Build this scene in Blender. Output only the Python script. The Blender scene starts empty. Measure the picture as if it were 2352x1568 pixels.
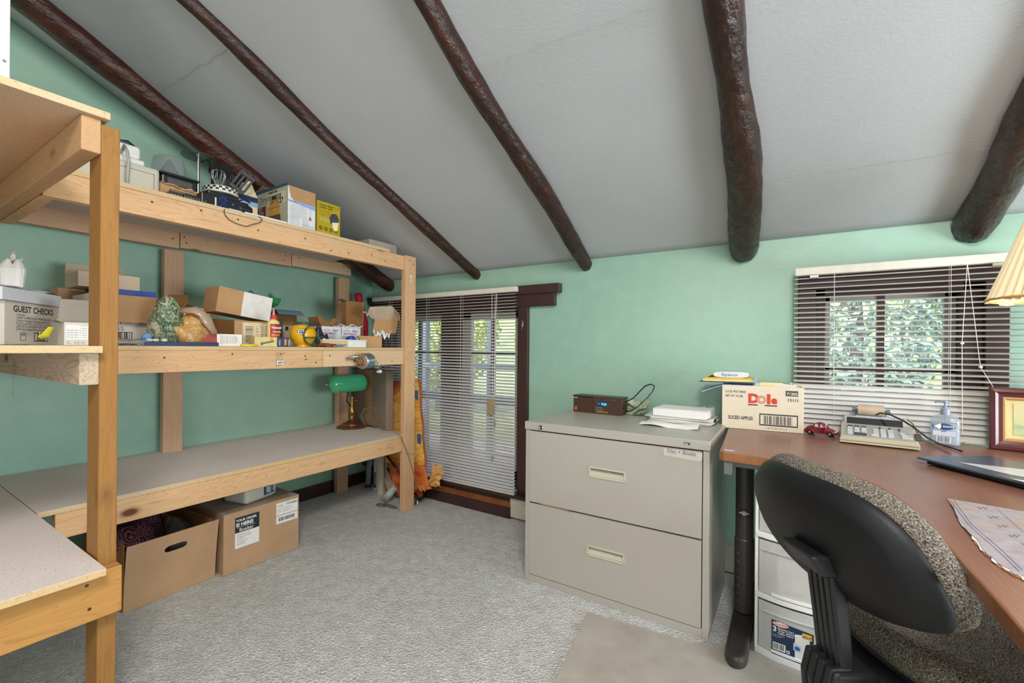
import bpy, math, random
from mathutils import Matrix, Vector
R=math.radians; PI=math.pi
scene=bpy.context.scene; COL=scene.collection
random.seed(7)
# ------------------------------------------------------------------ camera, light, exposure
F_PX=1015.0; CX=1176.0; CY=800.0; ROLL=0.0087; YAW=R(32.4); CAMH=1.037
fwd=Vector((-math.sin(YAW),math.cos(YAW),0)); rgt=Vector((math.cos(YAW),math.sin(YAW),0)); upv=Vector((0,0,1))
CAM=Vector((0,0,CAMH))
cd=bpy.data.cameras.new('camera'); cam=bpy.data.objects.new('camera',cd); COL.objects.link(cam); scene.camera=cam
cd.sensor_width=36.0; cd.lens=F_PX/2352*36.0; cd.shift_x=0.0; cd.shift_y=(CY-784)/2352; cd.clip_start=0.02; cd.clip_end=200
cx_=rgt*math.cos(ROLL)+upv*math.sin(ROLL); cy_=-rgt*math.sin(ROLL)+upv*math.cos(ROLL)
cam.matrix_world=Matrix(((cx_.x,cy_.x,-fwd.x,0),(cx_.y,cy_.y,-fwd.y,0),(cx_.z,cy_.z,-fwd.z,CAMH),(0,0,0,1)))
vs=scene.view_settings; vs.view_transform='Standard'; vs.look='None'; vs.gamma=1.0; vs.exposure=0.0; vs.use_curve_mapping=False
world=bpy.data.worlds.new('world'); scene.world=world; world.use_nodes=True
wn=world.node_tree.nodes; wl=world.node_tree.links; wn.clear()
sky=wn.new('ShaderNodeTexSky'); sky.sky_type='NISHITA'; sky.sun_disc=False; sky.sun_elevation=R(50); sky.sun_rotation=R(200); sky.altitude=100; sky.air_density=1.0
bg=wn.new('ShaderNodeBackground'); bg.inputs[1].default_value=0.75
wo=wn.new('ShaderNodeOutputWorld'); wl.new(sky.outputs[0],bg.inputs[0]); wl.new(bg.outputs[0],wo.inputs[0])
def light(name,kind,loc,energy,color,target=None,size=None,sizey=None,angle=None):
    l=bpy.data.lights.new(name,kind); l.energy=energy; l.color=color
    if size and kind=='AREA':
        l.size=size
        if sizey: l.shape='RECTANGLE'; l.size_y=sizey
    if size and kind in('POINT','SPOT'): l.shadow_soft_size=size
    if angle is not None: l.angle=angle
    o=bpy.data.objects.new(name,l); COL.objects.link(o); o.location=loc
    if target is not None:
        o.rotation_euler=(Vector(target)-Vector(loc)).to_track_quat('-Z','Y').to_euler()
    return o
light('sun','SUN',(0,-3,9),6.0,(1.0,0.93,0.82),target=(0.6,4.0,0),angle=R(2.0))
# area lights added out of frame to even out the room light
light('room_fill_light','AREA',(1.5,-0.9,2.30),8,(1.0,0.98,0.97),target=(-1.2,1.6,0.9),size=0.7)  # added soft fill in the manner of a bounced flash
light('rear_fill_light','AREA',(0.2,-3.1,1.5),76,(0.93,0.965,1.0),target=(-1.2,1.6,0.9),size=2.4,sizey=1.6)  # added fill behind the camera; no rear window is built
light('overhead_fill_light','AREA',(0.35,-0.35,2.45),58,(1.0,0.97,0.95),target=(-.35,.55,0),size=0.6)  # added downward fill for floor, desk and bench tops; no fixture modelled
light('side_fill_light','AREA',(2.12,1.15,.85),76,(0.85,0.945,1.0),target=(-2.5,.9,.45),size=1.3,sizey=0.9)  # added area light lifting the left wall; direction follows the stud shadows
# ------------------------------------------------------------------ pixel -> point on a known plane
def ray(x,y):
    a=x-CX;b=y-CY
    a2=a*math.cos(ROLL)+b*math.sin(ROLL); b2=-a*math.sin(ROLL)+b*math.cos(ROLL)
    return fwd+rgt*(a2/F_PX)-upv*(b2/F_PX)
def _on(x,y,ax,v):
    d=ray(x,y); return CAM+d*((v-CAM[ax])/d[ax])
def PX(x,y,v): return _on(x,y,0,v)
def PY(x,y,v): return _on(x,y,1,v)
def PZ(x,y,v): return _on(x,y,2,v)
def PD(x,y,d): return CAM+ray(x,y)*d
def zat(x,y,pt):
    d=ray(x,y); dd=(pt[0]*fwd.x+pt[1]*fwd.y); return CAMH+d.z*dd
# ------------------------------------------------------------------ mesh builder
ORG={}
class M:
    def __init__(s,xf=None): s.v=[];s.f=[];s.m=[];s.xf=xf or Matrix.Identity(4)
    def P(s,p): s.v.append(s.xf@Vector(p)); return len(s.v)-1
    def F(s,ids,m=0): s.f.append(list(ids)); s.m.append(m)
    def poly(s,pts,m=0): s.F([s.P(p) for p in pts],m)
    def box(s,a,b,m=0):
        x0,y0,z0=a;x1,y1,z1=b
        i=[s.P(p) for p in((x0,y0,z0),(x1,y0,z0),(x1,y1,z0),(x0,y1,z0),(x0,y0,z1),(x1,y0,z1),(x1,y1,z1),(x0,y1,z1))]
        for q in((0,3,2,1),(4,5,6,7),(0,1,5,4),(1,2,6,5),(2,3,7,6),(3,0,4,7)): s.F([i[k] for k in q],m)
        return s
    def prism(s,pts,vec,m=0):
        vec=Vector(vec); a=[s.P(p) for p in pts]; b=[s.P(Vector(p)+vec) for p in pts]; n=len(pts)
        s.F(a[::-1],m); s.F(b,m)
        for k in range(n): s.F([a[k],a[(k+1)%n],b[(k+1)%n],b[k]],m)
        return s
    def tube(s,pts,r,n=8,m=0,closed=False,cap=True,flat=1.0):
        pts=[Vector(p) for p in pts]; N=len(pts); rr=r if isinstance(r,(list,tuple)) else [r]*N
        rings=[];prev=None
        for i,p in enumerate(pts):
            if closed: t=pts[(i+1)%N]-pts[i-1]
            else: t=pts[min(i+1,N-1)]-pts[max(i-1,0)]
            if t.length<1e-9: t=Vector((0,0,1))
            t.normalize()
            if prev is None:
                u=t.orthogonal().normalized()
            else:
                u=prev-t*prev.dot(t)
                u=u.normalized() if u.length>1e-6 else t.orthogonal().normalized()
            prev=u; w=t.cross(u)
            rings.append([s.P(p+u*rr[i]*math.cos(2*PI*k/n)+w*rr[i]*flat*math.sin(2*PI*k/n)) for k in range(n)])
        for i in range(N if closed else N-1):
            a=rings[i];b=rings[(i+1)%N]
            for k in range(n): s.F([a[k],a[(k+1)%n],b[(k+1)%n],b[k]],m)
        if cap and not closed: s.F(rings[0][::-1],m); s.F(rings[-1],m)
        return s
    def lathe(s,prof,n=24,c=(0,0,0),m=0,sx=1,sy=1):
        rings=[]
        for r,z in prof:
            if r<1e-6: rings.append([s.P((c[0],c[1],c[2]+z))])
            else: rings.append([s.P((c[0]+r*sx*math.cos(2*PI*k/n),c[1]+r*sy*math.sin(2*PI*k/n),c[2]+z)) for k in range(n)])
        for a,b in zip(rings,rings[1:]):
            for k in range(n):
                k2=(k+1)%n
                if len(a)==1 and len(b)==1: continue
                if len(a)==1: s.F([a[0],b[k2],b[k]][::-1],m)
                elif len(b)==1: s.F([a[k],a[k2],b[0]],m)
                else: s.F([a[k],a[k2],b[k2],b[k]],m)
        return s
    def grid(s,fn,nu,nv,m=0,cu=False):
        g=[[s.P(fn(i/nu,j/nv)) for j in range(nv+1)] for i in range(nu if cu else nu+1)]
        for i in range(nu):
            for j in range(nv):
                a=g[i];b=g[(i+1)%len(g)]
                s.F([a[j],b[j],b[j+1],a[j+1]],m)
        return s
    def sph(s,c,r,n=12,m=0):
        if not isinstance(r,(tuple,list)): r=(r,r,r)
        h=n//2; rings=[]
        for i in range(h+1):
            t=PI*i/h; z=-math.cos(t); q=math.sin(t)
            rings.append([s.P((c[0],c[1],c[2]+z*r[2]))] if i in(0,h) else [s.P((c[0]+r[0]*q*math.cos(2*PI*k/n),c[1]+r[1]*q*math.sin(2*PI*k/n),c[2]+z*r[2])) for k in range(n)])
        for a,b in zip(rings,rings[1:]):
            for k in range(n):
                k2=(k+1)%n
                if len(a)==1: s.F([a[0],b[k2],b[k]],m)
                elif len(b)==1: s.F([a[k],a[k2],b[0]],m)
                else: s.F([a[k],a[k2],b[k2],b[k]],m)
        return s
    def text(s,body,x,y,size,m=0,align='LEFT',bold=0.0,sx=1.0,z=0.0004,rot=0,shear=0.0):
        c=bpy.data.curves.new('t','FONT'); c.body=body; c.size=size; c.align_x=align; c.offset=bold*size; c.resolution_u=3; c.shear=shear
        o=bpy.data.objects.new('t',c); COL.objects.link(o)
        dg=bpy.context.evaluated_depsgraph_get(); me=o.evaluated_get(dg).to_mesh()
        ca,sa=math.cos(rot),math.sin(rot)
        base=len(s.v)
        for v in me.vertices:
            q=(v.co.x*sx,v.co.y); s.P((x+q[0]*ca-q[1]*sa,y+q[0]*sa+q[1]*ca,z))
        for p in me.polygons: s.F([base+i for i in p.vertices],m)
        o.evaluated_get(dg).to_mesh_clear(); bpy.data.objects.remove(o); bpy.data.curves.remove(c)
        return s
    def rect(s,x,y,w,h,m=0,z=0.0003):
        s.poly([(x,y,z),(x+w,y,z),(x+w,y+h,z),(x,y+h,z)],m); return s
    def bars(s,x,y,w,h,m=0,z=0.0005,seed=1,n=24,vert=True):
        rnd=random.Random(seed); t=0; ws=[rnd.choice((1,1,2,3)) for _ in range(2*n)]; tot=sum(ws)
        for i,q in enumerate(ws):
            d=q/tot
            if i%2==0:
                if vert: s.rect(x+t*w,y,d*w,h,m,z)
                else: s.rect(x,y+t*h,w,d*h,m,z)
            t+=d
        return s
    def build(s,name,mat,parent=None,bevel=0,smooth=False,solid=0,sub=0,seg=2,kind=None,label=None,flip=False,center=None,auto=None):
        org=ORG.get(parent.name,Vector((0,0,0))) if parent else Vector((0,0,0))
        if center is not None: org2=Vector(center)
        elif parent: org2=org
        else:
            xs=[v.x for v in s.v];ys=[v.y for v in s.v];zs=[v.z for v in s.v]
            org2=Vector(((min(xs)+max(xs))/2,(min(ys)+max(ys))/2,min(zs)))
        me=bpy.data.meshes.new(name); me.from_pydata([tuple(v-org2) for v in s.v],[],s.f)
        mats=mat if isinstance(mat,(list,tuple)) else [mat]
        for q in mats: me.materials.append(q)
        if len(mats)>1:
            for p,i in zip(me.polygons,s.m): p.material_index=i
        if smooth:
            for p in me.polygons: p.use_smooth=True
        me.validate(); me.update()
        o=bpy.data.objects.new(name,me); COL.objects.link(o)
        if parent: o.parent=parent
        o.location=org2-org if parent else org2
        ORG[o.name]=org2
        if solid: q=o.modifiers.new('s','SOLIDIFY'); q.thickness=abs(solid); q.offset=-1 if solid>0 else 1
        if bevel: q=o.modifiers.new('b','BEVEL'); q.width=bevel; q.segments=seg; q.limit_method='ANGLE'; q.angle_limit=R(40)
        if sub: q=o.modifiers.new('u','SUBSURF'); q.levels=sub; q.render_levels=sub
        if kind: o['kind']=kind
        if label: o['label']=label
        return o
def tag(o,label,cat,group=None):
    o['label']=label; o['category']=cat
    if group: o['group']=group
    return o
def thing(name,label,cat,loc,group=None):
    o=bpy.data.objects.new(name,None); COL.objects.link(o); o.location=loc; ORG[o.name]=Vector(loc)
    o.empty_display_size=0.05
    return tag(o,label,cat,group)
def struct(o): o['kind']='structure'; return o
def fr(o,x,y):   # matrix from origin, x dir, y dir
    x=Vector(x).normalized(); y=Vector(y); y=(y-x*y.dot(x)).normalized(); z=x.cross(y)
    return Matrix(((x.x,y.x,z.x,o[0]),(x.y,y.y,z.y,o[1]),(x.z,y.z,z.z,o[2]),(0,0,0,1)))
def rot_z(o,a): return Matrix.Translation(Vector(o))@Matrix.Rotation(a,4,'Z')
# ------------------------------------------------------------------ materials
def srgb(*c):
    if len(c)==1: h=c[0]; c=(int(h[0:2],16),int(h[2:4],16),int(h[4:6],16))
    r=[]
    for q in c:
        q/=255.0; r.append(q/12.92 if q<=0.04045 else ((q+0.055)/1.055)**2.4)
    return (r[0],r[1],r[2],1)
class N:
    def __init__(s,name,rough=0.6,spec=0.4):
        s.mat=bpy.data.materials.new(name); s.mat.use_nodes=True; s.t=s.mat.node_tree
        s.b=s.t.nodes['Principled BSDF']; s.b.inputs['Roughness'].default_value=rough; s.b.inputs['Specular IOR Level'].default_value=spec
    def n(s,t,**k):
        q=s.t.nodes.new(t)
        for a,b in k.items():
            if a in q.inputs: q.inputs[a].default_value=b
            else: setattr(q,a,b)
        return q
    def l(s,a,b): s.t.links.new(a,b)
    def co(s,scale=(1,1,1),rot=(0,0,0)):
        c=s.n('ShaderNodeTexCoord'); m=s.n('ShaderNodeMapping'); m.inputs['Scale'].default_value=scale; m.inputs['Rotation'].default_value=rot
        s.l(c.outputs['Object'],m.inputs[0]); return m.outputs[0]
    def noise(s,co,scale,detail=4,rough=0.5,dist=0):
        q=s.n('ShaderNodeTexNoise'); q.inputs['Scale'].default_value=scale; q.inputs['Detail'].default_value=detail; q.inputs['Roughness'].default_value=rough; q.inputs['Distortion'].default_value=dist
        s.l(co,q.inputs['Vector']); return q.outputs['Fac']
    def ramp(s,fac,stops):
        q=s.n('ShaderNodeValToRGB'); e=q.color_ramp.elements
        while len(e)<len(stops): e.new(0.5)
        for el,(p,c) in zip(e,stops): el.position=p; el.color=c if len(c)==4 else (*c,1)
        s.l(fac,q.inputs[0]); return q.outputs[0]
    def mix(s,fac,a,b,mode='MIX'):
        q=s.n('ShaderNodeMix'); q.data_type='RGBA'; q.blend_type=mode
        if hasattr(fac,'links'): s.l(fac,q.inputs[0])
        else: q.inputs[0].default_value=fac
        for i,v in((6,a),(7,b)):
            if hasattr(v,'links'): s.l(v,q.inputs[i])
            else: q.inputs[i].default_value=v
        return q.outputs[2]
    def bump(s,h,st=0.3,dist=0.01):
        q=s.n('ShaderNodeBump'); q.inputs['Strength'].default_value=st; q.inputs['Distance'].default_value=dist
        s.l(h,q.inputs['Height']); s.l(q.outputs[0],s.b.inputs['Normal']); return q
    def col(s,c):
        if hasattr(c,'links'): s.l(c,s.b.inputs['Base Color'])
        else: s.b.inputs['Base Color'].default_value=c
_pm={}
def plain(name,hexc,rough=0.5,metal=0,spec=0.4,emit=0,alpha=1,trans=0,var=0.06,scale=30,bump=0):
    if name in _pm: return _pm[name]
    k=N(name,rough,spec); c=srgb(hexc)
    f=k.noise(k.co(),scale,3)
    d=tuple(max(0,q*(1-var)) for q in c[:3])+(1,); b=tuple(min(1,q*(1+var)) for q in c[:3])+(1,)
    k.col(k.ramp(f,[(0.3,d),(0.7,b)]))
    k.b.inputs['Metallic'].default_value=metal
    if emit: k.b.inputs['Emission Color'].default_value=c; k.b.inputs['Emission Strength'].default_value=emit
    if alpha<1: k.b.inputs['Alpha'].default_value=alpha
    if trans: k.b.inputs['Transmission Weight'].default_value=trans
    if bump: k.bump(f,bump,0.002)
    _pm[name]=k.mat; return k.mat
def wood(name,light_c,dark_c,axis,gs=1.0,knots=True,rough=0.65,ring=0.5):
    k=N(name,rough,0.25)
    st=[9.0,9.0,9.0]; st[axis]=0.9
    co=k.co(tuple(q*gs for q in st))
    w=k.noise(co,1.3,2,0.5,0.6)
    rg=k.n('ShaderNodeMath',operation='MULTIPLY'); k.l(w,rg.inputs[0]); rg.inputs[1].default_value=26
    fr_=k.n('ShaderNodeMath',operation='FRACT'); k.l(rg.outputs[0],fr_.inputs[0])
    st2=[60.0,60.0,60.0]; st2[axis]=2.5
    fine=k.noise(k.co(tuple(st2)),3,5,0.6)
    big=k.noise(k.co((2,2,2)),1.2,2)
    L=srgb(light_c);D=srgb(dark_c); Mx=tuple(L[i]*.72+D[i]*.28 for i in range(3))+(1,)
    c1=k.ramp(fr_.outputs[0],[(0.0,L),(0.62,L),(0.86,Mx if ring<.8 else D),(0.97,D),(1.0,L)])
    c2=k.mix(ring,L,c1)
    c3=k.mix(0.35,c2,k.ramp(fine,[(0.3,D),(0.6,L)]),'MULTIPLY' if False else 'MIX')
    c4=k.mix(0.25,c3,k.ramp(big,[(0.35,Mx),(0.65,L)]))
    if knots:
        vs_=[6.0,6.0,6.0]; vs_[axis]=3.2
        v=k.n('ShaderNodeTexVoronoi'); v.inputs['Scale'].default_value=1.0; k.l(k.co(tuple(vs_)),v.inputs['Vector'])
        kn=k.ramp(v.outputs['Distance'],[(0.0,(1,1,1)),(0.07,(1,1,1)),(0.11,(0.25,0.25,0.25)),(0.16,(0,0,0))])
        c4=k.mix(kn,c4,srgb('6b3d20'))
    k.col(c4); k.bump(fine,0.15,0.002); return k.mat
def mat_wall(name='wall_paint',c1='9dbba6',c2='8eb2a1'):
    k=N(name,0.42,0.45); co=k.co()
    a=k.noise(co,1.1,3); b=k.noise(co,90,5,0.65); c=k.noise(co,14,4)
    k.col(k.mix(k.ramp(c,[(0.45,(0,0,0)),(0.8,(.35,.35,.35))]),k.ramp(a,[(0.35,srgb(c1)),(0.65,srgb(c2))]),srgb('a9c7b2')))
    s=k.n('ShaderNodeMath',operation='ADD'); k.l(b,s.inputs[0]); k.l(c,s.inputs[1])
    k.bump(s.outputs[0],0.28,0.004); return k.mat
WALL=mat_wall()
def mat_ceil():
    k=N('ceiling_plaster',0.8,0.2); co=k.co(); b=k.noise(co,110,5,0.6); a=k.noise(co,1.5,3)
    k.col(k.ramp(a,[(0.3,srgb('b3b4b5')),(0.7,srgb('bebfc0'))])); k.bump(b,0.3,0.004); return k.mat
CEIL=mat_ceil()
def mat_carpet():
    k=N('carpet_pile',0.95,0.1); co=k.co()
    v=k.n('ShaderNodeTexVoronoi'); v.inputs['Scale'].default_value=120; k.l(co,v.inputs['Vector'])
    a=k.noise(co,95,5,0.75,1.2); big=k.noise(co,2.2,4,0.6); mid=k.noise(co,22,3)
    c=k.ramp(a,[(0.3,srgb('b9b7b1')),(0.48,srgb('f0eee9')),(0.7,srgb('fdfcf9'))])
    c=k.mix(k.ramp(big,[(0.45,(0,0,0)),(0.75,(.5,.5,.5))]),c,srgb('dad7d0'))
    c=k.mix(k.ramp(mid,[(0.35,(.3,.3,.3)),(0.6,(0,0,0))]),c,srgb('bcb9b2'))
    k.col(c)
    s=k.n('ShaderNodeMath',operation='ADD'); k.l(a,s.inputs[0]); k.l(v.outputs['Distance'],s.inputs[1])
    k.bump(s.outputs[0],.85,0.014); return k.mat
CARPET=mat_carpet()
def mat_log(name,c1,c2,c3,axis=1,rough=0.28):
    k=N(name,rough,0.6); st=[30,30,30]; st[axis]=2.2
    a=k.noise(k.co(tuple(st)),1.0,6,0.65); b=k.noise(k.co((3,1.2,3)),1.5,3); g=k.noise(k.co((12,7,12)),3,4,0.6)
    c=k.ramp(a,[(0.3,srgb(c1)),(0.55,srgb(c2)),(0.8,srgb(c3))]); c=k.mix(k.ramp(b,[(0.5,(0,0,0)),(0.75,(.7,.7,.7))]),c,srgb(c1))
    k.col(c)
    s=k.n('ShaderNodeMath',operation='ADD'); k.l(a,s.inputs[0]); k.l(g,s.inputs[1]); k.bump(s.outputs[0],0.7,0.012)
    rr=k.ramp(g,[(0.35,(.2,.2,.2)),(0.7,(.5,.5,.5))]); k.l(rr,k.b.inputs['Roughness']); return k.mat
LOG_RED=mat_log('stained_log_red','2a0f08','4a1f12','6e3a20')
LOG=mat_log('stained_log_dark','1d0d08','38190e','532c1a')
LOG_RAW=plain('torn_raw_wood','b9772c',0.6,var=.35,scale=40,bump=.5)
PX_,PY_,PZ_=[wood('pine_'+'xyz'[i],'dcb287','a8713f',i,knots=(i!=2),ring=.75) for i in range(3)]
PO_=wood('pine_post_amber','9c6f3a','6c441d',2,knots=True)
PG_=wood('pine_weathered','c2ab93','8b7059',0,knots=True,ring=.8)
PB_=wood('pine_back_pink','cfa888','a87a5a',1,knots=True)
PBZ=wood('pine_stud_pink','cda585','a4775a',2,knots=False)
def mat_pb(name='particle_board',a='dfd3cc',b='eddfca',c='a2825f'):
    k=N(name,0.75,0.2); co=k.co(); n1=k.noise(co,170,4,0.7); n2=k.noise(co,3,3)
    cc=k.ramp(n1,[(0.32,srgb(c)),(0.42,srgb(a)),(0.62,srgb(a)),(0.72,srgb(b))]); k.col(k.mix(k.ramp(n2,[(0.4,(0,0,0)),(0.7,(.35,.35,.35))]),cc,srgb('cdbfb4'))); k.bump(n1,0.15,0.001); return k.mat
PBOARD=mat_pb()
PBLIT=mat_pb('particle_board_warm_lit','cfa780','dfb88c','a27a52')  # warm light on the board underside put into its colour
PBEDGE=mat_pb('particle_board_edge','cfae7c','e2c694','a0784a')
def mat_card(name,c,axis=0,fl=260,var=0.05,flute=0.10):
    k=N(name,0.8,0.15); co=k.co(); w=k.n('ShaderNodeTexWave'); w.inputs['Scale'].default_value=fl/20; w.bands_direction='XYZ'[axis]; w.inputs['Distortion'].default_value=0.3
    k.l(co,w.inputs['Vector']); n1=k.noise(co,9,4)
    C=srgb(c); D=tuple(q*(1-var*2.2) for q in C[:3])+(1,)
    base=k.ramp(n1,[(0.35,D),(0.65,C)])
    k.col(base); k.bump(w.outputs['Fac'],flute,0.001); return k.mat
CARD=mat_card('cardboard_brown','c09a78',1)
CARDX=mat_card('cardboard_tan','bd9268',0)
CARDI=mat_card('cardboard_inside','9a6f45',1)
CARDL=mat_card('cardboard_pale','cbb59c',1)
CARDW=mat_card('cardboard_white','dcd3c6',0,var=.02)
CARDG=mat_card('cardboard_grey','a89c8f',0)
CARDK=plain('cardboard_cream','dfcba4',.7)
INK=plain('ink_black','2a2826',.6); INKG=plain('ink_grey','77726c',.6); WHT=plain('white_paper','ece8e4',.7,var=.02); RED=plain('red_print','c03a24',.5); ORG_=plain('orange_print','cf5a22',.5)
BLK=plain('black_plastic','1b1b1d',.38,spec=.5); BLKR=plain('black_rough_plastic','0f0f11',.5,spec=.35,bump=.25,scale=500)
GLS=plain('clear_plastic','e9eef0',.08,alpha=.28,spec=.7,var=.01); STEEL=plain('brushed_steel','b9b9b7',.25,metal=1); BRASS=plain('aged_brass','a8793f',.28,metal=.9,var=.25,scale=14)
WPL=plain('white_plastic','dcd9d2',.35,var=.02); CREAM=plain('cream_plastic','c2bba8',.4,var=.02); BEIGE=plain('beige_enamel','aea69c',.33,var=.015,scale=4,spec=.5)
GREY=plain('grey_metal','6b6e70',.4,metal=.2); DKM=plain('dark_grey_metal','37332f',.45,spec=.5,metal=.1)
YEL=plain('yellow_plastic','e8ab12',.25,spec=.6,var=.03); DGR=plain('dark_green_plastic','1f3f38',.25,spec=.6); BLUE=plain('blue_plastic','1e3f9a',.35); NAVY=plain('navy_print','1f2b52',.45)
BROWN=plain('brown_stained_trim','3d2726',.35,var=.2,scale=7,bump=.15)
BROWNZ=plain('brown_stained_casing','402a27',.35,var=.14,scale=5,bump=.1)
_k=N('blind_slat_white',.35,.5); _k.col(srgb('e4e0dc')); _t=_k.n('ShaderNodeBsdfTranslucent'); _t.inputs[0].default_value=srgb('e0ddd6'); _x=_k.n('ShaderNodeMixShader'); _x.inputs[0].default_value=.28; _o=_k.t.nodes['Material Output']; _k.l(_k.b.outputs[0],_x.inputs[1]); _k.l(_t.outputs[0],_x.inputs[2]); _k.l(_x.outputs[0],_o.inputs[0]); BLINDM=_k.mat; CORD=plain('white_cord','e6dfd2',.6)
# ------------------------------------------------------------------ room shell
XB=-2.78; YA=2.33; ZC=1.535; SL=0.45; XR=2.2; YR=-3.4; YRID=-0.6
ZR=ZC+SL*(YA-YRID)
def zceil(y): return ZC+SL*(YA-y) if y>YRID else ZR-SL*(YRID-y)
W1=(-2.62,-1.40,0.165,1.325); W2=(0.07,0.655,0.76,1.35)   # window openings in the far wall
struct(M().box((XB-.1,YR-.1,-.06),(XR+.1,YA+.2,0)).build('floor',CARPET))
m=M(); T=.16
def wpan(x0,x1,z0,z1): m.box((x0,YA,z0),(x1,YA+T,z1))
wpan(XB-.1,W1[0],-.06,ZC+.1); wpan(W1[1],W2[0],-.06,ZC+.1); wpan(W2[1],XR+.1,-.06,ZC+.1)
wpan(W1[0],W1[1],-.06,W1[2]); wpan(W1[0],W1[1],W1[3],ZC+.1); wpan(W2[0],W2[1],-.06,W2[2]); wpan(W2[0],W2[1],W2[3],ZC+.1)
struct(m.build('wall_back',WALL))
def gable(name,x0,x1):
    pts=[(x0,YA,-.06),(x0,YR,-.06),(x0,YR,zceil(YR)+.1),(x0,YRID,ZR+.1),(x0,YA,ZC+.1)]
    return struct(M().prism(pts,(x1-x0,0,0)).build(name,WALL))
gable('wall_left',XB-.1,XB); gable('wall_right',XR,XR+.1)
struct(M().box((XB,YR-.1,-.06),(XR,YR,zceil(YR)+.1)).build('wall_front',WALL))
# sloping ceiling, gently uneven plaster
def cfn(u,v):
    x=XB+(XR-XB)*u; y=YA+.02-(YA+.02-YRID)*v
    return (x,y,zceil(min(y,YA))+0.006*math.sin(x*2.1+y*3)*math.sin(y*2.7)*(1 if 0<v<1 else 0))
m=M(); m.grid(cfn,60,40)
ce=struct(m.build('ceiling',CEIL,smooth=True,solid=.06,center=(0,0,0)))
m=M(); m.box((XB,YR,0),(XR,YRID,.05)); 
for i,v in enumerate(m.v): v.z+=zceil(v.y)+.0
struct(m.build('ceiling_rear',CEIL)); bpy.data.objects['ceiling_rear'].name='ceiling.001'
# plaster cracks in the ceiling
def crack(pts,w=.0022):
    m=M(); P=[]
    for (x,y) in pts: P.append(Vector((x,y,zceil(y)-.0075)))
    m.tube(P,w,5); return m
rr=random.Random(3)
def ctop(x,y):  # pixel to ceiling point
    d=ray(x,y); t=(ZC+SL*YA-CAMH)/(d.z+SL*d.y); return CAM+d*t
INKC=plain('crack_shadow','a5a3a0',.9)
for k,(a,b,n) in enumerate((((1736,418),(2290,333),26),((1112,150),(1500,10),30),((372,205),(520,110),12))):
    pts=[]
    for i in range(n+1):
        t=i/n; q=ctop(a[0]+(b[0]-a[0])*t,a[1]+(b[1]-a[1])*t+rr.uniform(-5,5)*(1 if k else .5)); pts.append((q.x,q.y))
    cr=crack(pts,.0008).build('crack',INKC,ce)
# ------------------------------------------------------------------ log beams on the slope
def logbeam(xa,xb_,r0,r1,label,mat,seed,ytop=-.5,raw=False,drop=.35):
    rnd=random.Random(seed); n=90; k=22
    root=thing('ceiling_log_beam',label,'beam',(xa,YA,zceil(YA)))
    ph=[rnd.uniform(0,6) for _ in range(8)]; kn=[(rnd.uniform(.05,.95),rnd.uniform(0,PI),rnd.uniform(.12,.3)) for _ in range(9)]
    m=M(); ax=Vector((0,-1,SL)).normalized(); nr=Vector((0,SL,1)).normalized(); sx=Vector((1,0,0))
    y0=YA+.02
    def ctr(t):
        y=y0+(ytop-y0)*t; x=xa+(xb_-xa)*t+.010*math.sin(t*7+ph[0])+.006*math.sin(t*19+ph[1])
        return Vector((x,y,zceil(y)))-nr*((r0+(r1-r0)*t)*drop)
    def fn(u,v):
        t=v; r=(r0+(r1-r0)*t)*(1+.06*math.sin(t*23+ph[2])+.05*math.sin(t*41+ph[3]))
        a=-PI*1.0*u*2
        f=1+.035*math.sin(3*a+ph[4]+t*9)+.025*math.sin(7*a+ph[5]+t*31)+.02*math.sin(t*150+5*a)
        for kt,ka,kh in kn:
            dd=((t-kt)*16)**2+((((-a-ka-PI)%(2*PI))-PI+0)**2)*2.0
            f+=kh*math.exp(-dd)*.9
        if t<.02: f*=.9+.1*math.sqrt(t/.02)
        return ctr(t)+sx*(math.cos(a)*r*f)+nr*(math.sin(a)*r*f)
    m.grid(fn,k,n,cu=True); 
    # closed lower end
    e=[i*(n+1) for i in range(k)]; m.F(e[::-1],0)
    m.build('log',mat,root,smooth=True)
    if raw:
        m2=M()
        def fr2(u,v):
            t=.56+.30*v; a=-PI*1.0*(1.50+.10*(u-.5)*math.sin(PI*min(1,v*1.02)) +.05*math.sin(v*9))-.35
            r=(r0+(r1-r0)*t)*1.10
            return ctr(t)+sx*(math.cos(a)*r*1)+nr*(math.sin(a)*r)
        m2.grid(fr2,4,30); m2.build('split_strip',LOG_RAW,root,smooth=True,solid=.004,label='torn strip of raw orange wood')
    return root
def bx_(px,py): return ctop(px,py)
B=[((900,640),(380,280),.052,.052,'reddish log beam beside the left wall above the wooden shelving',LOG_RED,11,False,.55),
   ((1092,622),(572,128),.032,.030,'slim dark log beam running down to just right of the shelving post',LOG,12,False,.5),
   ((1345,600),(1105,190),.041,.030,'dark log beam with torn orange strip of raw wood',LOG,13,True,.5),
   ((1708,560),(1685,200),.064,.016,'thick dark log beam ending above the space between the windows',LOG,14,False,.5),
   ((2238,500),(2345,290),.063,.024,'dark log beam ending above the window at the far right',LOG,15,False,.5)]
for a,b,r0,r1,lab,mt,sd,raw,dp in B:
    p=ctop(*a);q=ctop(*b); sl=(q.x-p.x)/(q.y-p.y); xt=p.x+sl*(-.5-YA)
    if sd==11: p.x=-2.58; xt=-2.46
    logbeam(p.x,xt,r0,r1,lab,mt,sd,-.5,raw,dp)
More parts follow.
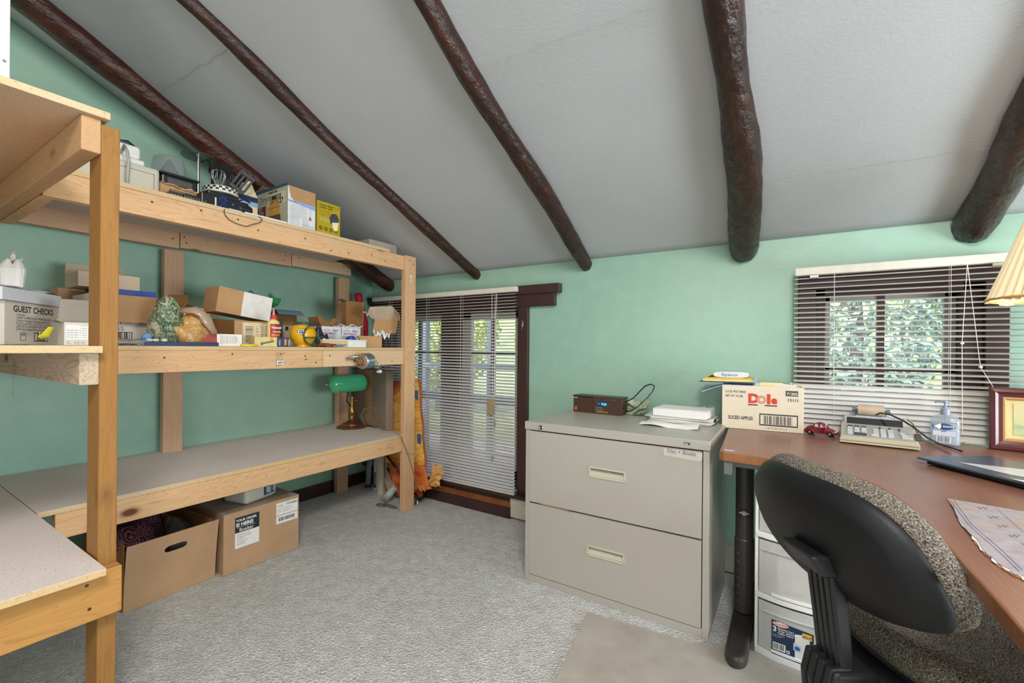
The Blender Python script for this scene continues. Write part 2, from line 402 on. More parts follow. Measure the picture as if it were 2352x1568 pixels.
# ------------------------------------------------------------------ baseboards and trims
struct(M().box((XB,-1.5,0),(XB+.02,YA,.085)).build('baseboard_left',BROWN,bevel=.003))
t1=struct(M().box((-2.78,2.262,0),(-1.44,YA,.075)).build('trim_1',BROWN,bevel=.006))
M().prism([(-2.78,2.25,.078),(-2.78,2.285,.098),(-2.78,YA,.098),(-2.78,YA,.075),(-2.78,2.262,.070)],(1.34,0,0)).build('ledge',plain('worn_orange_stain','8a5230',.45,var=.25,scale=20),t1,bevel=.003)
M().box((-2.78,2.285,.098),(-1.44,YA,.135)).build('fascia',BROWN,t1,bevel=.003)
struct(M().box((-2.78,2.245,.135),(-1.20,YA,.152)).build('trim_2',BROWN,bevel=.004))
# electric heater along the wall behind the cabinet and desk
h=thing('baseboard_heater','cream baseboard heater running along the wall behind the cabinet','heater',(-.2,2.3,0))
M().box((-1.445,2.268,.012),(1.2,YA-.002,.130)).build('housing',CREAM,h,bevel=.004)
m=M(); m.box((-1.36,2.262,.03),(1.15,2.268,.105)); m.build('front_panel',CREAM,h,bevel=.002)
# ------------------------------------------------------------------ windows
GREENP=WALL
GLASS=plain('window_glass','f2f6f5',.02,alpha=.10,spec=.6,var=0.0)
SASH=plain('sash_paint_grey','a9a49b',.5); SASHD=plain('sash_brown','4a2b28',.4,var=.15,scale=10)
w1=struct(thing('window_1','tall mullioned window behind the long blind','window',(-2.0,YA,.165)))
for k_ in('category','label'): del w1[k_]
x0,x1,z0,z1=W1
m=M(); m.box((x0,2.34,z0),(x0+.045,2.46,z1)).box((x1-.045,2.34,z0),(x1,2.46,z1)).box((x0,2.34,z1-.05),(x1,2.46,z1)).box((x0,2.34,z0),(x1,2.46,z0+.03)); m.build('frame',SASHD,w1,bevel=.003)
# casing boards on the wall
M().box((-2.78,2.300,1.290),(-1.17,YA,1.368)).build('casing',BROWN,w1,bevel=.003)
M().box((-2.78,2.285,1.365),(-1.135,YA,1.418)).build('casing',BROWN,w1,bevel=.003)
M().box((-1.42,2.305,.152),(-1.352,YA,1.292)).build('casing',BROWNZ,w1,bevel=.003)
M().box((-2.70,2.305,.152),(-2.60,YA,1.292)).build('casing',BROWNZ,w1,bevel=.003)
M().box((-2.07,2.335,z0),(-1.93,2.44,z1)).build('mullion',BROWNZ,w1,bevel=.003)
for (a,b,s_) in((-2.575,-2.07,0),(-1.93,-1.445,1)):
    m=M(); z2,z3=z0+.03,z1-.05
    m.box((a,2.40,z2),(a+.055 if s_==0 else a+.075,2.435,z3)).box((b-.055,2.40,z2),(b,2.435,z3)).box((a,2.40,z2),(b,2.435,z2+.06)).box((a,2.40,z3-.045),(b,2.435,z3)).box((a,2.395,.66),(b,2.44,.715))
    sa=m.build('sash',SASH,w1,bevel=.003)
    M().box((a+.04,2.414,z2),(b-.04,2.418,z3)).build('pane',GLASS,sa)
    c=(a+b)/2+(.005 if s_ else -.02)
    M().box((c-.010,2.405,z2),(c+.010,2.43,z3)).build('muntin',SASHD,sa)
    M().box((a+.04,2.405,.995),(b-.04,2.43,1.008)).build('muntin',SASHD,sa)
w2=struct(thing('window_2','small divided window behind the raised blind','window',(.36,YA,.76)))
for k_ in('category','label'): del w2[k_]
x0,x1,z0,z1=W2
M().box((x0,2.335,z0),(x0+.05,2.47,z1)).box((x1-.11,2.335,z0),(x1,2.47,z1)).box((x0,2.335,z1-.075),(x1,2.47,z1)).box((x0,2.335,z0),(x1,2.47,z0+.03)).build('frame',BROWNZ,w2,bevel=.003)
for a,b in((.02,.085),(.60,.665)): M().box((a,2.312,.70),(b,YA,1.355)).build('casing',BROWNZ,w2,bevel=.003)
M().box((.02,2.310,1.300),(.665,YA,1.398)).build('casing',BROWN,w2,bevel=.003)
a,b,z2,z3=.12,.545,.79,1.275
sa=M().box((a,2.41,z2),(a+.02,2.44,z3)).box((b-.035,2.41,z2),(b,2.44,z3)).box((a,2.41,z2),(b,2.44,z2+.03)).box((a,2.41,z3-.022),(b,2.44,z3)).build('sash',SASH,w2,bevel=.002)
M().box((a,2.422,z2),(b,2.426,z3)).build('pane',GLASS,sa)
M().box((.302,2.405,z2),(.326,2.445,z3)).build('muntin',SASHD,sa)
M().box((a,2.41,.955),(b,2.44,.968)).build('muntin',SASHD,sa)
# ------------------------------------------------------------------ blinds
def slat_mesh(w,depth,th=.0009,n=6):
    m=M()
    for s in(0,1):
        pass
    pts=[]
    for i in range(n+1):
        t=i/n-.5; pts.append((t*depth,(.25-t*t)*.20*depth*1.2))
    top=[[m.P((x,p[0],p[1]+th)) for p in pts] for x in(-w/2,w/2)]; bot=[[m.P((x,p[0],p[1])) for p in pts] for x in(-w/2,w/2)]
    for i in range(n):
        m.F([top[0][i],top[1][i],top[1][i+1],top[0][i+1]]); m.F([bot[0][i],bot[0][i+1],bot[1][i+1],bot[1][i]])
        for e in(0,1): m.F([top[e][i],bot[e][i],bot[e][i+1],top[e][i+1]])
    m.F([top[0][0],bot[0][0],bot[1][0],top[1][0]]); m.F([top[0][n],top[1][n],bot[1][n],bot[0][n]])
    return m
def blind(label,xa,xb_,ztop,zbot,y,pitch,depth,tilts,rail_h,rail_d,cordx,xh=None,skew=0,gap=.012):
    xh=xh or (xa,xb_); c=(xa+xb_)/2
    root=thing('window_blind',label,'blind',(c,y,zbot))
    M().box((xh[0],y-rail_d/2,ztop-rail_h),(xh[1],y+rail_d/2,ztop)).build('headrail',plain('headrail_cream','d8d0c2',.4),root,bevel=.004)
    M().box((xa,y-.012,zbot),(xb_,y+.012,zbot+.012)).build('bottom_rail',plain('headrail_cream','d8d0c2',.4),root,bevel=.003)
    sm=slat_mesh(xb_-xa,depth); o0=sm.build('slat',BLINDM,root,smooth=True,center=(c,y,ztop)) if False else None
    me=None; z=ztop-rail_h-gap; zz=[]
    while z>zbot+.016: zz.append(z); z-=pitch
    for i,z in enumerate(zz):
        if me is None:
            sm.xf=Matrix.Identity(4); sm.v=[Vector(v)+Vector((c,y,zbot)) for v in sm.v]
            o=sm.build('slat',BLINDM,root); me=o.data
        else:
            o=bpy.data.objects.new('slat',me); COL.objects.link(o); o.parent=root
        t=(z-zbot)/(ztop-zbot)
        o.location=(0,0,z-zbot); o.rotation_euler=(tilts(t),random.uniform(-.0008,.0008)+skew*(1-t),0)
    for cx0 in cordx:
        for dy in(-depth*.46,depth*.46):
            M().tube([(cx0,y+dy,ztop-rail_h),(cx0+.001,y+dy,zbot+.01)],.0007,5).build('ladder_cord',CORD,root)
    return root
bl1=blind('long white venetian blind over the tall window beside the shelving',-2.665,-1.412,1.412,.150,2.268,.0196,.025,lambda t:R(31-17*t),.032,.030,(-2.50,-2.13,-1.83,-1.56),xh=(-2.69,-1.405))
M().tube([(-1.54,2.245,1.375),(-1.545,2.243,1.25),(-1.55,2.243,.57)],.0012,5).build('pull_cord',CORD,bl1)
M().tube([(-1.575,2.245,1.375),(-1.56,2.244,.5)],.0012,5).build('pull_cord',CORD,bl1)
for x,z in((-1.545,.565),(-1.56,.35)): M(Matrix.Translation((x,2.243,z))).lathe([(0.0,.03),(.003,.03),(.007,0),(0,0)],8).build('cord_tassel',plain('tassel_tan','a88d6c',.5),bl1)
M().tube([(-1.56,2.244,.5),(-1.56,2.243,.37)],.0008,5).build('pull_cord',CORD,bl1)
m=M(); m.box((-1.60,2.236,.63),(-1.545,2.238,.725)); m.build('hang_tag',plain('tag_kraft','9c8a6c',.8),bl1,label='brown paper tag on the pull cord')
cl=M(); cl.tube([(-1.385,2.296,1.22),(-1.375,2.280,1.20),(-1.37,2.278,1.185),(-1.375,2.280,1.17),(-1.387,2.296,1.15)],[.003,.004,.005,.004,.003],8); tag(cl.build('cord_cleat',plain('chrome','d8d8d8',.15,metal=1)),'small chrome cord cleat on the brown casing beside the long blind','cleat')
bl2=blind('raised white venetian blind over the small window above the desk',.005,.688,1.392,.7025,2.268,.0208,.0255,lambda t:R(19-t*3) if t>.55 else (R(10+(0.55-t)*25) if t>.27 else R(44)),.034,.034,(.145,.495),xh=(.006,.662))
for pts in(((.535,2.244,1.36),(.522,2.24,1.07),(.525,2.24,.735)),((.535,2.244,1.36),(.57,2.24,.985),(.600,2.238,.92),(.612,2.238,.885))):
    M().tube(pts,.0011,5).build('pull_cord',CORD,bl2)
for p in((.522,2.238,1.07),(.57,2.238,.985)): M().sph(p,(.006,.004,.005),8).build('cord_bead',WPL,bl2)
for p in(.06,.60): M().box((p,2.246,1.346),(p+.03,2.256,1.356)).build('bracket',plain('chrome','d8d8d8',.15,metal=1),bl2)
# ------------------------------------------------------------------ outside
GR=plain('lawn_grass','8f9a5a',.9,var=.4,scale=3)
struct(M().box((-14,2.6,-.45),(14,26,-.35)).build('ground',GR))
struct(M().box((-6,2.6,-.35),(6,5.2,-.32)).build('path',plain('pale_gravel','cfc7b8',.9,var=.2,scale=25)))
struct(M().prism([(-30,11,-.4),(-30,30,9),(-30,30,-.4)],(60,0,0)).build('hillside',plain('hill_green','8fa06a',.95,var=.35,scale=1.2)))
def leafmat(n,a,b):
    k=N(n,.6,.3); f=k.noise(k.co(),1.7,3); k.col(k.ramp(f,[(.3,srgb(a)),(.7,srgb(b))])); return k.mat
def tree(x,y,h,rw,label,mt,seed,n=5200,grp=None):
    rnd=random.Random(seed); root=thing('leafy_shrub',label,'tree',(x,y,-.35))
    M().tube([(x,y,-.35),(x+.05,y,.4*h),(x,y+.03,.75*h)],[.09,.06,.03],8).build('trunk',plain('bark','4f4334',.9),root)
    m=M()
    for _ in range(n):
        a=rnd.uniform(0,2*PI); b=math.acos(rnd.uniform(-1,1)); q=rnd.uniform(.55,1)**.5
        c=Vector((x+rw*q*math.sin(b)*math.cos(a),y+rw*.7*q*math.sin(b)*math.sin(a),h*.5+h*.52*q*math.cos(b)))
        s=rnd.uniform(.04,.075); d1=Vector((rnd.uniform(-1,1),rnd.uniform(-1,1),rnd.uniform(-1,1))).normalized(); d2=d1.orthogonal().normalized()
        m.poly([c-d1*s,c+d2*s*.5,c+d1*s,c-d2*s*.5])
    m.build('foliage',mt,root,kind='stuff')
LF=[leafmat('leaf_yellow_green','8d9a3c','b5bb58'),leafmat('leaf_mid_green','66843f','8fa866'),leafmat('leaf_blue_green','708f78','98b09a')]
for i,(x,y,h,rw,mt,lab) in enumerate(((-6.6,7.4,3.4,1.5,0,'yellow-green shrub outside behind the left part of the long blind'),(-3.9,8.6,4.2,1.4,1,'mid-green tree outside seen through the long blind'),(-2.7,5.6,2.6,.75,0,'low yellow-green shrub outside seen through the right pane of the long blind'),(-1.2,8.2,4.4,1.2,2,'grey-green tree outside between the two windows'),(.6,6.6,3.3,.85,2,'blue-green tree outside seen through the small window'),(2.5,7.6,3.2,1.0,1,'mid-green shrub outside at the right of the small window'))):
    tree(x,y,h,rw,lab,LF[mt],40+i)
for i,(px,lab) in enumerate(((978,'grey porch post outside behind the left pane of the long blind'),(1129,'grey porch post outside behind the right pane of the long blind'))):
    q=PY(px,780,3.1); tag(M().box((q.x-.028,3.07,-.35),(q.x+.028,3.13,2.3)).build('porch_post',plain('grey_porch_paint','76838c',.6),bevel=.004),lab,'post')
struct(M().box((-4,3.06,.86),(-1.2,3.14,.90)).build('porch_rail',plain('grey_porch_paint','76838c',.6)))
# ------------------------------------------------------------------ wooden shelving unit
S=thing('wooden_shelving_unit','L-shaped pine shelving of two-by-fours and particle board along the left wall','shelving',(-2.1,1.2,0))
def bm(a,b,mat,name='beam',bev=.003,label=None): return M().box(a,b).build(name,mat,S,bevel=bev,label=label)
bm((-2.093,1.985,0),(-2.055,2.074,1.618),PZ_,'post')                    # front post at the corner end
bm((-1.59,.390,0),(-1.500,.428,1.604),PO_,'post',label='amber near post')
bm((-2.742,.950,.0),(-2.704,1.037,1.53),PBZ,'post'); bm((-2.742,1.975,0),(-2.704,2.066,1.53),PBZ,'post')
# front beams
bm((-2.108,.395,1.525),(-2.070,1.985,1.614),PY_)
bm((-2.108,.395,.931),(-2.070,1.42,1.018),PY_); bm((-2.108,1.422,.931),(-2.070,1.985,1.018),wood('pine_light_y','e0bd98','bf916a',1,knots=False))
bm((-2.108,.430,.383),(-2.070,1.985,.470),PY_)
# ledgers on the studs
bm((-2.70,-.2,1.535),(-2.662,1.00,1.622),PB_,'ledger'); bm((-2.70,1.003,1.540),(-2.662,1.60,1.626),PB_,'ledger'); bm((-2.70,1.604,1.545),(-2.662,2.045,1.626),wood('pine_ledger_pale','d9b692','b08560',1),'ledger')
bm((-2.742,.43,.383),(-2.704,.950,.470),PB_,'ledger'); bm((-2.742,1.037,.383),(-2.704,1.975,.470),PB_,'ledger')
bm((-2.742,.43,.931),(-2.704,.950,1.016),PB_,'ledger'); bm((-2.742,1.037,.931),(-2.704,1.975,1.016),PB_,'ledger')
# boards
def board(a,b,label=None):
    m=M().box(a,b); m.m=[0,0,1,1,1,1]; o=m.build('shelf_board',[PBOARD,PBEDGE],S,bevel=.0015,label=label)
    return o
board((-2.66,.405,1.615),(-2.070,1.87,1.633)); board((-2.775,.405,1.0185),(-2.070,1.985,1.035))
board((-2.775,.388,.4705),(-2.068,1.42,.488)); board((-2.775,1.422,.4705),(-2.068,1.984,.488)); board((-2.775,1.984,.4705),(-2.115,2.05,.488))
# return leg of the L, at the left edge of the picture
tb=board((-2.775,-.9,1.6145),(-1.485,.404,1.633)); tb.data=tb.data.copy(); tb.data.materials.append(PBLIT); tb.data.polygons[0].material_index=2; board((-2.775,-.9,1.0165),(-1.470,.389,1.034)); board((-2.775,-.9,.4705),(-1.420,.386,.488))
bm((-2.70,.352,1.525),(-1.500,.390,1.614),wood('pine_under_x','c39a72','9a7048',0)); bm((-2.70,.392,1.525),(-2.110,.430,1.614),PX_)
bm((-2.70,.352,.935),(-1.500,.390,1.016),PG_)
bm((-1.498,-.9,.352),(-1.460,.428,.469),wood('pine_amber_y','bd8a4c','8d602d',1,ring=.7))
bm((-1.60,-.9,0),(-1.51,-.86,1.61),PO_,'post'); bm((-2.742,-.05,0),(-2.704,.039,1.53),PBZ,'post')
bm((-2.70,.352,.383),(-1.500,.390,.469),PX_)
SCREW=plain('screw_head','4a3a2c',.4,metal=.6)
def screws(pts,n):
    for x,y,z in pts:
        ring=[(x+.0006,y+.004*math.cos(k*PI/4),z+.004*math.sin(k*PI/4)) for k in range(8)]; M().prism(ring,(-.003,0,0)).build('screw_head',SCREW,S)
pts=[]
for y0,y1,z,k in((.6,1.95,1.57,9),(.6,1.95,.975,6)):
    r_=random.Random(5)
    for i in range(k): pts.append((-2.070,y0+(y1-y0)*(i+r_.uniform(.2,.8))/k,z+r_.uniform(-.03,.03)))
for y,z in((1.32,.99),(1.38,.955),(1.46,.99),(1.62,.96)): pts.append((-2.070,y,z))
screws(pts,0)
screws([(-2.055,2.02,1.59),(-2.055,2.05,1.57),(-2.055,2.03,.36),(-2.055,2.055,.35)],0); screws([(-2.662,1.02,1.6),(-2.662,1.03,1.57),(-2.662,.97,1.58),(-2.662,1.56,1.6),(-2.662,1.55,1.57),(-2.662,1.65,1.6),(-2.662,1.98,1.6),(-2.662,2.01,1.57)],0)
screws([(-1.460,.36,.445),(-1.460,.365,.385)],0)
# barcode stickers and lumber stamps
def onX(x): # matrix for a face looking towards +X : local x -> +Y, y -> +Z
    return Matrix(((0,0,1,x),(1,0,0,0),(0,1,0,0),(0,0,0,1)))
def onY(y): # face looking towards -Y : local x -> +X, y -> +Z
    return Matrix(((1,0,0,0),(0,0,-1,y),(0,1,0,0),(0,0,0,1)))
q=PX(644,832,-2.07); m=M(onX(-2.0695)); m.rect(q.y-.017,q.z-.009,.034,.018,0).bars(q.y-.011,q.z-.005,.022,.009,1,n=10); m.build('barcode_sticker',[WHT,INK],S)
q=PX(944,641,-2.055); m=M(onX(-2.0545)); m.rect(q.y-.008,q.z-.018,.014,.042,0).bars(q.y-.005,q.z-.012,.008,.03,1,n=10,vert=False); m.build('barcode_sticker',[WHT,INK],S)
m=M(onX(-2.0696))
STMP=plain('faded_stamp','9a7a55',.8)
for i,t in enumerate(('KD-HT','S-P-F','STUD','2 S-DRY','HFP')):
    m.text(t,1.17,.996-.014*i,.015,0)
m.text('KD-HT',1.86,.442,.013,0); m.text('HEM-FIR',1.86,.425,.013,0); m.text('STUD',1.40,.42,.013,0)
m.build('lumber_stamp',STMP,S)
m=M(onY(.3516)); m.text('HEM FIR STUD',-2.19,.99,.02,0,rot=-PI/2); m.text('KD 12',-2.16,.99,.02,0,rot=-PI/2); m.build('lumber_stamp',STMP,S)
# white framed lattice panel standing on the top board
w=thing('lattice_panel','white framed lattice panel standing on the top board at the left edge','panel',(-1.9,.2,1.633))
M().box((-1.915,.272,1.634),(-1.895,.294,2.25)).build('frame',WHT,w,bevel=.002)
M().box((-1.915,-.1,1.634),(-1.895,-.078,2.25)).build('frame',WHT,w,bevel=.002); M().box((-1.915,-.078,1.634),(-1.895,.272,1.655)).build('frame',WHT,w,bevel=.002)
m=M()
for i in range(26): m.box((-1.907,-.078,1.665+i*.022),(-1.903,.272,1.669+i*.022))
for i in range(16): m.box((-1.903,-.07+i*.022,1.656),(-1.899,-.066+i*.022,2.24))
m.build('lattice',plain('cane_lattice','c48a52',.6),w)
M(onX(-1.8945)).lathe([(0,.001),(.004,.001),(.004,0)],8,c=(.283,1.84,0)).build('screw_head',STEEL,w)
# ------------------------------------------------------------------ filing cabinet
c=thing('filing_cabinet','beige two-drawer lateral metal filing cabinet against the window wall','cabinet',(-.63,1.94,0))
x0,x1,y0,y1=-1.011,-.247,1.713,2.17
m=M(); m.box((x0,y0+.003,0),(x0+.022,y1,.674)).box((x1-.022,y0+.003,0),(x1,y1,.674)).box((x0+.022,y1-.005,0),(x1-.022,y1,.674)).box((x0+.022,y0+.003,0),(x1-.022,y0+.02,.030)).box((x0+.022,y0+.03,.03),(x1-.022,y1-.01,.04)); m.build('body',BEIGE,c,bevel=.0015)
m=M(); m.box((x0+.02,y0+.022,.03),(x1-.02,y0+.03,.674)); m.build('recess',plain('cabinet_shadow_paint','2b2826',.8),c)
M().box((x0-.003,y0-.003,.676),(x1+.003,y1,.711)).build('top',BEIGE,c,bevel=.003,seg=3)
for (za,zb,hz,hx0,hx1) in((.356,.671,.533,-.703,-.555),(.034,.349,.209,-.708,-.556)):
    a,b=x0+.024,x1-.025; hz0,hz1=hz-.018,hz+.018
    m=M()
    m.box((a,y0,za),(hx0,y0+.018,zb)).box((hx1,y0,za),(b,y0+.018,zb)).box((hx0,y0,za),(hx1,y0+.018,hz0)).box((hx0,y0,hz1),(hx1,y0+.018,zb))
    d=m.build('drawer',BEIGE,c)
    m=M(); z_=hz
    m.prism([(hx0-.003,y0-.004,hz0-.004),(hx1+.003,y0-.004,hz0-.004),(hx1+.003,y0-.004,hz0+.004),(hx0-.003,y0-.004,hz0+.004)],(0,.008,0)).prism([(hx0-.003,y0-.004,hz1-.003),(hx1+.003,y0-.004,hz1-.003),(hx1+.003,y0-.004,hz1+.004),(hx0-.003,y0-.004,hz1+.004)],(0,.008,0))
    m.box((hx0-.003,y0-.004,hz0),(hx0+.004,y0+.004,hz1)).box((hx1-.004,y0-.004,hz0),(hx1+.003,y0+.004,hz1)); m.poly([(hx0,y0+.001,hz0),(hx1,y0+.001,hz0),(hx1,y0+.017,hz1-.008),(hx0,y0+.017,hz1-.008)])
    m.build('handle',CREAM,d,bevel=.001)
    m=M(); m.box((hx0,y0+.0155,hz0),(hx1,y0+.0175,hz1)); m.build('handle_recess',plain('handle_dark','6a655c',.7),d)
    if zb>.6:
        m=M(onY(y0-.0006)); m.poly([(-.408,.672-.006,0),(-.271,.672-.006,0),(-.272,.640,0),(-.281,.634,0),(-.404,.640,0)],0)
        m.text('Files + Books',-.395,.652,.022,1,shear=.2,sx=.85); m.build('tape_label',[plain('masking_tape','c9c2b6',.6),plain('pen_ink','4d5a78',.6)],d,label='handwritten masking tape label')
m=M(onY(y0-.0038)); m.lathe([(0,.004),(.007,.004),(.010,.002),(.0105,0)],20,c=(-.931,.691,0)); m.build('lock',STEEL,c,smooth=True)
M(onY(y0-.008)).rect(-.9318,.686,.0016,.010,0).build('keyhole',INK,c)
m=M(onY(y0-.0035)); m.rect(-.334,.690,.022,.009,0); m.text('hon',-.332,.6915,.008,1,bold=.02); m.build('badge',[plain('badge_blue','39506e',.4),WHT],c)
m=M(); m.prism([(-.93,y0-.001,.351),(-.78,y0-.001,.347),(-.80,y0-.001,.354),(-.93,y0-.001,.357)],(0,.006,0)); m.build('folder_edge',plain('manila_shadow','8d7c5e',.8),c)
# ------------------------------------------------------------------ desk
DT=wood('desk_laminate','8a6150','73483a',1,gs=1.4,knots=False,rough=.27,ring=.25); DE=plain('desk_edge_band','94603c',.35,var=.12,scale=60)
d=thing('corner_desk','brown wood laminate corner desk on dark metal legs','desk',(.3,1.9,0))
ZD=.700
out=[(-.238,2.235),(-.205,1.625),(-.19,1.612),(-.079,1.603),(.03,1.575),(.115,1.530),(.165,1.465),(.198,1.380),(.217,1.28),(.226,1.18),(.232,1.02),(.238,.85),(.240,.60),(.240,.25),(1.05,.25),(1.05,2.235)]
def smooth_poly(p,k0,k1,n=3):
    r_=[]
    for i in range(len(p)):
        r_.append(p[i])
        if k0<=i<k1:
            a=Vector(p[i-1]);b=Vector(p[i]);c_=Vector(p[i+1]);e=Vector(p[i+2])
            for j in range(1,n):
                t=j/n; q=.5*((2*b)+(-a+c_)*t+(2*a-5*b+4*c_-e)*t*t+(-a+3*b-3*c_+e)*t**3); r_.append((q.x,q.y))
    return r_
out=smooth_poly(out,3,11)
m=M(); m.prism([(x,y,ZD-.030) for x,y in out[::-1]],(0,0,.030)); 
n_=len(out); m.m=[0,0]+[1]*n_
m.build('desktop',[DT,DE],d,bevel=.004,seg=3)
M().box((-.19,1.66,.645),(1.0,1.69,.669)).build('support_rail',GREY,d,bevel=.002); M().box((-.19,1.62,.625),(-.165,2.22,.669)).build('support_rail',GREY,d,bevel=.002)
def leg(x,y):
    M().lathe([(0,.05),(.034,.05),(.034,.32),(.031,.325),(.031,.668),(0,.668)],24,c=(x,y,0)).build('leg',DKM,d,smooth=False,bevel=.001)
    m=M(); pts=[]
    for i in range(13): a=PI+PI*i/12; pts.append((x+.034*math.cos(a),y-.26+.05*math.sin(a)*1.0,0.004))
    pts+= [(x+.040,y+.28,.004),(x-.040,y+.28,.004)]
    m.prism(pts,(0,0,.040)); m.build('foot',DKM,d,bevel=.012,seg=3)
leg(-.150,1.905); leg(.93,1.905); leg(.93,.45)
m=M()
for i in range(7): m.rect(-.004,.11+i*.026,.012,.0022,0)
mm=fr((-.150-.026,1.905-.0236,.0),(.75,-.66,0),(0,0,1)); m2=M(mm)
for i in range(7): m2.rect(.008,.09+i*.03,.012,.002,0,z=.0012)
m2.build('height_marks',plain('height_mark','8c867c',.6),d)
m=M(); m.lathe([(0,.012),(.006,.012),(.006,0)],8,c=(0,0,0)); m.xf=Matrix.Identity(4)
k=M(fr((-.150+.002,1.870,.43),(1,0,0),(0,0,1))); k.lathe([(0,.014),(.009,.014),(.010,.008),(.006,.006),(.006,-.002)],12); k.box((-.016,-.003,.008),(.016,.003,.012)); k.build('clamp_knob',plain('dull_steel','8f8a84',.35,metal=.8),d)
m=M(fr((-.192,1.640,ZD),(1,0,0),(0,1,0))); m.rect(0,0,.030,.022,0); m.build('sticker',plain('grey_sticker','c8c6c2',.4),d); 
# ------------------------------------------------------------------ storage cart under the desk
c=thing('plastic_drawer_cart','white three-drawer plastic storage cart under the desk','drawer cart',(.06,1.85,0))
X0,X1,Y0,Y1=-.104,.236,1.735,2.09
WC=plain('cart_white','f0eeea',.3,var=.01); FROST=plain('frosted_plastic','e6e3df',.25,alpha=.5,spec=.5,var=.02)
def bow(x,k=.030): t=(x-X0)/(X1-X0)*2-1; return Y0-k*(1-abs(t)**2.6)
def bowed(z0,z1,off,th,name,mat,par,inset=0,bev=.001):
    m=M(); xs=[X0+inset+(X1-X0-2*inset)*i/16 for i in range(17)]
    P=[(x,bow(x)+off,z0) for x in xs]+[(x,bow(x)+off+th,z0) for x in xs[::-1]]
    m.prism(P,(0,0,z1-z0)); return m.build(name,mat,par,bevel=bev)
for z in((.0,.028),(.196,.214),(.401,.421),(.612,.636)):
    m=M(); xs=[X0+(X1-X0)*i/16 for i in range(17)]
    m.prism([(x,bow(x),z[0]) for x in xs]+[(X1,Y1,z[0]),(X0,Y1,z[0])],(0,0,z[1]-z[0])); m.build('frame_shelf',WC,c,bevel=.003)
for x in(X0,X1-.010): M().box((x,Y0+.002,.02),(x+.010,Y1,.62)).build('side_frame',WC,c,bevel=.003)
M().box((X0,Y1-.006,.02),(X1,Y1,.62)).build('back_panel',FROST,c)
for i,(za,zb) in enumerate(((.032,.190),(.217,.395),(.424,.606))):
    dr=bowed(za,zb,.002,.003,'drawer',FROST,c,.013)
    m=M(); m.box((X0+.016,Y0+.01,za),(X0+.019,Y1-.02,zb-.03)).box((X1-.019,Y0+.01,za),(X1-.016,Y1-.02,zb-.03)).box((X0+.016,Y0,za),(X1-.016,Y1-.02,za+.003)); m.build('drawer_walls',FROST,dr)
    bowed(zb-.030,zb-.027,-.008,.010,'handle_lip',FROST,dr,.02)
    bowed(za+.001,za+.010,-.004,.008,'lower_lip',WC,dr,.05)
q=thing('paper_pack','pale printed paper pack inside the middle drawer of the plastic cart','packet',(.03,1.80,.222))
M().box((-.04,1.755,.223),(.15,1.80,.330)).build('pack',plain('pack_pale','d9d3c6',.7),q,bevel=.003)
m=M(onY(1.7545)); 
for i,t in enumerate(('PEEL & STICK','VINYL TILES','30 x 30')): m.text(t,.045+.018*i,.322,.015,0,rot=-PI/2)
m.rect(-.03,.27,.03,.03,1,z=.0002); m.lathe([(0,0),(.008,0)],12,c=(.02,.31,.0003),m=2); m.lathe([(0,0),(.008,0)],12,c=(.02,.285,.0003),m=2)
m.build('printing',[INKG,plain('pale_grey_print','b9b4aa',.7),plain('pink_print','c99a90',.7)],q)
q=tag(M().prism([(-.02,1.78,.427),(.10,1.76,.427),(.10,1.765,.49),(.0,1.785,.445)],(0,.05,0)).build('folded_paper',WHT),'white folded paper inside the top drawer of the plastic cart','paper')
# product label stuck on the bottom drawer
m=M(fr((-.052,bow(-.052)-.0020,.0),(.116,bow(.064)-bow(-.052),0),(0,0,1)))
L=.1165
m.prism([(0,.030,0),(L,.026,0),(L,.134,0),(0,.142,0)],(0,0,.0006),0)
def ell(m,cx,cy,rx,ry,mi,z,n=24): m.poly([(cx+rx*math.cos(2*PI*k/n),cy+ry*math.sin(2*PI*k/n),z) for k in range(n)],mi)
ell(m,.026,.1325,.024,.0085,1,.0009); ell(m,.026,.1325,.022,.0072,2,.0011); m.text('Sterilite',.008,.1285,.012,3,z=.0014,bold=.01)
m.text('3',.003,.106,.024,4,z=.0010,bold=.03); 
for i,t in enumerate(('Drawer Cart','Tiroir Chariot','Cajón Carro')): m.text(t,.018,.1165-.0075*i,.0085,4,z=.001,bold=.02)
m.text('Storage * Rangement',.003,.0945,.004,4,z=.001); m.text('Three drawers',.003,.089,.004,4,z=.001)
m.rect(.004,.046,.036,.024,4,z=.001); m.bars(.006,.049,.032,.019,5,z=.0012,n=18); m.rect(.043,.046,.009,.010,4,z=.001); ell(m,.0475,.051,.003,.003,6,.0012,10)
m.rect(.086,.113,.026,.017,7,z=.0012); m.text('$15.99',.0875,.1175,.0095,3,z=.0015,bold=.03)
m.prism([(.066,.040,.001),(.094,.034,.001),(.106,.042,.001),(.106,.118,.001),(.094,.124,.001),(.066,.118,.001)],(0,0,.0002),2); m.prism([(.062,.066,.0013),(.084,.062,.0013),(.084,.086,.0013),(.062,.09,.0013)],(0,0,.0002),8); ell(m,.073,.074,.008,.007,6,.0017,12)
for x in(.068,.092): ell(m,x,.036,.003,.003,5,.0013,8)
m.build('price_label',[plain('label_navy','1f3550',.4),plain('label_red','c0392b',.4),plain('label_offwhite','e6dfd8',.5),plain('label_red','c0392b',.4),WHT,INK,plain('label_blue','3a62b0',.4),plain('label_yellow','f2c31a',.4),plain('label_pale_blue','c4ccdd',.4)],c,label='navy product label with price sticker')
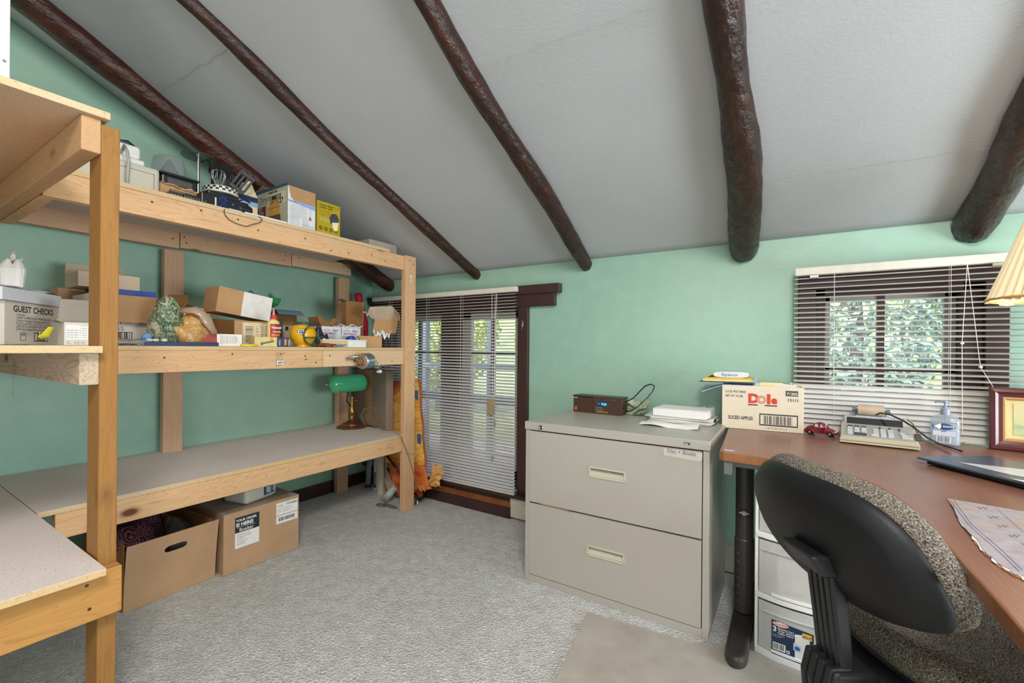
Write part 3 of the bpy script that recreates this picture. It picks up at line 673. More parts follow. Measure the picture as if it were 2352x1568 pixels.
# ------------------------------------------------------------------ chair mat and chair
MATM=N('mat_vinyl',.25,.5); co_=MATM.co(); nn=MATM.noise(co_,6,5,.6); MATM.col(MATM.ramp(nn,[(.35,srgb('b3aa9f')),(.7,srgb('c8c0b5'))])); MATM.b.inputs['Alpha'].default_value=.72; MATM.bump(MATM.noise(co_,60,3),.25,.003); MATM=MATM.mat
m=M(); pts=[(-.672,1.630),(-.235,1.668),(-.215,1.70),(-.19,1.725),(-.13,1.735),(-.07,1.725),(-.04,1.705),(.9,1.72),(.9,.1),(-.47,.1),(-.615,1.235)]
m.prism([(x,y,.003) for x,y in pts[::-1]],(0,0,.004)); tag(m.build('chair_mat',MATM,bevel=.0015),'clear brownish plastic chair mat lying on the carpet','mat')
TW=N('tweed_fabric',.95,.15); co_=TW.co(); v=TW.n('ShaderNodeTexVoronoi'); v.inputs['Scale'].default_value=420; TW.l(co_,v.inputs['Vector']); n1=TW.noise(co_,330,2,.6)
cc=TW.ramp(n1,[(.34,srgb('26231f')),(.46,srgb('6d655a')),(.56,srgb('786f64')),(.68,srgb('aba192'))]); TW.col(cc); TW.bump(v.outputs['Distance'],.6,.003); TW=TW.mat
ch=thing('office_chair','black and grey tweed office chair pushed under the desk','chair',(.33,1.33,0))
AZ=.592; W_=Vector((-math.sin(AZ),math.cos(AZ),0)); FC=Vector((W_.y,-W_.x,0)); REC=.368
UP=Vector((0,0,1))*math.cos(REC)-FC*math.sin(REC); NF=UP.cross(W_)  # points?
if NF.dot(FC)<0: NF=-NF
CC=Vector((.029,1.117,.651)); BA,BB,BN=.233,.131,2.83
def bp(x,y,dz): # chair back surface point: x across(-1..1) y up(-1..1) dz towards sitter
    curv=.040*x*x+.019*y*y; x*=1-.134*y
    return CC+W_*(x*BA)+UP*(y*BB)+NF*(dz+curv)
def sup(t,n=BN): c_,s_=math.cos(t),math.sin(t); return math.copysign(abs(c_)**(2/n),c_),math.copysign(abs(s_)**(2/n),s_)
def shellm(layers,name,mat,nseg=56,sub=0):
    m=M(); rings=[]
    for sc,dz in layers:
        if sc==0: rings.append([m.P(bp(0,0,dz))])
        else:
            rings.append([m.P(bp(*(q*sc for q in sup(2*PI*k/nseg)),dz)) for k in range(nseg)])
    for a,b in zip(rings,rings[1:]):
        for k in range(nseg):
            k2=(k+1)%nseg
            if len(a)==1: m.F([a[0],b[k],b[k2]])
            elif len(b)==1: m.F([a[k2],a[k],b[0]])
            else: m.F([a[k],b[k],b[k2],a[k2]])
    return m.build(name,mat,ch,smooth=True)
shellm([(0,-.022),(.3,-.022),(.6,-.021),(.86,-.018),(.90,-.014),(.975,.002),(1.0,.012),(.985,.018),(.8,.018),(0,.018)],'back_shell',BLKR)
shellm([(0,.019),(.6,.019),(.94,.019),(.985,.022),(1.02,.032),(1.025,.044),(1.0,.056),(.93,.065),(.78,.070),(.4,.068),(0,.066)],'back_cushion',TW)
# upright post with ribbed cover, in the mid plane of the chair
def mid(s,z): return Vector((CC.x,CC.y,0))+FC*s+Vector((0,0,z))-W_*.030
def midpx(px,py,off=0):
    d=ray(px,py); t=((CC+W_*off-CAM).dot(W_))/d.dot(W_); p=CAM+d*t; return (p-Vector((CC.x,CC.y,0))).dot(FC),p.z
a=(.000,.600); b=(.026,.392)
m=M()
def slab(s0,s1,z0,z1,hw,th,name,par=ch,mat=BLK,bev=.004,lean=(0,0)):
    m=M(); P=[]
    m.prism([mid(s0+0,z0)-W_*hw,mid(s0+th,z0)-W_*hw,mid(s1+th,z1)-W_*hw,mid(s1,z1)-W_*hw],W_*(2*hw)); return m.build(name,mat,par,bevel=bev,seg=3)
sT,zT=a; sB,zB=b
po=slab(sB,sT,zB,zT,.036,.030,'upright_post',bev=.006)
for i in range(4):
    o_=-.024+.016*i; mm_=M(); mm_.prism([mid(sB-.003,zB+.01)+W_*(o_-.0050),mid(sT-.003,zT-.006)+W_*(o_-.0050),mid(sT-.003,zT-.006)+W_*(o_+.0050),mid(sB-.003,zB+.01)+W_*(o_+.0050)],FC*.006); mm_.build('rib',BLK,po,bevel=.002)
slab(sT-.022,sT-.050,zT-.002,zT+.042,.050,.075,'post_cap',bev=.010)
# mechanism under the seat
m=M(); m.prism([mid(sB-.022,zB-.115)-W_*.045,mid(sB-.03,zB-.02)-W_*.045,mid(sB-.02,zB+.022)-W_*.045,mid(sB+.07,zB+.020)-W_*.045,mid(sB+.10,zB-.02)-W_*.045,mid(sB+.10,zB-.08)-W_*.045],W_*.09); mh=m.build('tilt_housing',BLK,ch,bevel=.010,seg=3)
for i in range(4):
    o_=-.030+.020*i; mm_=M(); mm_.prism([mid(sB-.027,zB-.11)+W_*(o_-.007),mid(sB-.035,zB-.02)+W_*(o_-.007),mid(sB-.024,zB+.026)+W_*(o_-.007),mid(sB+.02,zB+.026)+W_*(o_-.007),mid(sB+.02,zB-.1)+W_*(o_-.007)],W_*.014); mm_.build('rib',BLK,mh,bevel=.004)
m=M(); m.prism([mid(sB+.09,zB-.09)-W_*.03,mid(sB+.09,zB-.01)-W_*.03,mid(sB+.42,zB-.01)-W_*.03,mid(sB+.42,zB-.05)-W_*.03],W_*.06); m.build('seat_bracket',plain('worn_black_steel','2a2520',.4,metal=.4,var=.5,scale=40),ch,bevel=.003)
m=M(); m.prism([mid(sB+.06,zB-.055)-W_*.11,mid(sB+.06,zB+.015)-W_*.11,mid(sB+.50,zB+.015)-W_*.11,mid(sB+.50,zB-.055)-W_*.11],W_*.22); m.build('mechanism_plate',BLK,ch,bevel=.006)
kx=fr(mid(sB+.05,zB-.055)-W_*.047,FC,(0,0,1)); m=M(fr(mid(sB+.05,zB-.055)-W_*.046,-FC,(0,0,1))); m.lathe([(0,.010),(.012,.010),(.016,.004),(.016,0)],16); m.build('adjuster_knob',BLK,ch,smooth=False)
SC=mid(.362,0); SA,SB_=.245,.235
def seatm(layers,name,mat):
    m=M(); rings=[]; n=56
    for sc,z in layers:
        if sc==0: rings.append([m.P(SC+Vector((0,0,z)))])
        else:
            R_=[]
            for k in range(n):
                x,y=sup(2*PI*k/n,2.5); dz=.010*(x*x)-.025*max(0,y)**3
                R_.append(m.P(SC+W_*(x*sc*SA)+FC*(y*sc*SB_)+Vector((0,0,z+dz*sc))))
            rings.append(R_)
    for a_,b_ in zip(rings,rings[1:]):
        for k in range(n):
            k2=(k+1)%n
            if len(a_)==1: m.F([a_[0],b_[k2],b_[k]])
            elif len(b_)==1: m.F([a_[k],a_[k2],b_[0]])
            else: m.F([a_[k],a_[k2],b_[k2],b_[k]])
    return m.build(name,mat,ch,smooth=True)
seatm([(0,.385),(.6,.385),(.9,.392),(.985,.405),(.99,.414),(.9,.415),(0,.415)],'seat_pan',BLK)
seatm([(0,.414),(.9,.414),(.985,.416),(1.02,.430),(1.025,.448),(.99,.470),(.92,.480),(.75,.478),(.4,.472),(0,.470)],'seat_cushion',TW)
m=M(); cc_=mid(.362,0); m.lathe([(0,.06),(.028,.06),(.028,.20),(.018,.20),(.018,.384),(0,.384)],20,c=cc_); m.build('gas_lift',BLK,ch)
for k in range(5):
    a_=k*2*PI/5+.4; e=cc_+Vector((math.cos(a_)*.29,math.sin(a_)*.29,.075)); g=M().tube([cc_+Vector((0,0,.10)),cc_+Vector((math.cos(a_)*.15,math.sin(a_)*.15,.095)),e],[.026,.022,.014],10); l_=g.build('leg',BLK,ch,smooth=True)
    w_=M(fr((e.x,e.y,.036),(math.cos(a_+1.2),math.sin(a_+1.2),0),(0,0,1))); w_.lathe([(0,-.018),(.024,-.018),(.027,-.012),(.027,-.004),(.02,-.002),(.02,.002),(.027,.004),(.027,.012),(.024,.018),(0,.018)],18); w_.build('caster',BLK,l_,bevel=0)
# ------------------------------------------------------------------ cartons
def pX(px,X,py=792): q=PX(px,py,X); return Vector((q.x,q.y))
def pY(px,Y,py=800): q=PY(px,py,Y); return Vector((q.x,q.y))
def pd2(px,d,py=792): q=PD(px,py,d); return Vector((q.x,q.y))
def hz(px,py,pt): return zat(px,py,pt)
def carton(name,label,A,B,zb,h,W,mat,opn=False,flaps=(),group=None,inner=None,th=.0035,cat='box',tape=False,skew=None):
    A=Vector(A[:2]);B=Vector(B[:2]); L=(B-A).length; ang=math.atan2(B.y-A.y,B.x-A.x)
    root=thing(name,label,cat,(A.x,A.y,zb),group); xf=rot_z((A.x,A.y,zb),ang)
    m=M(xf)
    if opn:
        m.box((0,0,0),(L,th,h)); m.box((0,W-th,0),(L,W,h)); m.box((0,th,0),(th,W-th,h)); m.box((L-th,th,0),(L,W-th,h)); m.box((th,th,0),(L-th,W-th,th))
    else: m.box((0,0,0),(L,W,h))
    body=m.build('body',mat,root,bevel=.0015)
    for (side,ln,a) in flaps:
        a=R(a); s,c=math.sin(a),math.cos(a)
        f=M(xf)
        if side=='f': P=[(0,0,h),(L,0,h),(L-.003,-ln*s,h+ln*c),(.003,-ln*s,h+ln*c)]
        if side=='b': P=[(L,W,h),(0,W,h),(.003,W+ln*s,h+ln*c),(L-.003,W+ln*s,h+ln*c)]
        if side=='l': P=[(0,W,h),(0,0,h),(-ln*s,.003,h+ln*c),(-ln*s,W-.003,h+ln*c)]
        if side=='r': P=[(L,0,h),(L,W,h),(L+ln*s,W-.003,h+ln*c),(L+ln*s,.003,h+ln*c)]
        # slightly bowed flap
        a0,b0,c0,d0=[Vector(p) for p in P]; n_=(b0-a0).cross(d0-a0).normalized()
        f.grid(lambda u,v:(a0.lerp(b0,u)).lerp(d0.lerp(c0,u),v)+n_*(.06*ln*math.sin(PI*v)),4,5)
        f.build('flap',inner or mat,root,solid=th,smooth=False)
    if tape:
        M(xf).box((L*.0,W*.5-.024,h),(L,W*.5+.024,h+.0006)).build('tape',plain('clear_brown_tape','a98560',.2,spec=.6),root)
    front=xf@Matrix(((1,0,0,0),(0,0,-1,0),(0,1,0,0),(0,0,0,1)))
    left=xf@Matrix(((0,0,-1,0),(-1,0,0,W),(0,1,0,0),(0,0,0,1)))   # x runs from the back edge to the front edge
    right=xf@Matrix(((0,0,1,L),(1,0,0,0),(0,1,0,0),(0,0,0,1)))
    top=xf@Matrix(((1,0,0,0),(0,1,0,0),(0,0,1,h),(0,0,0,1)))
    root_info[root.name]=dict(front=front,left=left,right=right,top=top,L=L,W=W,h=h,xf=xf)
    return root,root_info[root.name]
root_info={}
def blob(c,r,seed,amp=.18,n=18,freq=3.0):
    m=M(); rnd=random.Random(seed); ph=[(rnd.uniform(-1,1),rnd.uniform(-1,1),rnd.uniform(-1,1),rnd.uniform(0,6)) for _ in range(9)]
    m.sph((0,0,0),1,n)
    for i,v in enumerate(m.v):
        f=1
        for j,(a,b,d,p) in enumerate(ph): f+=amp/3*math.sin(freq*(1+j*.45)*(a*v.x+b*v.y+d*v.z)+p)
        m.v[i]=Vector((c[0]+v.x*r[0]*f,c[1]+v.y*r[1]*f,max(c[2]+v.z*r[2]*f,c[2]-r[2])))
    return m
def paperstack(name,label,c,L,W,h,ang,mat,n=6,seed=1,cat='papers',jit=.012,group=None,par='sheet'):
    rnd=random.Random(seed); root=thing(name,label,cat,c,group)
    for i in range(n):
        z0=h*i/n; a=ang+R(rnd.uniform(-4,4)*(jit/.012)); xf=rot_z((c[0]+rnd.uniform(-jit,jit),c[1]+rnd.uniform(-jit,jit),c[2]+z0+.0002),a)
        M(xf).box((-L/2,-W/2,0),(L/2,W/2,h/n*.92)).build(par,mat[i%len(mat)] if isinstance(mat,list) else mat,root,bevel=.0006)
    return root
# ------------------------------------------------------------------ things on the middle shelf, left to right
ZM=1.0355
LBLUE=plain('pale_blue_card','c9d3e6',.6); 
A=pd2(9,1.45);B=pd2(152,1.765)
r,i=carton('carton','white-grey printed carton lettered GUEST CHECKS at the left end of the middle shelf',A,B,ZM,.146,.16,CARDW)
m=M(i['front']); s=.0165
m.text('GUEST CHECKS',.040,.112,.030,0,bold=.02); m.text('Comandas',.055,.100,.010,0)
for k,t in enumerate(('2-PART CARBONLESS PAPER/BOARD','2-Partes de Papel Autocopiante/Carton','4.25 IN x 8.50 IN (10.79 cm x 21.59 cm)','2,000 SETS LOOSE/8 PACKS OF 250','2,000 Sets Sueltos/8 Paquetes de 250')): m.text(t,.055,.089-.0098*k,.0112,0)
m.rect(.075,.014,.028,.028,1); m.rect(.078,.016,.022,.024,2,z=.0005); m.rect(.079,.033,.020,.004,1,z=.0007)
m.rect(.145,.012,.075,.032,0); m.rect(.148,.015,.069,.026,2,z=.0005); m.bars(.160,.015,.045,.026,0,z=.0007,n=16)
m.build('printing',[INK,INKG,CARDW],r)
A2=pd2(4,1.43);B2=pd2(140,1.725)
r,i=carton('white_box','flat white paper-wrapped box on top of the guest checks carton',A2,B2,ZM+.147,.042,.17,plain('wrap_white','e3e3ea',.55,var=.02))
m=M(i['top']); m.grid(lambda u,v:(u*i['L'],v*i['W'],.002+.012*math.sin(u*9+v*5)*math.sin(v*7+1)*math.sin(PI*u)+.010*math.sin(PI*v)),22,12); m.build('crumpled_wrap',plain('wrap_white','e3e3ea',.55,var=.02),r,smooth=False)
q=pd2(28,1.52)
m=M(); rnd=random.Random(4)
def cup(u,v): 
    a=2*PI*u; rr_=.034+.006*math.sin(a*3)+.01*v; z=ZM+.196+.075*v+(.022*abs(math.sin(a*2.5+.6))*(v>.95))
    if v>.95: rr_*=.6
    return (q.x+rr_*math.cos(a),q.y+.8*rr_*math.sin(a),z)
m.grid(cup,22,6,cu=True); r_=thing('paper_sack','small torn white paper sack standing on the flat white box','bag',(q.x,q.y,ZM+.196)); m.build('sack',WHT,r_,solid=.0015)
m=M(); m.tube([(q.x-.01,q.y,ZM+.27),(q.x+.0,q.y,ZM+.31),(q.x-.015,q.y+.005,ZM+.325)],[.012,.006,.002],6,flat=.3); m.tube([(q.x,q.y,ZM+.28),(q.x+.02,q.y+.02,ZM+.295)],[.010,.002],6,flat=.3); m.build('torn_edge',WHT,r_)
q=pd2(150,1.95); m=M(); m.grid(lambda u,v:(q.x-.14+.26*u*.6,q.y-.16+.36*u,ZM+.165+.05*math.sin(PI*min(1,u*1.1))+.012*math.sin(v*8+u*9)-.03*v),14,8)
for k_,v_ in enumerate(m.v): m.v[k_]=Vector((v_.x-.10*(k_%9)/8,v_.y,v_.z))
tag(m.build('brown_paper',plain('kraft_paper','b0967b',.8),solid=.002),'creased brown kraft paper lying behind the flat white box','paper')
A=pd2(147,1.50);B=pd2(224,1.57)
r,i=carton('small_carton','small open white carton with raised brown lid beside the amber post',A,B,ZM,.078,.09,CARDW,opn=True,flaps=(('b',.085,-8),('l',.02,70)),inner=CARDG)
m=M(i['front']); m.rect(.004,.020,.085,.045,1); 
for k in range(5): m.text('Model spec %d rated'%(k+3)+' 12V',.006,.057-.008*k,.0065,0,z=.0006)
m.text('IC  CE IC  15 RoHS',.006,.004,.012,0); m.rect(.005,.055,.035,.014,1,z=.0007); m.build('printing',[INKG,WHT],r)
q=pd2(92,1.50); m=M(); m.tube([(q.x,q.y,ZM+.025),(q.x+.01,q.y+.01,ZM+.032),(q.x+.03,q.y+.02,ZM+.06)],[.009,.012,.007],8,flat=.5); m.tube([(q.x,q.y,ZM+.03),(q.x-.006,q.y,ZM+.045)],[.002,.001],6); o=tag(m.build('yellow_strap',plain('yellow_tape','d9cf2e',.5)),'bright yellow tie strap in front of the guest checks carton','strap')
# big carton with hanging flap, half behind the amber post
A=pX(206,-2.33);B=pX(357,-2.33)
hh=hz(357,684,B)-ZM
r,i=carton('carton','open carton marked 3.5KGS with a flap hanging in front beside the amber post',A,B,ZM,hh,.22,CARDW,opn=True,flaps=(('f',.118,165),('b',.10,60),('r',.06,150)),inner=CARDX)
m=M(i['front']); L=i['L']
m.text('N.WEIGHT :   2.5KGS.',L-.285,.086,.022,0,z=.0004); m.text('QTY :     3.5KGS.',L-.262,.062,.022,0,z=.0004)
m.rect(L-.225,.022,.145,.034,0); m.rect(L-.222,.0245,.139,.029,1,z=.0005); m.bars(L-.22,.0245,.135,.029,0,z=.0007,n=22); m.build('printing',[INK,CARDW],r)
A=pX(230,-2.42);B=pX(358,-2.42)
r,i=carton('blue_box','long flat blue box lying on the 3.5KGS carton',A,B,ZM+hh+.002,.030,.16,BLUE)
A=pX(178,-2.45);B=pX(320,-2.45)
r,i=carton('tray_carton','pale tan shallow carton lying on the long blue box',A,B,ZM+hh+.034,.062,.18,CARDL,flaps=(('b',.05,0),))
A=pX(132,-2.60);B=pX(196,-2.60)
r,i=carton('brown_carton','dark brown carton standing against the wall left of the amber post',A,B,ZM,.24,.12,CARD)
# clear bag with lens
q=pX(305,-2.13); m=blob((q.x,q.y,ZM+.012),(.05,.085,.012),3,.35); r_=thing('parts_bag','clear plastic parts bag with a blue lens at the shelf edge','bag',(q.x,q.y,ZM)); m.build('bag',plain('grey_bag','a7a49f',.25,alpha=.75,spec=.7),r_,smooth=True)
M(Matrix.Translation((q.x+.02,q.y+.035,ZM+.036))@Matrix.Rotation(.5,4,'X')).lathe([(0,.012),(.012,.010),(.018,0),(.014,-.010),(0,-.012)],10).build('lens',plain('lens_blue','6f9fd0',.08,spec=.9),r_,smooth=False)
m=M(); 
for k in range(5): m.box((q.x-.03,q.y+.005+k*.012,ZM+.002+k*.002),(q.x+.035,q.y+.05+k*.012,ZM+.004+k*.002))
m.build('papers',WHT,r_)
# green printed bag and brown produce bag
k=N('green_print_bag',.3,.5); n1=k.noise(k.co(),38,4,.6,1.5); k.col(k.ramp(n1,[(.47,srgb('b8ad92')),(.50,srgb('3d6f48')),(.57,srgb('2c5c3a')),(.60,srgb('a79f86'))])); k.bump(n1,.3,.006); GB=k.mat
k=N('brown_film_bag',.18,.6); n1=k.noise(k.co(),22,5,.6,1.2); k.col(k.ramp(n1,[(.35,srgb('a8763f')),(.55,srgb('c79a58')),(.7,srgb('d9b98a'))])); k.bump(n1,.8,.012); BB_=k.mat
q=pX(384,-2.21); r_=thing('printed_bag','clear plastic bag printed with green lettering leaning beside the brown bag','bag',(q.x,q.y,ZM))
def pillow(c,wx,wy,h,seed,tw=.0,top=.5):
    rnd=random.Random(seed); p1,p2,p3=[rnd.uniform(0,6) for _ in range(3)]
    m=M()
    def fn(u,v):
        a=2*PI*u; pr=(math.sin(PI*min(1,max(0,v*.86+.10))))**.6; pr=pr*(1-v)+pr*v*top if v>.5 else pr
        rr=1+.10*math.sin(3*a+p1+v*5)+.06*math.sin(7*a+p2+v*11)+.03*math.sin(13*a+p3+v*23)
        return (c[0]+wx*pr*rr*math.cos(a),c[1]+wy*pr*rr*math.sin(a)+tw*v*h,c[2]+h*v)
    m.grid(fn,30,18,cu=True); a0=[i*19 for i in range(30)]; m.F(a0[::-1]); m.F([i*19+18 for i in range(30)])
    return m
pillow((q.x,q.y,ZM),.050,.062,.205,2,top=.9).build('bag',GB,r_,smooth=True)
m=M(onX(q.x+.060)); m.text("WE'VE EVER",-.05+q.y,ZM+.105,.016,0,bold=.02); m.text('OWED',-.045+q.y,ZM+.082,.026,0,bold=.04); m.text('SIX FOR',-.04+q.y,ZM+.052,.016,0,bold=.03); m.text('SAVINGS',-.03+q.y,ZM+.032,.018,0,bold=.03); m.build('lettering',plain('bag_green_ink','1f5a33',.5),r_)
q=pX(448,-2.17); r_=thing('produce_bag','knotted translucent brown plastic bag of small goods on the middle shelf','bag',(q.x,q.y,ZM))
pillow((q.x,q.y,ZM),.055,.080,.155,5,top=.6).build('bag',BB_,r_,smooth=True)
a=PX(415,712,-2.17);b=PX(448,712,-2.13);c_=PX(475,735,-2.11);d_=PX(493,765,-2.10)
M().tube([a,b,(b+c_)/2+Vector((0.01,0,.005)),c_,d_],[.018,.024,.020,.026,.014],10,flat=.5).build('twisted_neck',plain('film_pinkish','b79a80',.2,spec=.6,alpha=.85),r_,smooth=True)
A=pX(366,-2.50);B=pX(410,-2.46)
carton('brown_carton','open brown carton behind the printed bag with one wide flap up',A,B,ZM,.16,.20,CARDX,opn=True,flaps=(('b',.10,-5),('f',.09,70),('r',.05,35)),inner=CARDI)
A=pX(421,-2.36);B=pX(481,-2.36)
r,i=carton('cream_box','cream box with a rounded cream lid behind the produce bag',A,B,ZM,.155,.09,CARDK)
m=M(i['front']); m.rect(.10,.150,.045,.003,0); m.build('printing',RED,r)
m=M(); q=pX(440,-2.40); m.xf=Matrix.Translation((q.x,q.y,ZM+.155)); m.lathe([(.050,0),(.050,.016),(.044,.024),(0,.026)],24); m.build('lid',CARDK,r,smooth=False)
# tilted tan and white carton
p=[PX(495,714,-2.30),PX(619,738,-2.30),PX(648,711,-2.30),PX(521,660,-2.30)]
X_=(p[1]-p[0]).normalized(); Lx=(p[1]-p[0]).length; Y_=(p[3]-p[0]); Y_=(Y_-X_*Y_.dot(X_)); Ly=Y_.length; Y_.normalize()
q=p[0]; r_=thing('tilted_carton','tan and white open carton tilted on top of the box lying on its side','box',q)
mt=fr(q,X_,Y_)
m=M(mt); D_=.14; t_=.0035; m.box((0,0,-t_),(Lx*.44,Ly,0),0); m.box((Lx*.44,0,-t_),(Lx,Ly,0),1); m.box((0,0,-D_),(t_,Ly,-t_),0); m.box((Lx-t_,0,-D_),(Lx,Ly,-t_),1); m.box((t_,0,-D_),(Lx-t_,t_,-t_),0); m.box((0,0,-D_),(Lx,Ly,-D_+t_),0)
m.build('body',[CARDX,plain('white_carton_face','e2dbd6',.6)],r_)
q=PX(576,690,-2.36); m=M(); m.tube([PX(572,700,-2.40),PX(570,676,-2.40),PX(575,667,-2.40),PX(581,672,-2.40),PX(585,690,-2.40),PX(588,705,-2.40)],.0035,8); tag(m.build('green_cable',plain('green_wire','0e5a44',.4)),'dark green wire loop sticking out behind the tilted carton','cable')
gm=plain('green_tissue','2f9a5c',.45,var=.25,scale=30)
m=M(); qs=[PX(a_,b_,-2.42) for a_,b_ in((611,701),(622,684),(620,672),(632,684),(646,686),(640,700),(628,706))]
c0=PX(628,694,-2.36)
for k_ in range(len(qs)): m.poly([c0,qs[k_],qs[(k_+1)%len(qs)]]); 
for k_ in range(0,6,2): m.poly([c0+Vector((-.03,0,.005)),qs[k_]+Vector((-.04,.01,.0)),qs[k_+1]+Vector((-.02,.0,.01))])
tag(m.build('green_tissue',gm,solid=.001),'crumpled green tissue poking up behind the tilted carton','tissue')
# box lying open, label on the end
A=pX(538,-2.22);B=pX(640,-2.22); zt=hz(538,735,A)-ZM
r,i=carton('printed_carton','tan carton with a cream printed label lying under the tilted carton',A,B,ZM,zt,.06,CARDX,opn=False)
m=M(i['front']); L=i['L']
m.rect(.034,.004,L-.07,zt-.012,0); m.bars(.05,.02,.035,zt-.045,1,z=.0006,n=16,vert=False); 
for k,t in enumerate(('1 6 8 3 1','QTY 24','PLM 285','LOT 03 22')): m.text(t,.100+.022*k,zt-.02,.017,1,z=.0006,rot=-PI/2)
m.rect(.036,.006,.002,zt-.016,1,z=.0006); m.build('printing',[CARDK,INKG],r)
p0=pX(482,-2.42)
m=M(); a_=A; m.prism([(p0.x,p0.y,ZM),(a_.x-.002,a_.y,ZM),(a_.x-.002,a_.y,ZM+zt),(p0.x,p0.y,ZM+zt+.012)],(-.004,.003,0)); m.build('flap',CARDI,r)
# small cream carton bits
A=pX(484,-2.20);B=pX(506,-2.20); carton('small_cream_box','tiny cream box standing behind the white and red tube box',A,B,ZM,.05,.03,CARDK)
# white and red box lying
A=pX(467,-2.125);B=pX(556,-2.110); r,i=carton('tube_box','white and red tube box lying at the front edge of the shelf',A,B,ZM,.054,.045,plain('tube_white','e6ddd2',.5))
m=M(i['front']); L=i['L']; m.prism([(-.002,0,.0),(.052,0,0),(.050,.0535,0),(-.001,.0535,0)],(0,0,.0008),0); 
for k in range(6): m.text('Apply to clean dry surface',.062,.044-.006*k,.006,1)
m.text('Care',L-.02,.018,.012,1,rot=PI/2); m.build('printing',[plain('dark_red_print','a33b26',.5),INKG],r)
A=pX(332,-2.085);B=pX(503,-2.078); r,i=carton('navy_tray','long flat navy tray at the front edge of the middle shelf',A,B,ZM,.016,.04,NAVY,opn=True,cat='tray')
m=M(); 
for k_,(dx,dy) in enumerate(((.015,.01),(.02,.03),(.0,.06))): m.sph((A.x-.02+dx*.3,A.y+.01+dy,ZM+.022),(.007,.012,.006),8)
tag(m.build('white_beads',WPL,kind='stuff'),'small white plastic bits resting on the navy tray','parts')
# nail boxes
A=pX(585,-2.105);B=pX(637,-2.100); r,i=carton('bolt_box','cream hardware box printed with a bolt in front of the glue bottle',A,B,ZM,.046,.07,plain('cream_yellow_card','dcc68c',.6))
m=M(i['front']); m.tube([(.03,.014,.002),(.085,.026,.002)],.006,8,m=0,flat=.3); m.tube([(.026,.012,.003),(.034,.014,.003)],.009,8,m=0,flat=.3)
for k_ in range(5): m.text('steel hex bolts',.098,.040-.007*k_,.005,1,sx=.5)
m.rect(.07,.030,.012,.014,2); m.build('printing',[plain('bolt_grey','7c7468',.5),INKG,plain('orange_yellow','d9a12c',.5)],r)
A=pX(557,-2.085);B=pX(590,-2.085); m=M(rot_z((A.x,A.y,ZM+.001),PI/2)); m.lathe([(.014,.0),(.020,.0),(.020,.009),(.014,.009),(.014,.0)],20,c=(.04,.02,0),sx=1.9); tag(m.build('tape_roll',plain('yellow_roll','e0c02a',.4)),'flat yellow tape roll lying in front of the cream label','tape')
A=pX(638,-2.108);B=pX(664,-2.100); r,i=carton('blue_hardware_box','small navy blue hardware box lying beside the cream bolt box',A,B,ZM,.046,.07,NAVY)
m=M(i['front']); L=i['L']; m.rect(.030,.008,.011,.030,0); m.text('NAILS',.012,.006,.011,1,rot=PI/2,z=.0006); m.text('NAILS',.056,.006,.011,1,rot=PI/2,z=.0006); m.build('printing',[plain('orange_box','d5823a',.5),WHT],r)
# glue bottle
q=pX(628,-2.165); g=thing('glue_bottle','cream glue bottle with a red cap and red label','bottle',(q.x,q.y,ZM))
m=M(Matrix.Translation((q.x,q.y,ZM))); m.lathe([(0,0),(.026,0),(.029,.006),(.029,.105),(.026,.122),(.014,.134),(.012,.136),(0,.136)],24,sx=.72,sy=1.05); m.build('body',plain('glue_cream','e8cf86',.3,spec=.5),g,smooth=True)
M(Matrix.Translation((q.x,q.y,ZM))).lathe([(.0,.135),(.0145,.135),(.0145,.150),(.010,.153),(0,.153)],20).build('cap',plain('red_cap','d8322a',.35),g,smooth=False)
M(Matrix.Translation((q.x,q.y,ZM))).lathe([(0,.152),(.0075,.153),(.005,.172),(.0035,.190),(0,.191)],14).build('nozzle',plain('pink_nozzle','e79b93',.35,alpha=.8),g,smooth=True)
m=M(onX(q.x+.0218)); 
def cyl_patch(m,y0,y1,z0,z1,mi,rx=.0213,ry=.0309):
    for k_ in range(8):
        a0=y0+(y1-y0)*k_/8;a1=y0+(y1-y0)*(k_+1)/8
        m.poly([(q.x+rx*math.cos(a0),q.y+ry*math.sin(a0),z0),(q.x+rx*math.cos(a1),q.y+ry*math.sin(a1),z0),(q.x+rx*math.cos(a1),q.y+ry*math.sin(a1),z1),(q.x+rx*math.cos(a0),q.y+ry*math.sin(a0),z1)],mi)
m=M(); cyl_patch(m,-.9,.9,ZM+.030,ZM+.112,0); cyl_patch(m,-.7,.7,ZM+.052,ZM+.062,1,.0216,.0312); cyl_patch(m,-.7,.7,ZM+.036,ZM+.046,1,.0216,.0312); m.xf=onX(q.x+.0232); m.text('Titebond',q.y-.0245,ZM+.089,.0135,2,bold=.05); m.text('ORIGINAL',q.y-.018,ZM+.070,.009,2,bold=.03); m.build('label',[plain('glue_red','b5262a',.4),plain('glue_orange','e08a2a',.4),WHT],g)
A=pX(640,-2.26);B=pX(649,-2.26); carton('dark_tall_box','narrow dark green-black box standing behind the glue bottle',A,B,ZM,.135,.03,plain('dark_teal_box','28413f',.5))
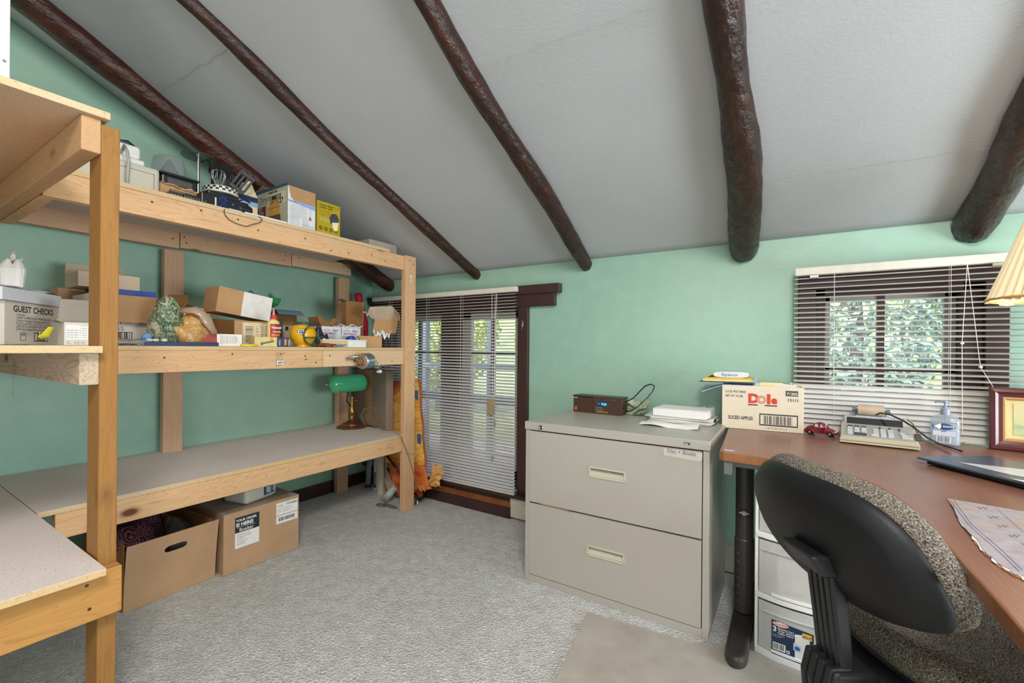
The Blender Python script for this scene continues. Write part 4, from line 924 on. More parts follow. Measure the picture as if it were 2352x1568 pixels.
# open carton with grey-blue flap
A=pX(650,-2.36);B=pX(712,-2.36)
r,i=carton('flap_carton','open tan carton with a slate-blue top flap behind the helmet mug',A,B,ZM,.118,.13,CARDL,opn=True,flaps=(('b',.065,0),),inner=CARDI)
m=M(i['xf']); L=i['L']; m.grid(lambda u,v:(.0+L*.95*u,.13-.085*v,.183+.024*math.sin(PI*v*1.05)),6,6); m.build('flap',plain('slate_card','5f7580',.7),r,solid=.003)
m=M(i['xf']); m.prism([(0,0,.118),(0,.13,.118),(-.02,.13,.18),(-.035,.02,.165)],(-.003,0,0)); m.build('flap',plain('teal_card','2d6378',.6),r)
m=M(i['front']); m.rect(.012,.09,.018,.022,0); m.rect(.12,.095,.022,.018,0); m.build('printing',INK,r)
m=M(); q2=pX(694,-2.24); m.tube([(q2.x,q2.y,ZM+.0),(q2.x,q2.y,ZM+.13),(q2.x,q2.y+.004,ZM+.19)],[.002,.002,.0012],6); tag(m.build('thin_rod',BRASS),'thin brass rod standing upright behind the helmet mug','rod')
# helmet mug
q=pX(696,-2.165); hm=thing('helmet_mug','yellow football helmet shaped mug with a dark green face guard and lid','mug',(q.x,q.y,ZM)); cz=ZM+.066
m=M(); 
def hel(u,v):
    a=2*PI*u; t=PI*(.10+.86*v); z=-math.cos(t); rr=math.sin(t)
    dr=1.0
    x=.058*rr*math.cos(a)*dr; y=.066*rr*math.sin(a)*dr
    return (q.x+x,q.y+y,cz+.066*z if z<.72 else cz+.066*.72+(z-.72)*.01)
m.grid(hel,32,20,cu=True); m.build('shell',YEL,hm,smooth=True)
M(Matrix.Translation((q.x,q.y,ZM))).lathe([(0,0),(.034,0),(.036,.006),(.028,.02),(0,.02)],24).build('foot',YEL,hm,smooth=True)
M(Matrix.Translation((q.x-.004,q.y+.004,cz+.045))).lathe([(0,.018),(.040,.018),(.045,.010),(.046,0),(0,0)],28).build('lid',plain('lid_green','33504a',.4),hm,smooth=False)
gd=Vector((.90,.42,0)).normalized(); sd=Vector((-gd.y,gd.x,0))
def gp(a,zz,off=0): # point around the face opening
    return Vector((q.x,q.y,cz))+gd*(math.cos(a)*(.074+off))+sd*(math.sin(a)*.058)+Vector((0,0,zz))
def ring(aa,z0,z1):
    P=[]
    for k_ in range(24):
        t=2*PI*k_/24; c_=math.copysign(abs(math.cos(t))**.8,math.cos(t)); s_=math.copysign(abs(math.sin(t))**.8,math.sin(t))
        P.append(gp(c_*aa,(z0+z1)/2+(z1-z0)/2*s_))
    return P
gu=M(); gu.tube(ring(1.05,-.060,.048),.0042,8,closed=True); gu.tube([gp(-1.05+2.1*k_/14,-.018,.004*math.sin(PI*k_/14)) for k_ in range(15)],.0038,8); gu.tube([gp(.25,.048),gp(.22,.02,.006),gp(.22,-.02,.006),gp(.25,-.060)],.0040,8); gu.tube([gp(.75,.046),gp(.78,.0,.003),gp(.72,-.05)],.0040,8); gu.tube([gp(.22,-.035,.012),gp(.75,-.035,.012)],.0038,8); gu.build('face_guard',DGR,hm,smooth=True)
m=M(); ld=Vector((.80,-.60,0)).normalized(); c0=Vector((q.x,q.y,cz))+Vector((ld.x*.058,ld.y*.066,0))*.99+Vector((0,0,.012)); mf=fr(c0+ld*.0008,Vector((-ld.y,ld.x,0)),(0,0,1))
m=M(mf)
def el(cx,cy,rx,ry,mi,z,n=26,bend=6.0):
    m.poly([(cx+rx*math.cos(2*PI*k/n),cy+ry*math.sin(2*PI*k/n),z-bend*(cx+rx*math.cos(2*PI*k/n))**2-bend*(cy+ry*math.sin(2*PI*k/n))**2) for k in range(n)],mi)
el(0,0,.0185,.0165,0,.0014); el(0,0,.0160,.0140,1,.0018)
m.text('G',-.0100,-.0085,.025,0,bold=.05,sx=1.05,z=.0021); m.build('emblem',[DGR,WHT],hm,label='oval letter emblem')
for k_ in(-1,1): M().sph(gp(1.10*k_,-.004),.005,8).build('guard_bolt',plain('rust_red','7a2a18',.4),hm,smooth=True)
# odds and ends right of the mug
q=pX(738,-2.16)
m=M(); m.poly([(q.x,q.y-.035,ZM+.05),(q.x,q.y-.012,ZM+.115),(q.x-.01,q.y+.02,ZM+.06)]); m.poly([(q.x+.01,q.y-.03,ZM+.03),(q.x,q.y+.03,ZM+.075),(q.x-.01,q.y+.05,ZM+.04),(q.x+.01,q.y+.01,ZM)]); tag(m.build('black_packet',plain('black_film','2a2b33',.25,var=.5,scale=60),solid=.006),'crumpled black and silver packet between the helmet mug and the alarm boxes','packet')
m=M(fr((q.x+.018,q.y-.022,ZM+.012),(0,.85,-.5),(0,.5,.85))); m.box((0,0,0),(.035,.045,.004)); tag(m.build('cream_card',CARDK,bevel=.001),'small cream card leaning beside the helmet mug','card')
q=pX(752,-2.10); tag(blob((q.x,q.y,ZM+.009),(.022,.055,.009),8,.4).build('chip_bag',plain('orange_brown_bag','7d4326',.5,var=.5,scale=80),smooth=True),'flat orange-brown bag lying at the shelf edge in front of the cream tray','bag')
q=pX(778,-2.088); tag(blob((q.x,q.y,ZM+.008),(.012,.035,.008),9,.5).build('foil_packet',plain('silver_foil','b9bac8',.12,metal=.8,var=.4,scale=90)),'shiny silver foil packet lying in front of the white tray','packet')
# alarm boxes
A=pX(739,-2.22);B=pX(783,-2.22); r,i=carton('alarm_box','white alarm box with an open brown top at left of its twin',A,B,ZM,.118,.10,plain('alarm_white','dcd6de',.5),opn=True,flaps=(('l',.055,25),),inner=CARDI,group=None)
def alert(i,r):
    m=M(i['front']); L=i['L']
    m.text('SPECTRA',.008,.090,.015,1,sx=.75); m.text('Alert',L*.52,.090,.019,0,bold=.02,shear=.2); m.text('ADVANCE',.008,.074,.014,0,sx=1.35,bold=.03)
    for k in range(4): m.text('strobe horn speaker',.008,.060-.011*k,.007,1)
    m.lathe([(0,0),(.014,0)],14,c=(L-.03,.04,.0003),m=2); m.build('printing',[plain('alarm_red','a3203c',.5),INKG,plain('ice_blue_print','a9bfd8',.5)],r)
alert(i,r)
m=M(i['xf']); L=i['L']
P=[(0,.1,.118)]; P+= [(.002,.1,.118),(.040,.10,.175),(.075,.10,.175)]
for k_ in range(9): a_=PI+PI*k_/8; P.append((.105+.030*math.cos(a_),.10,.170+.022*math.sin(a_)))
P+=[(.17,.10,.172),(L+.02,.10,.118)]; m.prism(P,(0,.0035,0)); m.build('flap',CARDI,r)
A=pX(786,-2.22);B=pX(828,-2.22); r,i=carton('alarm_box','white alarm box with a crumpled white top at right of its twin',A,B,ZM,.122,.12,plain('alarm_white','dcd6de',.5)); alert(i,r)
m=M(i['top']); m.grid(lambda u,v:(-.008+u*(i['L']+.016),-.008+v*(i['W']+.016),.004+.014*math.sin(u*11+2)*math.sin(v*9+1)),14,10); m.build('crumpled_sheet',WHT,r,solid=.001)
A=pX(795,-2.38);B=pX(833,-2.38); zt=hz(810,690,A)-ZM
r,i=carton('tall_carton','tall narrow brown carton standing open behind the alarm boxes',A,B,ZM,zt,.05,CARDI,opn=True,flaps=(('l',.03,80),),inner=plain('slate_card','5f7580',.7)); M(i['xf']).box((i['L']-.0005,-.0008,.01),(i['L']+.003,.05,zt)).build('edge_tape',plain('salmon_edge','d89a78',.6),r)
# tray, cups and caps
A=pX(741,-2.120);B=pX(841,-2.100); r,i=carton('plastic_tray','shallow cream and white plastic tray at the front of the middle shelf',A,B,ZM,.042,.085,plain('tray_white','e5e0da',.4),opn=True,cat='tray',th=.004)
m=M(i['front']); m.prism([(0,0,0),(i['L']*.56,0,0),(i['L']*.56,.042,0),(0,.042,0)],(0,0,.0012)); m.build('cream_side',plain('tray_cream','d6bd88',.5),r)
M(i['xf']).box((-.004,-.005,.038),(i['L']+.004,0,.043)).build('rim',plain('tray_white','e5e0da',.4),r,bevel=.001)
for k_,(px,s_) in enumerate(((770,.030),(789,.024))):
    q=pX(px,-2.155); m=M(Matrix.Translation((q.x,q.y,ZM+.028))@Matrix.Rotation(.9 if k_ else -.5,4,'X')); m.lathe([(s_*.55,0),(s_*.62,.0),(s_,.052),(s_*.96,.052),(s_*.55,.002),(0,.002)],20); tag(m.build('clear_cup',GLS,smooth=True),('wide' if k_==0 else 'small')+' clear plastic cup lying in the plastic tray','cup')
q=pX(806,-2.15); tag(M(Matrix.Translation((q.x,q.y,ZM+.036))@Matrix.Rotation(.3,4,'X')).lathe([(0,.028),(.018,.028),(.027,.018),(.028,.0),(0,0)],18).build('blue_disc',BLUE,smooth=True),'round blue plastic cap lying in the plastic tray','cap')
q=pX(828,-2.15); r_=thing('cord_reel','small orange and white cord coil lying in the plastic tray','cord',(q.x,q.y,ZM+.03)); M(fr((q.x,q.y,ZM+.045),(0,1,0),(0,0,1))).tube([(.020*math.cos(k_*PI/8),.016*math.sin(k_*PI/8),0) for k_ in range(16)],.003,6,closed=True).build('coil',CREAM,r_); M().sph((q.x+.004,q.y,ZM+.048),.009,8).build('plug',plain('orange_yellow','d9a12c',.5),r_,smooth=True)
# red umbrella in the corner
a=PX(822,676,-2.62);b=PX(839,742,-2.60); r_=thing('red_umbrella','folded red umbrella standing in the corner of the room','umbrella',(b.x,b.y,ZM)); M().tube([a+Vector((0,0,.01)),a,a.lerp(b,.15),a.lerp(b,.5),b,Vector((b.x,b.y,ZM+.001))],[.010,.030,.026,.018,.022,.020],12).build('cloth',plain('crimson_cloth','b0163a',.5,var=.3,scale=14),r_,smooth=True)
m=M(); p_=a.lerp(b,.62)+Vector((.024,0,0)); m.box((p_.x-.004,p_.y-.012,p_.z-.006),(p_.x+.001,p_.y+.012,p_.z+.006)); m.build('white_band',WHT,r_)
# dome lid carton at the corner post
A=pX(824,-2.16);q0=pX(877,-2.092);B=pX(905,-2.15)
dv=(A-q0); Ld=dv.length
r,i=carton('dome_lid_carton','open brown carton with a folded raised lid next to the corner post',A,q0,ZM,.068,.075,CARDX,opn=True,inner=CARDL)
m=M(i['right']); m.rect(0,0,.075,.067,0); m.rect(.008,.006,.05,.04,1,z=.0006); 
for k in range(5): m.text('MADE FOR 12V AC',.010,.038-.008*k,.006,2,z=.0009)
m.rect(.045,.05,.022,.010,2,z=.0006); m.build('printing',[plain('white_carton_face','e2dbd6',.6),WHT,INKG],r)
Pz=lambda px,py,X:PX(px,py,X)
m=M(); m.poly([Pz(855,765,-2.22),Pz(910,765,-2.18),Pz(914,733,-2.20),Pz(861,733,-2.24)]); m.build('lid',CARDX,r,solid=.003)
m=M(); a0,b0,c0,d0=Pz(861,733,-2.24),Pz(914,733,-2.20),Pz(901,703,-2.16),Pz(849,705,-2.20); m.poly([a0,b0,c0,d0]); m.build('lid_top',CARDL,r,solid=.003)
m=M(); m.grid(lambda u,v:(a0.lerp(d0,v)+Vector((.0,0,0))).lerp(Pz(840,722,-2.19)+Vector((0.01,0,.012*math.cos(v*PI))),u)+Vector((0,0,-.012*math.sin(PI*u)*(1-v))),6,6); m.build('lid_ear',CARDL,r,solid=.002)
m=M(); m.poly([b0,c0,Pz(918,722,-2.14)]); m.poly([b0,Pz(918,722,-2.14),Pz(920,740,-2.16)]); m.build('lid_ear',CARDL,r,solid=.002)
m=M(); rnd=random.Random(2)
c0=Vector((q0.x-.03,q0.y+.02,ZM+.062))
m.grid(lambda u,v:c0+Vector((.05*(v-.5),.10*(u-.45),.016+.02*math.sin(u*7+1)*math.cos(v*6)+.012*math.sin(u*17+v*9))),14,8); m.build('tissue_paper',WHT,r,solid=.001)
# ------------------------------------------------------------------ things on the top shelf
ZT=1.6335
A=pX(150,-2.17,430);B=pX(368,-2.17,440); h1=hz(367,390,B)-ZT
r,i=carton('office_machine','large off-white plastic machine with a grey cord at the left of the top shelf',A,B,ZT,h1,.30,CREAM,cat='machine'); L=i['L']
bpy.data.objects[r.name].children[0].modifiers['b'].width=.012
m=M(i['front'])
for (a,b,c_,d) in((.02,h1-.028,L-.04,.0025),(.02,.018,L-.04,.0025)): m.rect(a,b,c_,d,0)
m.rect(L-.022,.018,.0025,h1-.044,0); m.build('panel_groove',plain('groove_grey','7d776c',.6),r)
M(i['xf']).box((.02,.02,h1+.001),(L-.045,.26,h1+.022)).build('lid',WPL,r,bevel=.005)
M(i['xf']).box((.02,.025,h1+.022),(L-.055,.25,h1+.075)).build('lid_top',WPL,r,bevel=.012,seg=3)
cp=[PX(276,352,-2.20),PX(286,334,-2.19),PX(292,345,-2.165),PX(295,372,-2.155),PX(293,400,-2.155),PX(292,424,-2.155)]
M().tube(cp,.0055,8).build('cord',plain('cord_grey','a9a6a4',.4),r,smooth=True)
q=PX(291,330,-2.25); tag(M().tube([q+Vector((0,-.05,-.008)),q,q+Vector((0,.035,-.016))],[.010,.016,.010],10,flat=.7).build('black_plug',BLK,smooth=True),'black rounded plug lying on the lid of the off-white machine','plug')
# corrugated tray with the black appliance on it
A=pX(369,-2.16,450);B=pX(470,-2.16,470)
r,i=carton('corrugated_tray','torn brown corrugated tray holding dark gadgets under the clear domed appliance',A,B,ZT,.062,.20,CARDX,opn=True,inner=CARDX,cat='tray')
m=M(i['top']); rnd=random.Random(1); pts=[(0,.0,0)]+[(i['L']*k/12,-.012+rnd.uniform(-.008,.008),.004+rnd.uniform(-.004,.004)-.010*(k/12)) for k in range(13)]+[(i['L'],.06,-.002),(0,.06,.004)]
m.poly(pts[1:]); m.build('torn_flap',CARD,r,solid=.004)
m=M(i['front']); m.rect(.03,.005,.14,.04,0); m.rect(.034,.008,.132,.034,1,z=.0005); m.bars(.036,.009,.128,.031,0,z=.0007,n=20); m.build('printing',[INK,CARDX],r)
A=pX(371,-2.19,430);B=pX(455,-2.19,450); zb=ZT+.064
r,i=carton('black_appliance','black appliance base topped with a clear plastic dome',A,B,zb,.050,.16,BLK,cat='appliance'); bpy.data.objects[r.name].children[0].modifiers['b'].width=.008
L=i['L']; M(i['xf']).box((-.006,-.006,.048),(L+.006,.166,.057)).build('rim',BLK,r,bevel=.003)
m=M(i['front']); m.rect(.02,.012,.09,.024,0,z=.0006); m.build('display',plain('grey_display','55524e',.3),r)
m=M(i['xf']); m.grid(lambda u,v:(L*.42+(.062-.010*v*v)*math.cos(2*PI*u)*(1+.05*math.sin(6*PI*u))*(1 if v<.92 else .75),.08+(.06-.01*v)*math.sin(2*PI*u)*(1+.04*math.sin(10*PI*u))*(1 if v<.92 else .75),.058+.088*v),26,10,cu=True); m.F([a_*11+10 for a_ in range(26)]); m.build('clear_dome',plain('dome_clear','969c9a',.04,alpha=.40,spec=.9,var=.02),r,smooth=True)
M(i['xf']).lathe([(0,.058),(.03,.058),(.034,.085),(.02,.11),(.008,.135),(0,.136)],20,c=(L*.42,.08,0)).build('reamer',plain('dome_inner_grey','5f6462',.15,alpha=.8,spec=.8),r,smooth=True)
# steel stand with glass disc
q=PX(455,440,-2.34); r=thing('glass_cake_stand','tall stand with a steel rod and a round glass disc behind the black appliance','stand',(q.x,q.y,ZT))
zt=hz(455,362,q); M(Matrix.Translation((q.x,q.y,ZT))).lathe([(0,0),(.06,0),(.06,.006),(.006,.010),(.005,zt-ZT),(.009,zt-ZT+.002),(.009,zt-ZT+.016),(0,zt-ZT+.017)],24).build('rod',STEEL,r)
M(Matrix.Translation((q.x,q.y,zt))).lathe([(0,0),(.066,0),(.069,.003),(.066,.006),(0,.006)],36).build('glass_disc',plain('smoky_glass','5a6660',.05,alpha=.45,spec=.9),r)
# gadgets in front (black, small)
for k_,(px0,px1,py,lab,hh) in enumerate(((388,420,462,'small black gadget with silver dots at the front of the corrugated tray',.022),(424,462,470,'black connector block lying right of the small black gadget',.026))):
    A=pX(px0,-2.105,py);B=pX(px1,-2.10,py); r,i=carton('black_gadget',lab,A,B,ZT,hh,.04,BLK,cat='gadget')
    m=M(i['front'])
    for j in range(7): m.lathe([(0,0),(.0025,0)],8,c=(.008+j*.011,hh*.5,.0006))
    m.build('silver_dots',STEEL,r)
# utensil crock and utensils
q=PX(507,470,-2.26); zc=hz(507,449,q); r=thing('utensil_crock','black pot with a black and white checkered rim holding kitchen utensils','crock',(q.x,q.y,ZT)); H_=zc-ZT
M(Matrix.Translation((q.x,q.y,ZT))).lathe([(0,0),(.052,0),(.060,H_*.4),(.060,H_),(.056,H_),(.050,.006),(0,.006)],32).build('pot',BLK,r,smooth=False)
m=M(Matrix.Translation((q.x,q.y,zc)))
m.lathe([(.060,-.001),(.068,.0),(.070,.008),(.070,.026),(.064,.030),(.060,.028)],40,m=0); m.build('rim',plain('rim_cream','e2dccb',.35),r,smooth=False)
m=M(Matrix.Translation((q.x,q.y,zc)))
for j in range(36):
    for l_ in(0,1):
        if (j+l_)%2: continue
        a0=2*PI*j/36;a1=2*PI*(j+1)/36; z0,z1=.008+.009*l_,.0165+.009*l_; R_=.0706; m.poly([(R_*math.cos(a0),R_*math.sin(a0),z0),(R_*math.cos(a1),R_*math.sin(a1),z0),(R_*math.cos(a1),R_*math.sin(a1),z1),(R_*math.cos(a0),R_*math.sin(a0),z1)])
m.build('checker_print',INK,r)
cq=Vector((q.x,q.y,zc)); cb=Vector((q.x,q.y,ZT+.01))
wz=thing('wire_whisk','wire whisk standing in the checkered crock','whisk',cb)
top=PX(502,390,-2.25); hd=cq+Vector((0,-.01,.0)); ax=(top-hd)
m=M(); m.tube([cb+Vector((0,-.01,0)),hd+ax*.02],[.006,.008],8); m.build('handle',STEEL,wz)
for k_ in range(5):
    a_=PI*k_/5; d_=Vector((math.cos(a_),math.sin(a_),0)); P=[]
    for j in range(17):
        t=j/16; s_=math.sin(PI*t); w_=.032*math.sin(2*PI*t)*(.55+.45*s_)
        P.append(hd+ax*(s_**.8)+d_*w_)
    M().tube(P,.0011,5).build('wire',STEEL,wz,smooth=True)
def utensil(name,label,base,tip,hw,hl,mat,slots=0,nd=None):
    r=thing(name,label,'utensil',base); ax=(tip-base); L_=ax.length; ax.normalize(); nd=nd or Vector((1,-.3,0)); w=ax.cross(nd).normalized()
    M().tube([base,tip-ax*hl*.9],[.005,.004],8,flat=.6).build('handle',BLK,r,smooth=True)
    mf=fr(tip-ax*hl,w,ax); m=M(mf)
    if slots:
        xs=[-hw+2*hw*k/(2*slots+1) for k in range(2*slots+2)]
        m.box((-hw,0,0),(hw,hl*.18,.003)).box((-hw,hl*.85,0),(hw,hl,.003))
        for k in range(slots+1): m.box((xs[2*k],hl*.18,0),(xs[2*k+1],hl*.85,.003))
    else: m.prism([(-hw*.5,0,0),(hw*.5,0,0),(hw,hl*.35,0),(hw*.9,hl*.9,0),(hw*.4,hl,0),(-hw*.4,hl,0),(-hw*.9,hl*.9,0),(-hw,hl*.35,0)],(0,0,.003))
    m.build('head',mat,r,bevel=.001); return r
utensil('slotted_spatula','wide black slotted spatula leaning right out of the checkered crock',cq+Vector((0,.02,-.03)),PX(571,401,-2.20),.034,.095,BLK,3)
utensil('slotted_spoon','black slotted spoon with pale gaps beside the wide spatula',cq+Vector((-.01,.01,-.03)),PX(545,408,-2.26),.026,.07,BLK,3)
utensil('large_ladle','dark rounded serving spoon standing at the back of the crock',cb+Vector((-.02,-.02,0)),PX(524,380,-2.34),.030,.08,BLK)
utensil('large_ladle','dark rounded serving spoon leaning left out of the crock',cb+Vector((-.02,-.03,0)),PX(497,378,-2.36),.030,.08,BLK)
m=M(); P=[PX(462,372,-2.3),PX(474,366,-2.3),PX(484,380,-2.3),PX(487,405,-2.3),PX(484,440,-2.3)]; 
for dx in(0,.006,.012): m.tube([p+Vector((dx,dx*.3,0)) for p in P],.003,6)
tag(m.build('black_cable',BLKR,smooth=True,kind='stuff'),'bundle of black cable looping left of the whisk','cable')
# projector-like black device with blue rings and hanging cord
A=pX(462,-2.12,480);B=pX(572,-2.12,495)
r,i=carton('black_recorder','black electronic device with blue rings at the front of the top shelf',A,B,ZT,.060,.09,BLK,cat='device'); bpy.data.objects[r.name].children[0].modifiers['b'].width=.006; L=i['L']
M(i['xf']).box((.03,.01,.060),(L*.80,.085,.080)).build('upper_shell',BLK,r,bevel=.006)
m=M(i['front'])
for cx0,cy0 in((.085,.045),(.085,.012)): m.lathe([(.009,.001),(.011,.003),(.014,.003),(.015,0)],18,c=(cx0,cy0,0))
m.build('blue_ring',BLUE,r); 
m=M(i['front']); m.rect(.052,.008,.006,.04,0,z=.001); m.rect(.11,-.0,.052,.016,0,z=.0012); m.build('white_strip',WPL,r)
m=M(i['front']); m.lathe([(0,.003),(.005,.003),(.006,0)],10,c=(.125,.035,0)); m.build('button',plain('violet_button','4a3fb0',.4),r)
M(i['xf']@Matrix.Translation((L*.93,.02,.030))@Matrix.Rotation(PI/2,4,'Y')).lathe([(0,-.03),(.020,-.03),(.024,-.02),(.024,.02),(.020,.03),(0,.03)],20).build('lens_barrel',BLK,r,smooth=False)
M().tube([PX(546,462,-2.14),PX(560,458,-2.13),PX(575,466,-2.13)],.004,6).build('strap',BLK,r)
cp=[PX(521,473,-2.10),PX(515,482,-2.065),PX(516,492,-2.063),PX(526,504,-2.062),PX(545,514,-2.062),PX(566,520,-2.062),PX(582,515,-2.062),PX(597,511,-2.062),PX(603,504,-2.063),PX(596,498,-2.066),PX(578,492,-2.12)]
M().tube(cp,.0016,6).build('cord',BLK,r,smooth=True)
A=pX(563,-2.095,495);B=pX(660,-2.09,512)
r=thing('vent_grille','narrow white slotted grille strip lying along the front edge of the top shelf','grille',((A.x+B.x)/2,(A.y+B.y)/2,ZT)); ang=math.atan2(B.y-A.y,B.x-A.x); L=(B-A).length; xf=rot_z((A.x,A.y,ZT),ang)
M(xf).box((0,0,0),(L,.006,.012)).box((0,.034,0),(L,.040,.012)).build('rail',WPL,r,bevel=.001)
for k_ in range(16): M(xf).box((.004+k_*L/16,.006,.002),(.004+k_*L/16+.008,.034,.011)).build('slat',WPL,r)
# cream and navy box behind
A=pX(548,-2.26,480);B=pX(592,-2.26,490); hh=hz(592,455,B)-ZT
r,i=carton('striped_box','cream box with a blue stripe and raised white flap behind the black device',A,B,ZT,hh,.05,CARDK)
m=M(i['front']); m.rect(0,hh-.028,i['L'],.026,0); m.rect(0,hh-.05,i['L'],.02,1); m.build('printing',[NAVY,plain('sky_stripe','7fa9cf',.5)],r)
m=M(i['xf']); L=i['L']; m.prism([(0,.002,hh),(L,.002,hh),(L*.75,.03,hh+.085),(L*.1,.02,hh+.05)],(0,.003,0)); m.build('flap',CARDK,r)
# pendant lamp carton: two printed faces
B_=PX(724,540,-2.115);A_=PX(661,516,-2.115)
hh=min(zat(660,424,(A_.x,A_.y)),zceil(B_.y)-.012)-ZT
Wd=.36
r,i=carton('lamp_carton','large open carton printed with a stained glass pendant lamp',(A_.x,A_.y),(B_.x,B_.y),ZT,hh,Wd,plain('lamp_box_white','d9dadb',.55),opn=True,inner=CARDX)
L=i['L']; lb=plain('light_blue_print','8eabd8',.5); tan=CARDX
m=M(i['front'])
m.poly([(.002,hh-.001,.0004),(L-.001,hh-.001,.0004),(L-.001,hh*.66,.0004),(L*.22,hh*.655,.0004),(L*.10,hh*.72,.0004)],0)
m.poly([(.0,hh*.66,.0006),(L*.25,hh*.655,.0006),(L-.001,hh*.66,.0006),(L-.001,hh*.55,.0006),(L*.25,hh*.60,.0006),(0,hh*.62,.0006)],1)
m.text('Portable',.012,hh*.615,.010,2,z=.0009)
for k in range(7): m.text(('Includes shade and cord','One 100 watt maximum bulb')[k%2],.012,hh*.54-.009*k,.0075,2)
for k in range(6): m.text('Assembly required',.012,hh*.25-.0085*k,.0065,2)
for k in range(5): m.text('UPC 0 4471',L*.52,hh*.27-.0085*k,.0065,2)
for k in range(3): m.text('Imported by lighting group',L*.52,hh*.12-.009*k,.0065,2)
m.rect(L*.80,hh*.36,.0012,hh*.22,2); m.prism([(L*.78,hh*.36,.0006),(L*.82,hh*.36,.0006),(L*.86,hh*.27,.0006),(L*.74,hh*.27,.0006)],(0,0,.0003),3)
m.build('printing',[tan,lb,INKG,plain('amber_glass_print','b4683a',.5)],r)
m=M(i['left']); fw=Wd; n0=fw*.42  # x runs back -> front edge
n0=.045
m.rect(0,0,fw,hh,0,z=.0003)
m.text('Tamor',.10,hh*.76,.036,1,sx=.9,z=.0006); m.text('A tradition of light',.10,hh*.70,.011,2,z=.0006)
m.rect(.175,hh*.60,.165,hh*.30,3,z=.0006); m.bars(.185,hh*.73,.12,hh*.13,1,z=.0009,n=22); m.text('COMPUTER',.18,hh*.905,.016,1,bold=.04,z=.0009)
m.text('127',.265,hh*.62,.036,1,bold=.04,z=.0009); m.text('SKU 44',.19,hh*.66,.013,1,z=.0009); m.text('11 D',.20,hh*.615,.013,1,z=.0009)
m.rect(.055,hh*.22,.105,hh*.42,4,z=.0006)
for k,t in enumerate(('Tiffany','Style','Amber Glass','Mini Pendant','Hand Made','Art Glass')): m.text(t,.106,hh*.585-k*.0125,.0135,5,z=.0009,align='CENTER')
m.rect(.055,hh*.165,.105,hh*.045,2,z=.0006)
cx0,cz0=.235,hh*.12; 
prof=[(.018,.130),(.030,.118),(.050,.085),(.060,.045),(.066,.0)]
for j in range(6):
    a0=-1+2*j/6;a1=-1+2*(j+1)/6
    for (r0,z0),(r1,z1) in zip(prof,prof[1:]): m.poly([(cx0+a0*r1+.001,cz0+z1+.002,.0007),(cx0+a1*r1-.001,cz0+z1+.002,.0007),(cx0+a1*r0-.001,cz0+z0,.0007),(cx0+a0*r0+.001,cz0+z0,.0007)],6 if z1>.01 else 7)
m.poly([(cx0-.066,cz0-.004,.0006),(cx0+.066,cz0-.004,.0006),(cx0+.05,cz0+.09,.0006),(cx0+.02,cz0+.135,.0006),(cx0-.02,cz0+.135,.0006),(cx0-.05,cz0+.09,.0006)],1)
m.rect(cx0-.014,cz0+.132,.028,.014,1,z=.0009)
m.build('printing',[plain('lamp_box_beige','b9b39c',.6),INK,INKG,plain('sticker_pale','d5cfb0',.6),plain('maroon_print','6d2a1c',.5),WHT,plain('amber_glass_bright','e0a03c',.4),plain('dark_amber_print','6a4a22',.5)],r)
m=M(i['xf']); m.poly([(-.001,.0,hh),(-.001,Wd,hh),(-.004,Wd,hh+.010),(-.004,.0,hh+.010)]); m.build('blue_top_edge',plain('petrol_edge','2d5166',.5),r,solid=.003)
m=M(i['xf']); m.poly([(L*.02,Wd,hh),(L,Wd,hh),(L*.7,Wd-.10,hh+.035),(L*.1,Wd-.10,hh+.045)]); m.build('flap',CARDG,r,solid=.003)
# yellow carton
B_=PX(781,546,-2.115);A_=PX(727,530,-2.115); hh=zat(726,458,(A_.x,A_.y))-ZT
r,i=carton('yellow_carton','glossy yellow carton printed with a wall lantern next to the lamp carton',(A_.x+.0,A_.y+.004),(B_.x,B_.y),ZT,hh,.14,plain('yellow_card','b59c1e',.3,spec=.6)); L=i['L']
m=M(i['front']); m.text('Coastal Wall',.010,hh*.87,.015,0,bold=.02); m.text('Lantern Light',.010,hh*.80,.015,0,bold=.02); m.text('1076  5276',L*.60,hh*.88,.013,1)
for k in range(5): m.text('Energy saver outdoor',.010,hh*.73-.009*k,.0075,1)
for k in range(3): m.text('dusk to dawn sensor',L*.08,hh*.53-.010*k,.009,2)
cx0,cy0=L*.74,hh*.45
m.poly([(cx0-.032,cy0+.02,.0006),(cx0-.018,cy0+.045,.0006),(cx0+.012,cy0+.048,.0006),(cx0+.032,cy0+.02,.0006),(cx0+.02,cy0+.0,.0006),(cx0-.014,cy0-.004,.0006),(cx0-.024,cy0-.014,.0006)],3); m.poly([(cx0-.014,cy0-.002,.0008),(cx0+.026,cy0+.006,.0008),(cx0+.018,cy0-.040,.0008),(cx0+.002,cy0-.045,.0008),(cx0-.012,cy0-.03,.0008)],2)
m.lathe([(.010,0),(.014,0)],16,c=(cx0+.004,cy0+.035,.0010),m=0)
for k in range(4):
    m.lathe([(.0085,0),(.0115,0)],18,c=(.020+k*(L-.04)/3.2,.035,.0006),m=0); m.rect(.017+k*(L-.04)/3.2,.030,.006,.010,0,z=.0006)
m.build('printing',[plain('olive_dark','3a3410',.5),plain('olive_mid','6c6120',.5),plain('pale_yellow_print','e9dfb4',.4),plain('lantern_grey','4a4a52',.4)],r)
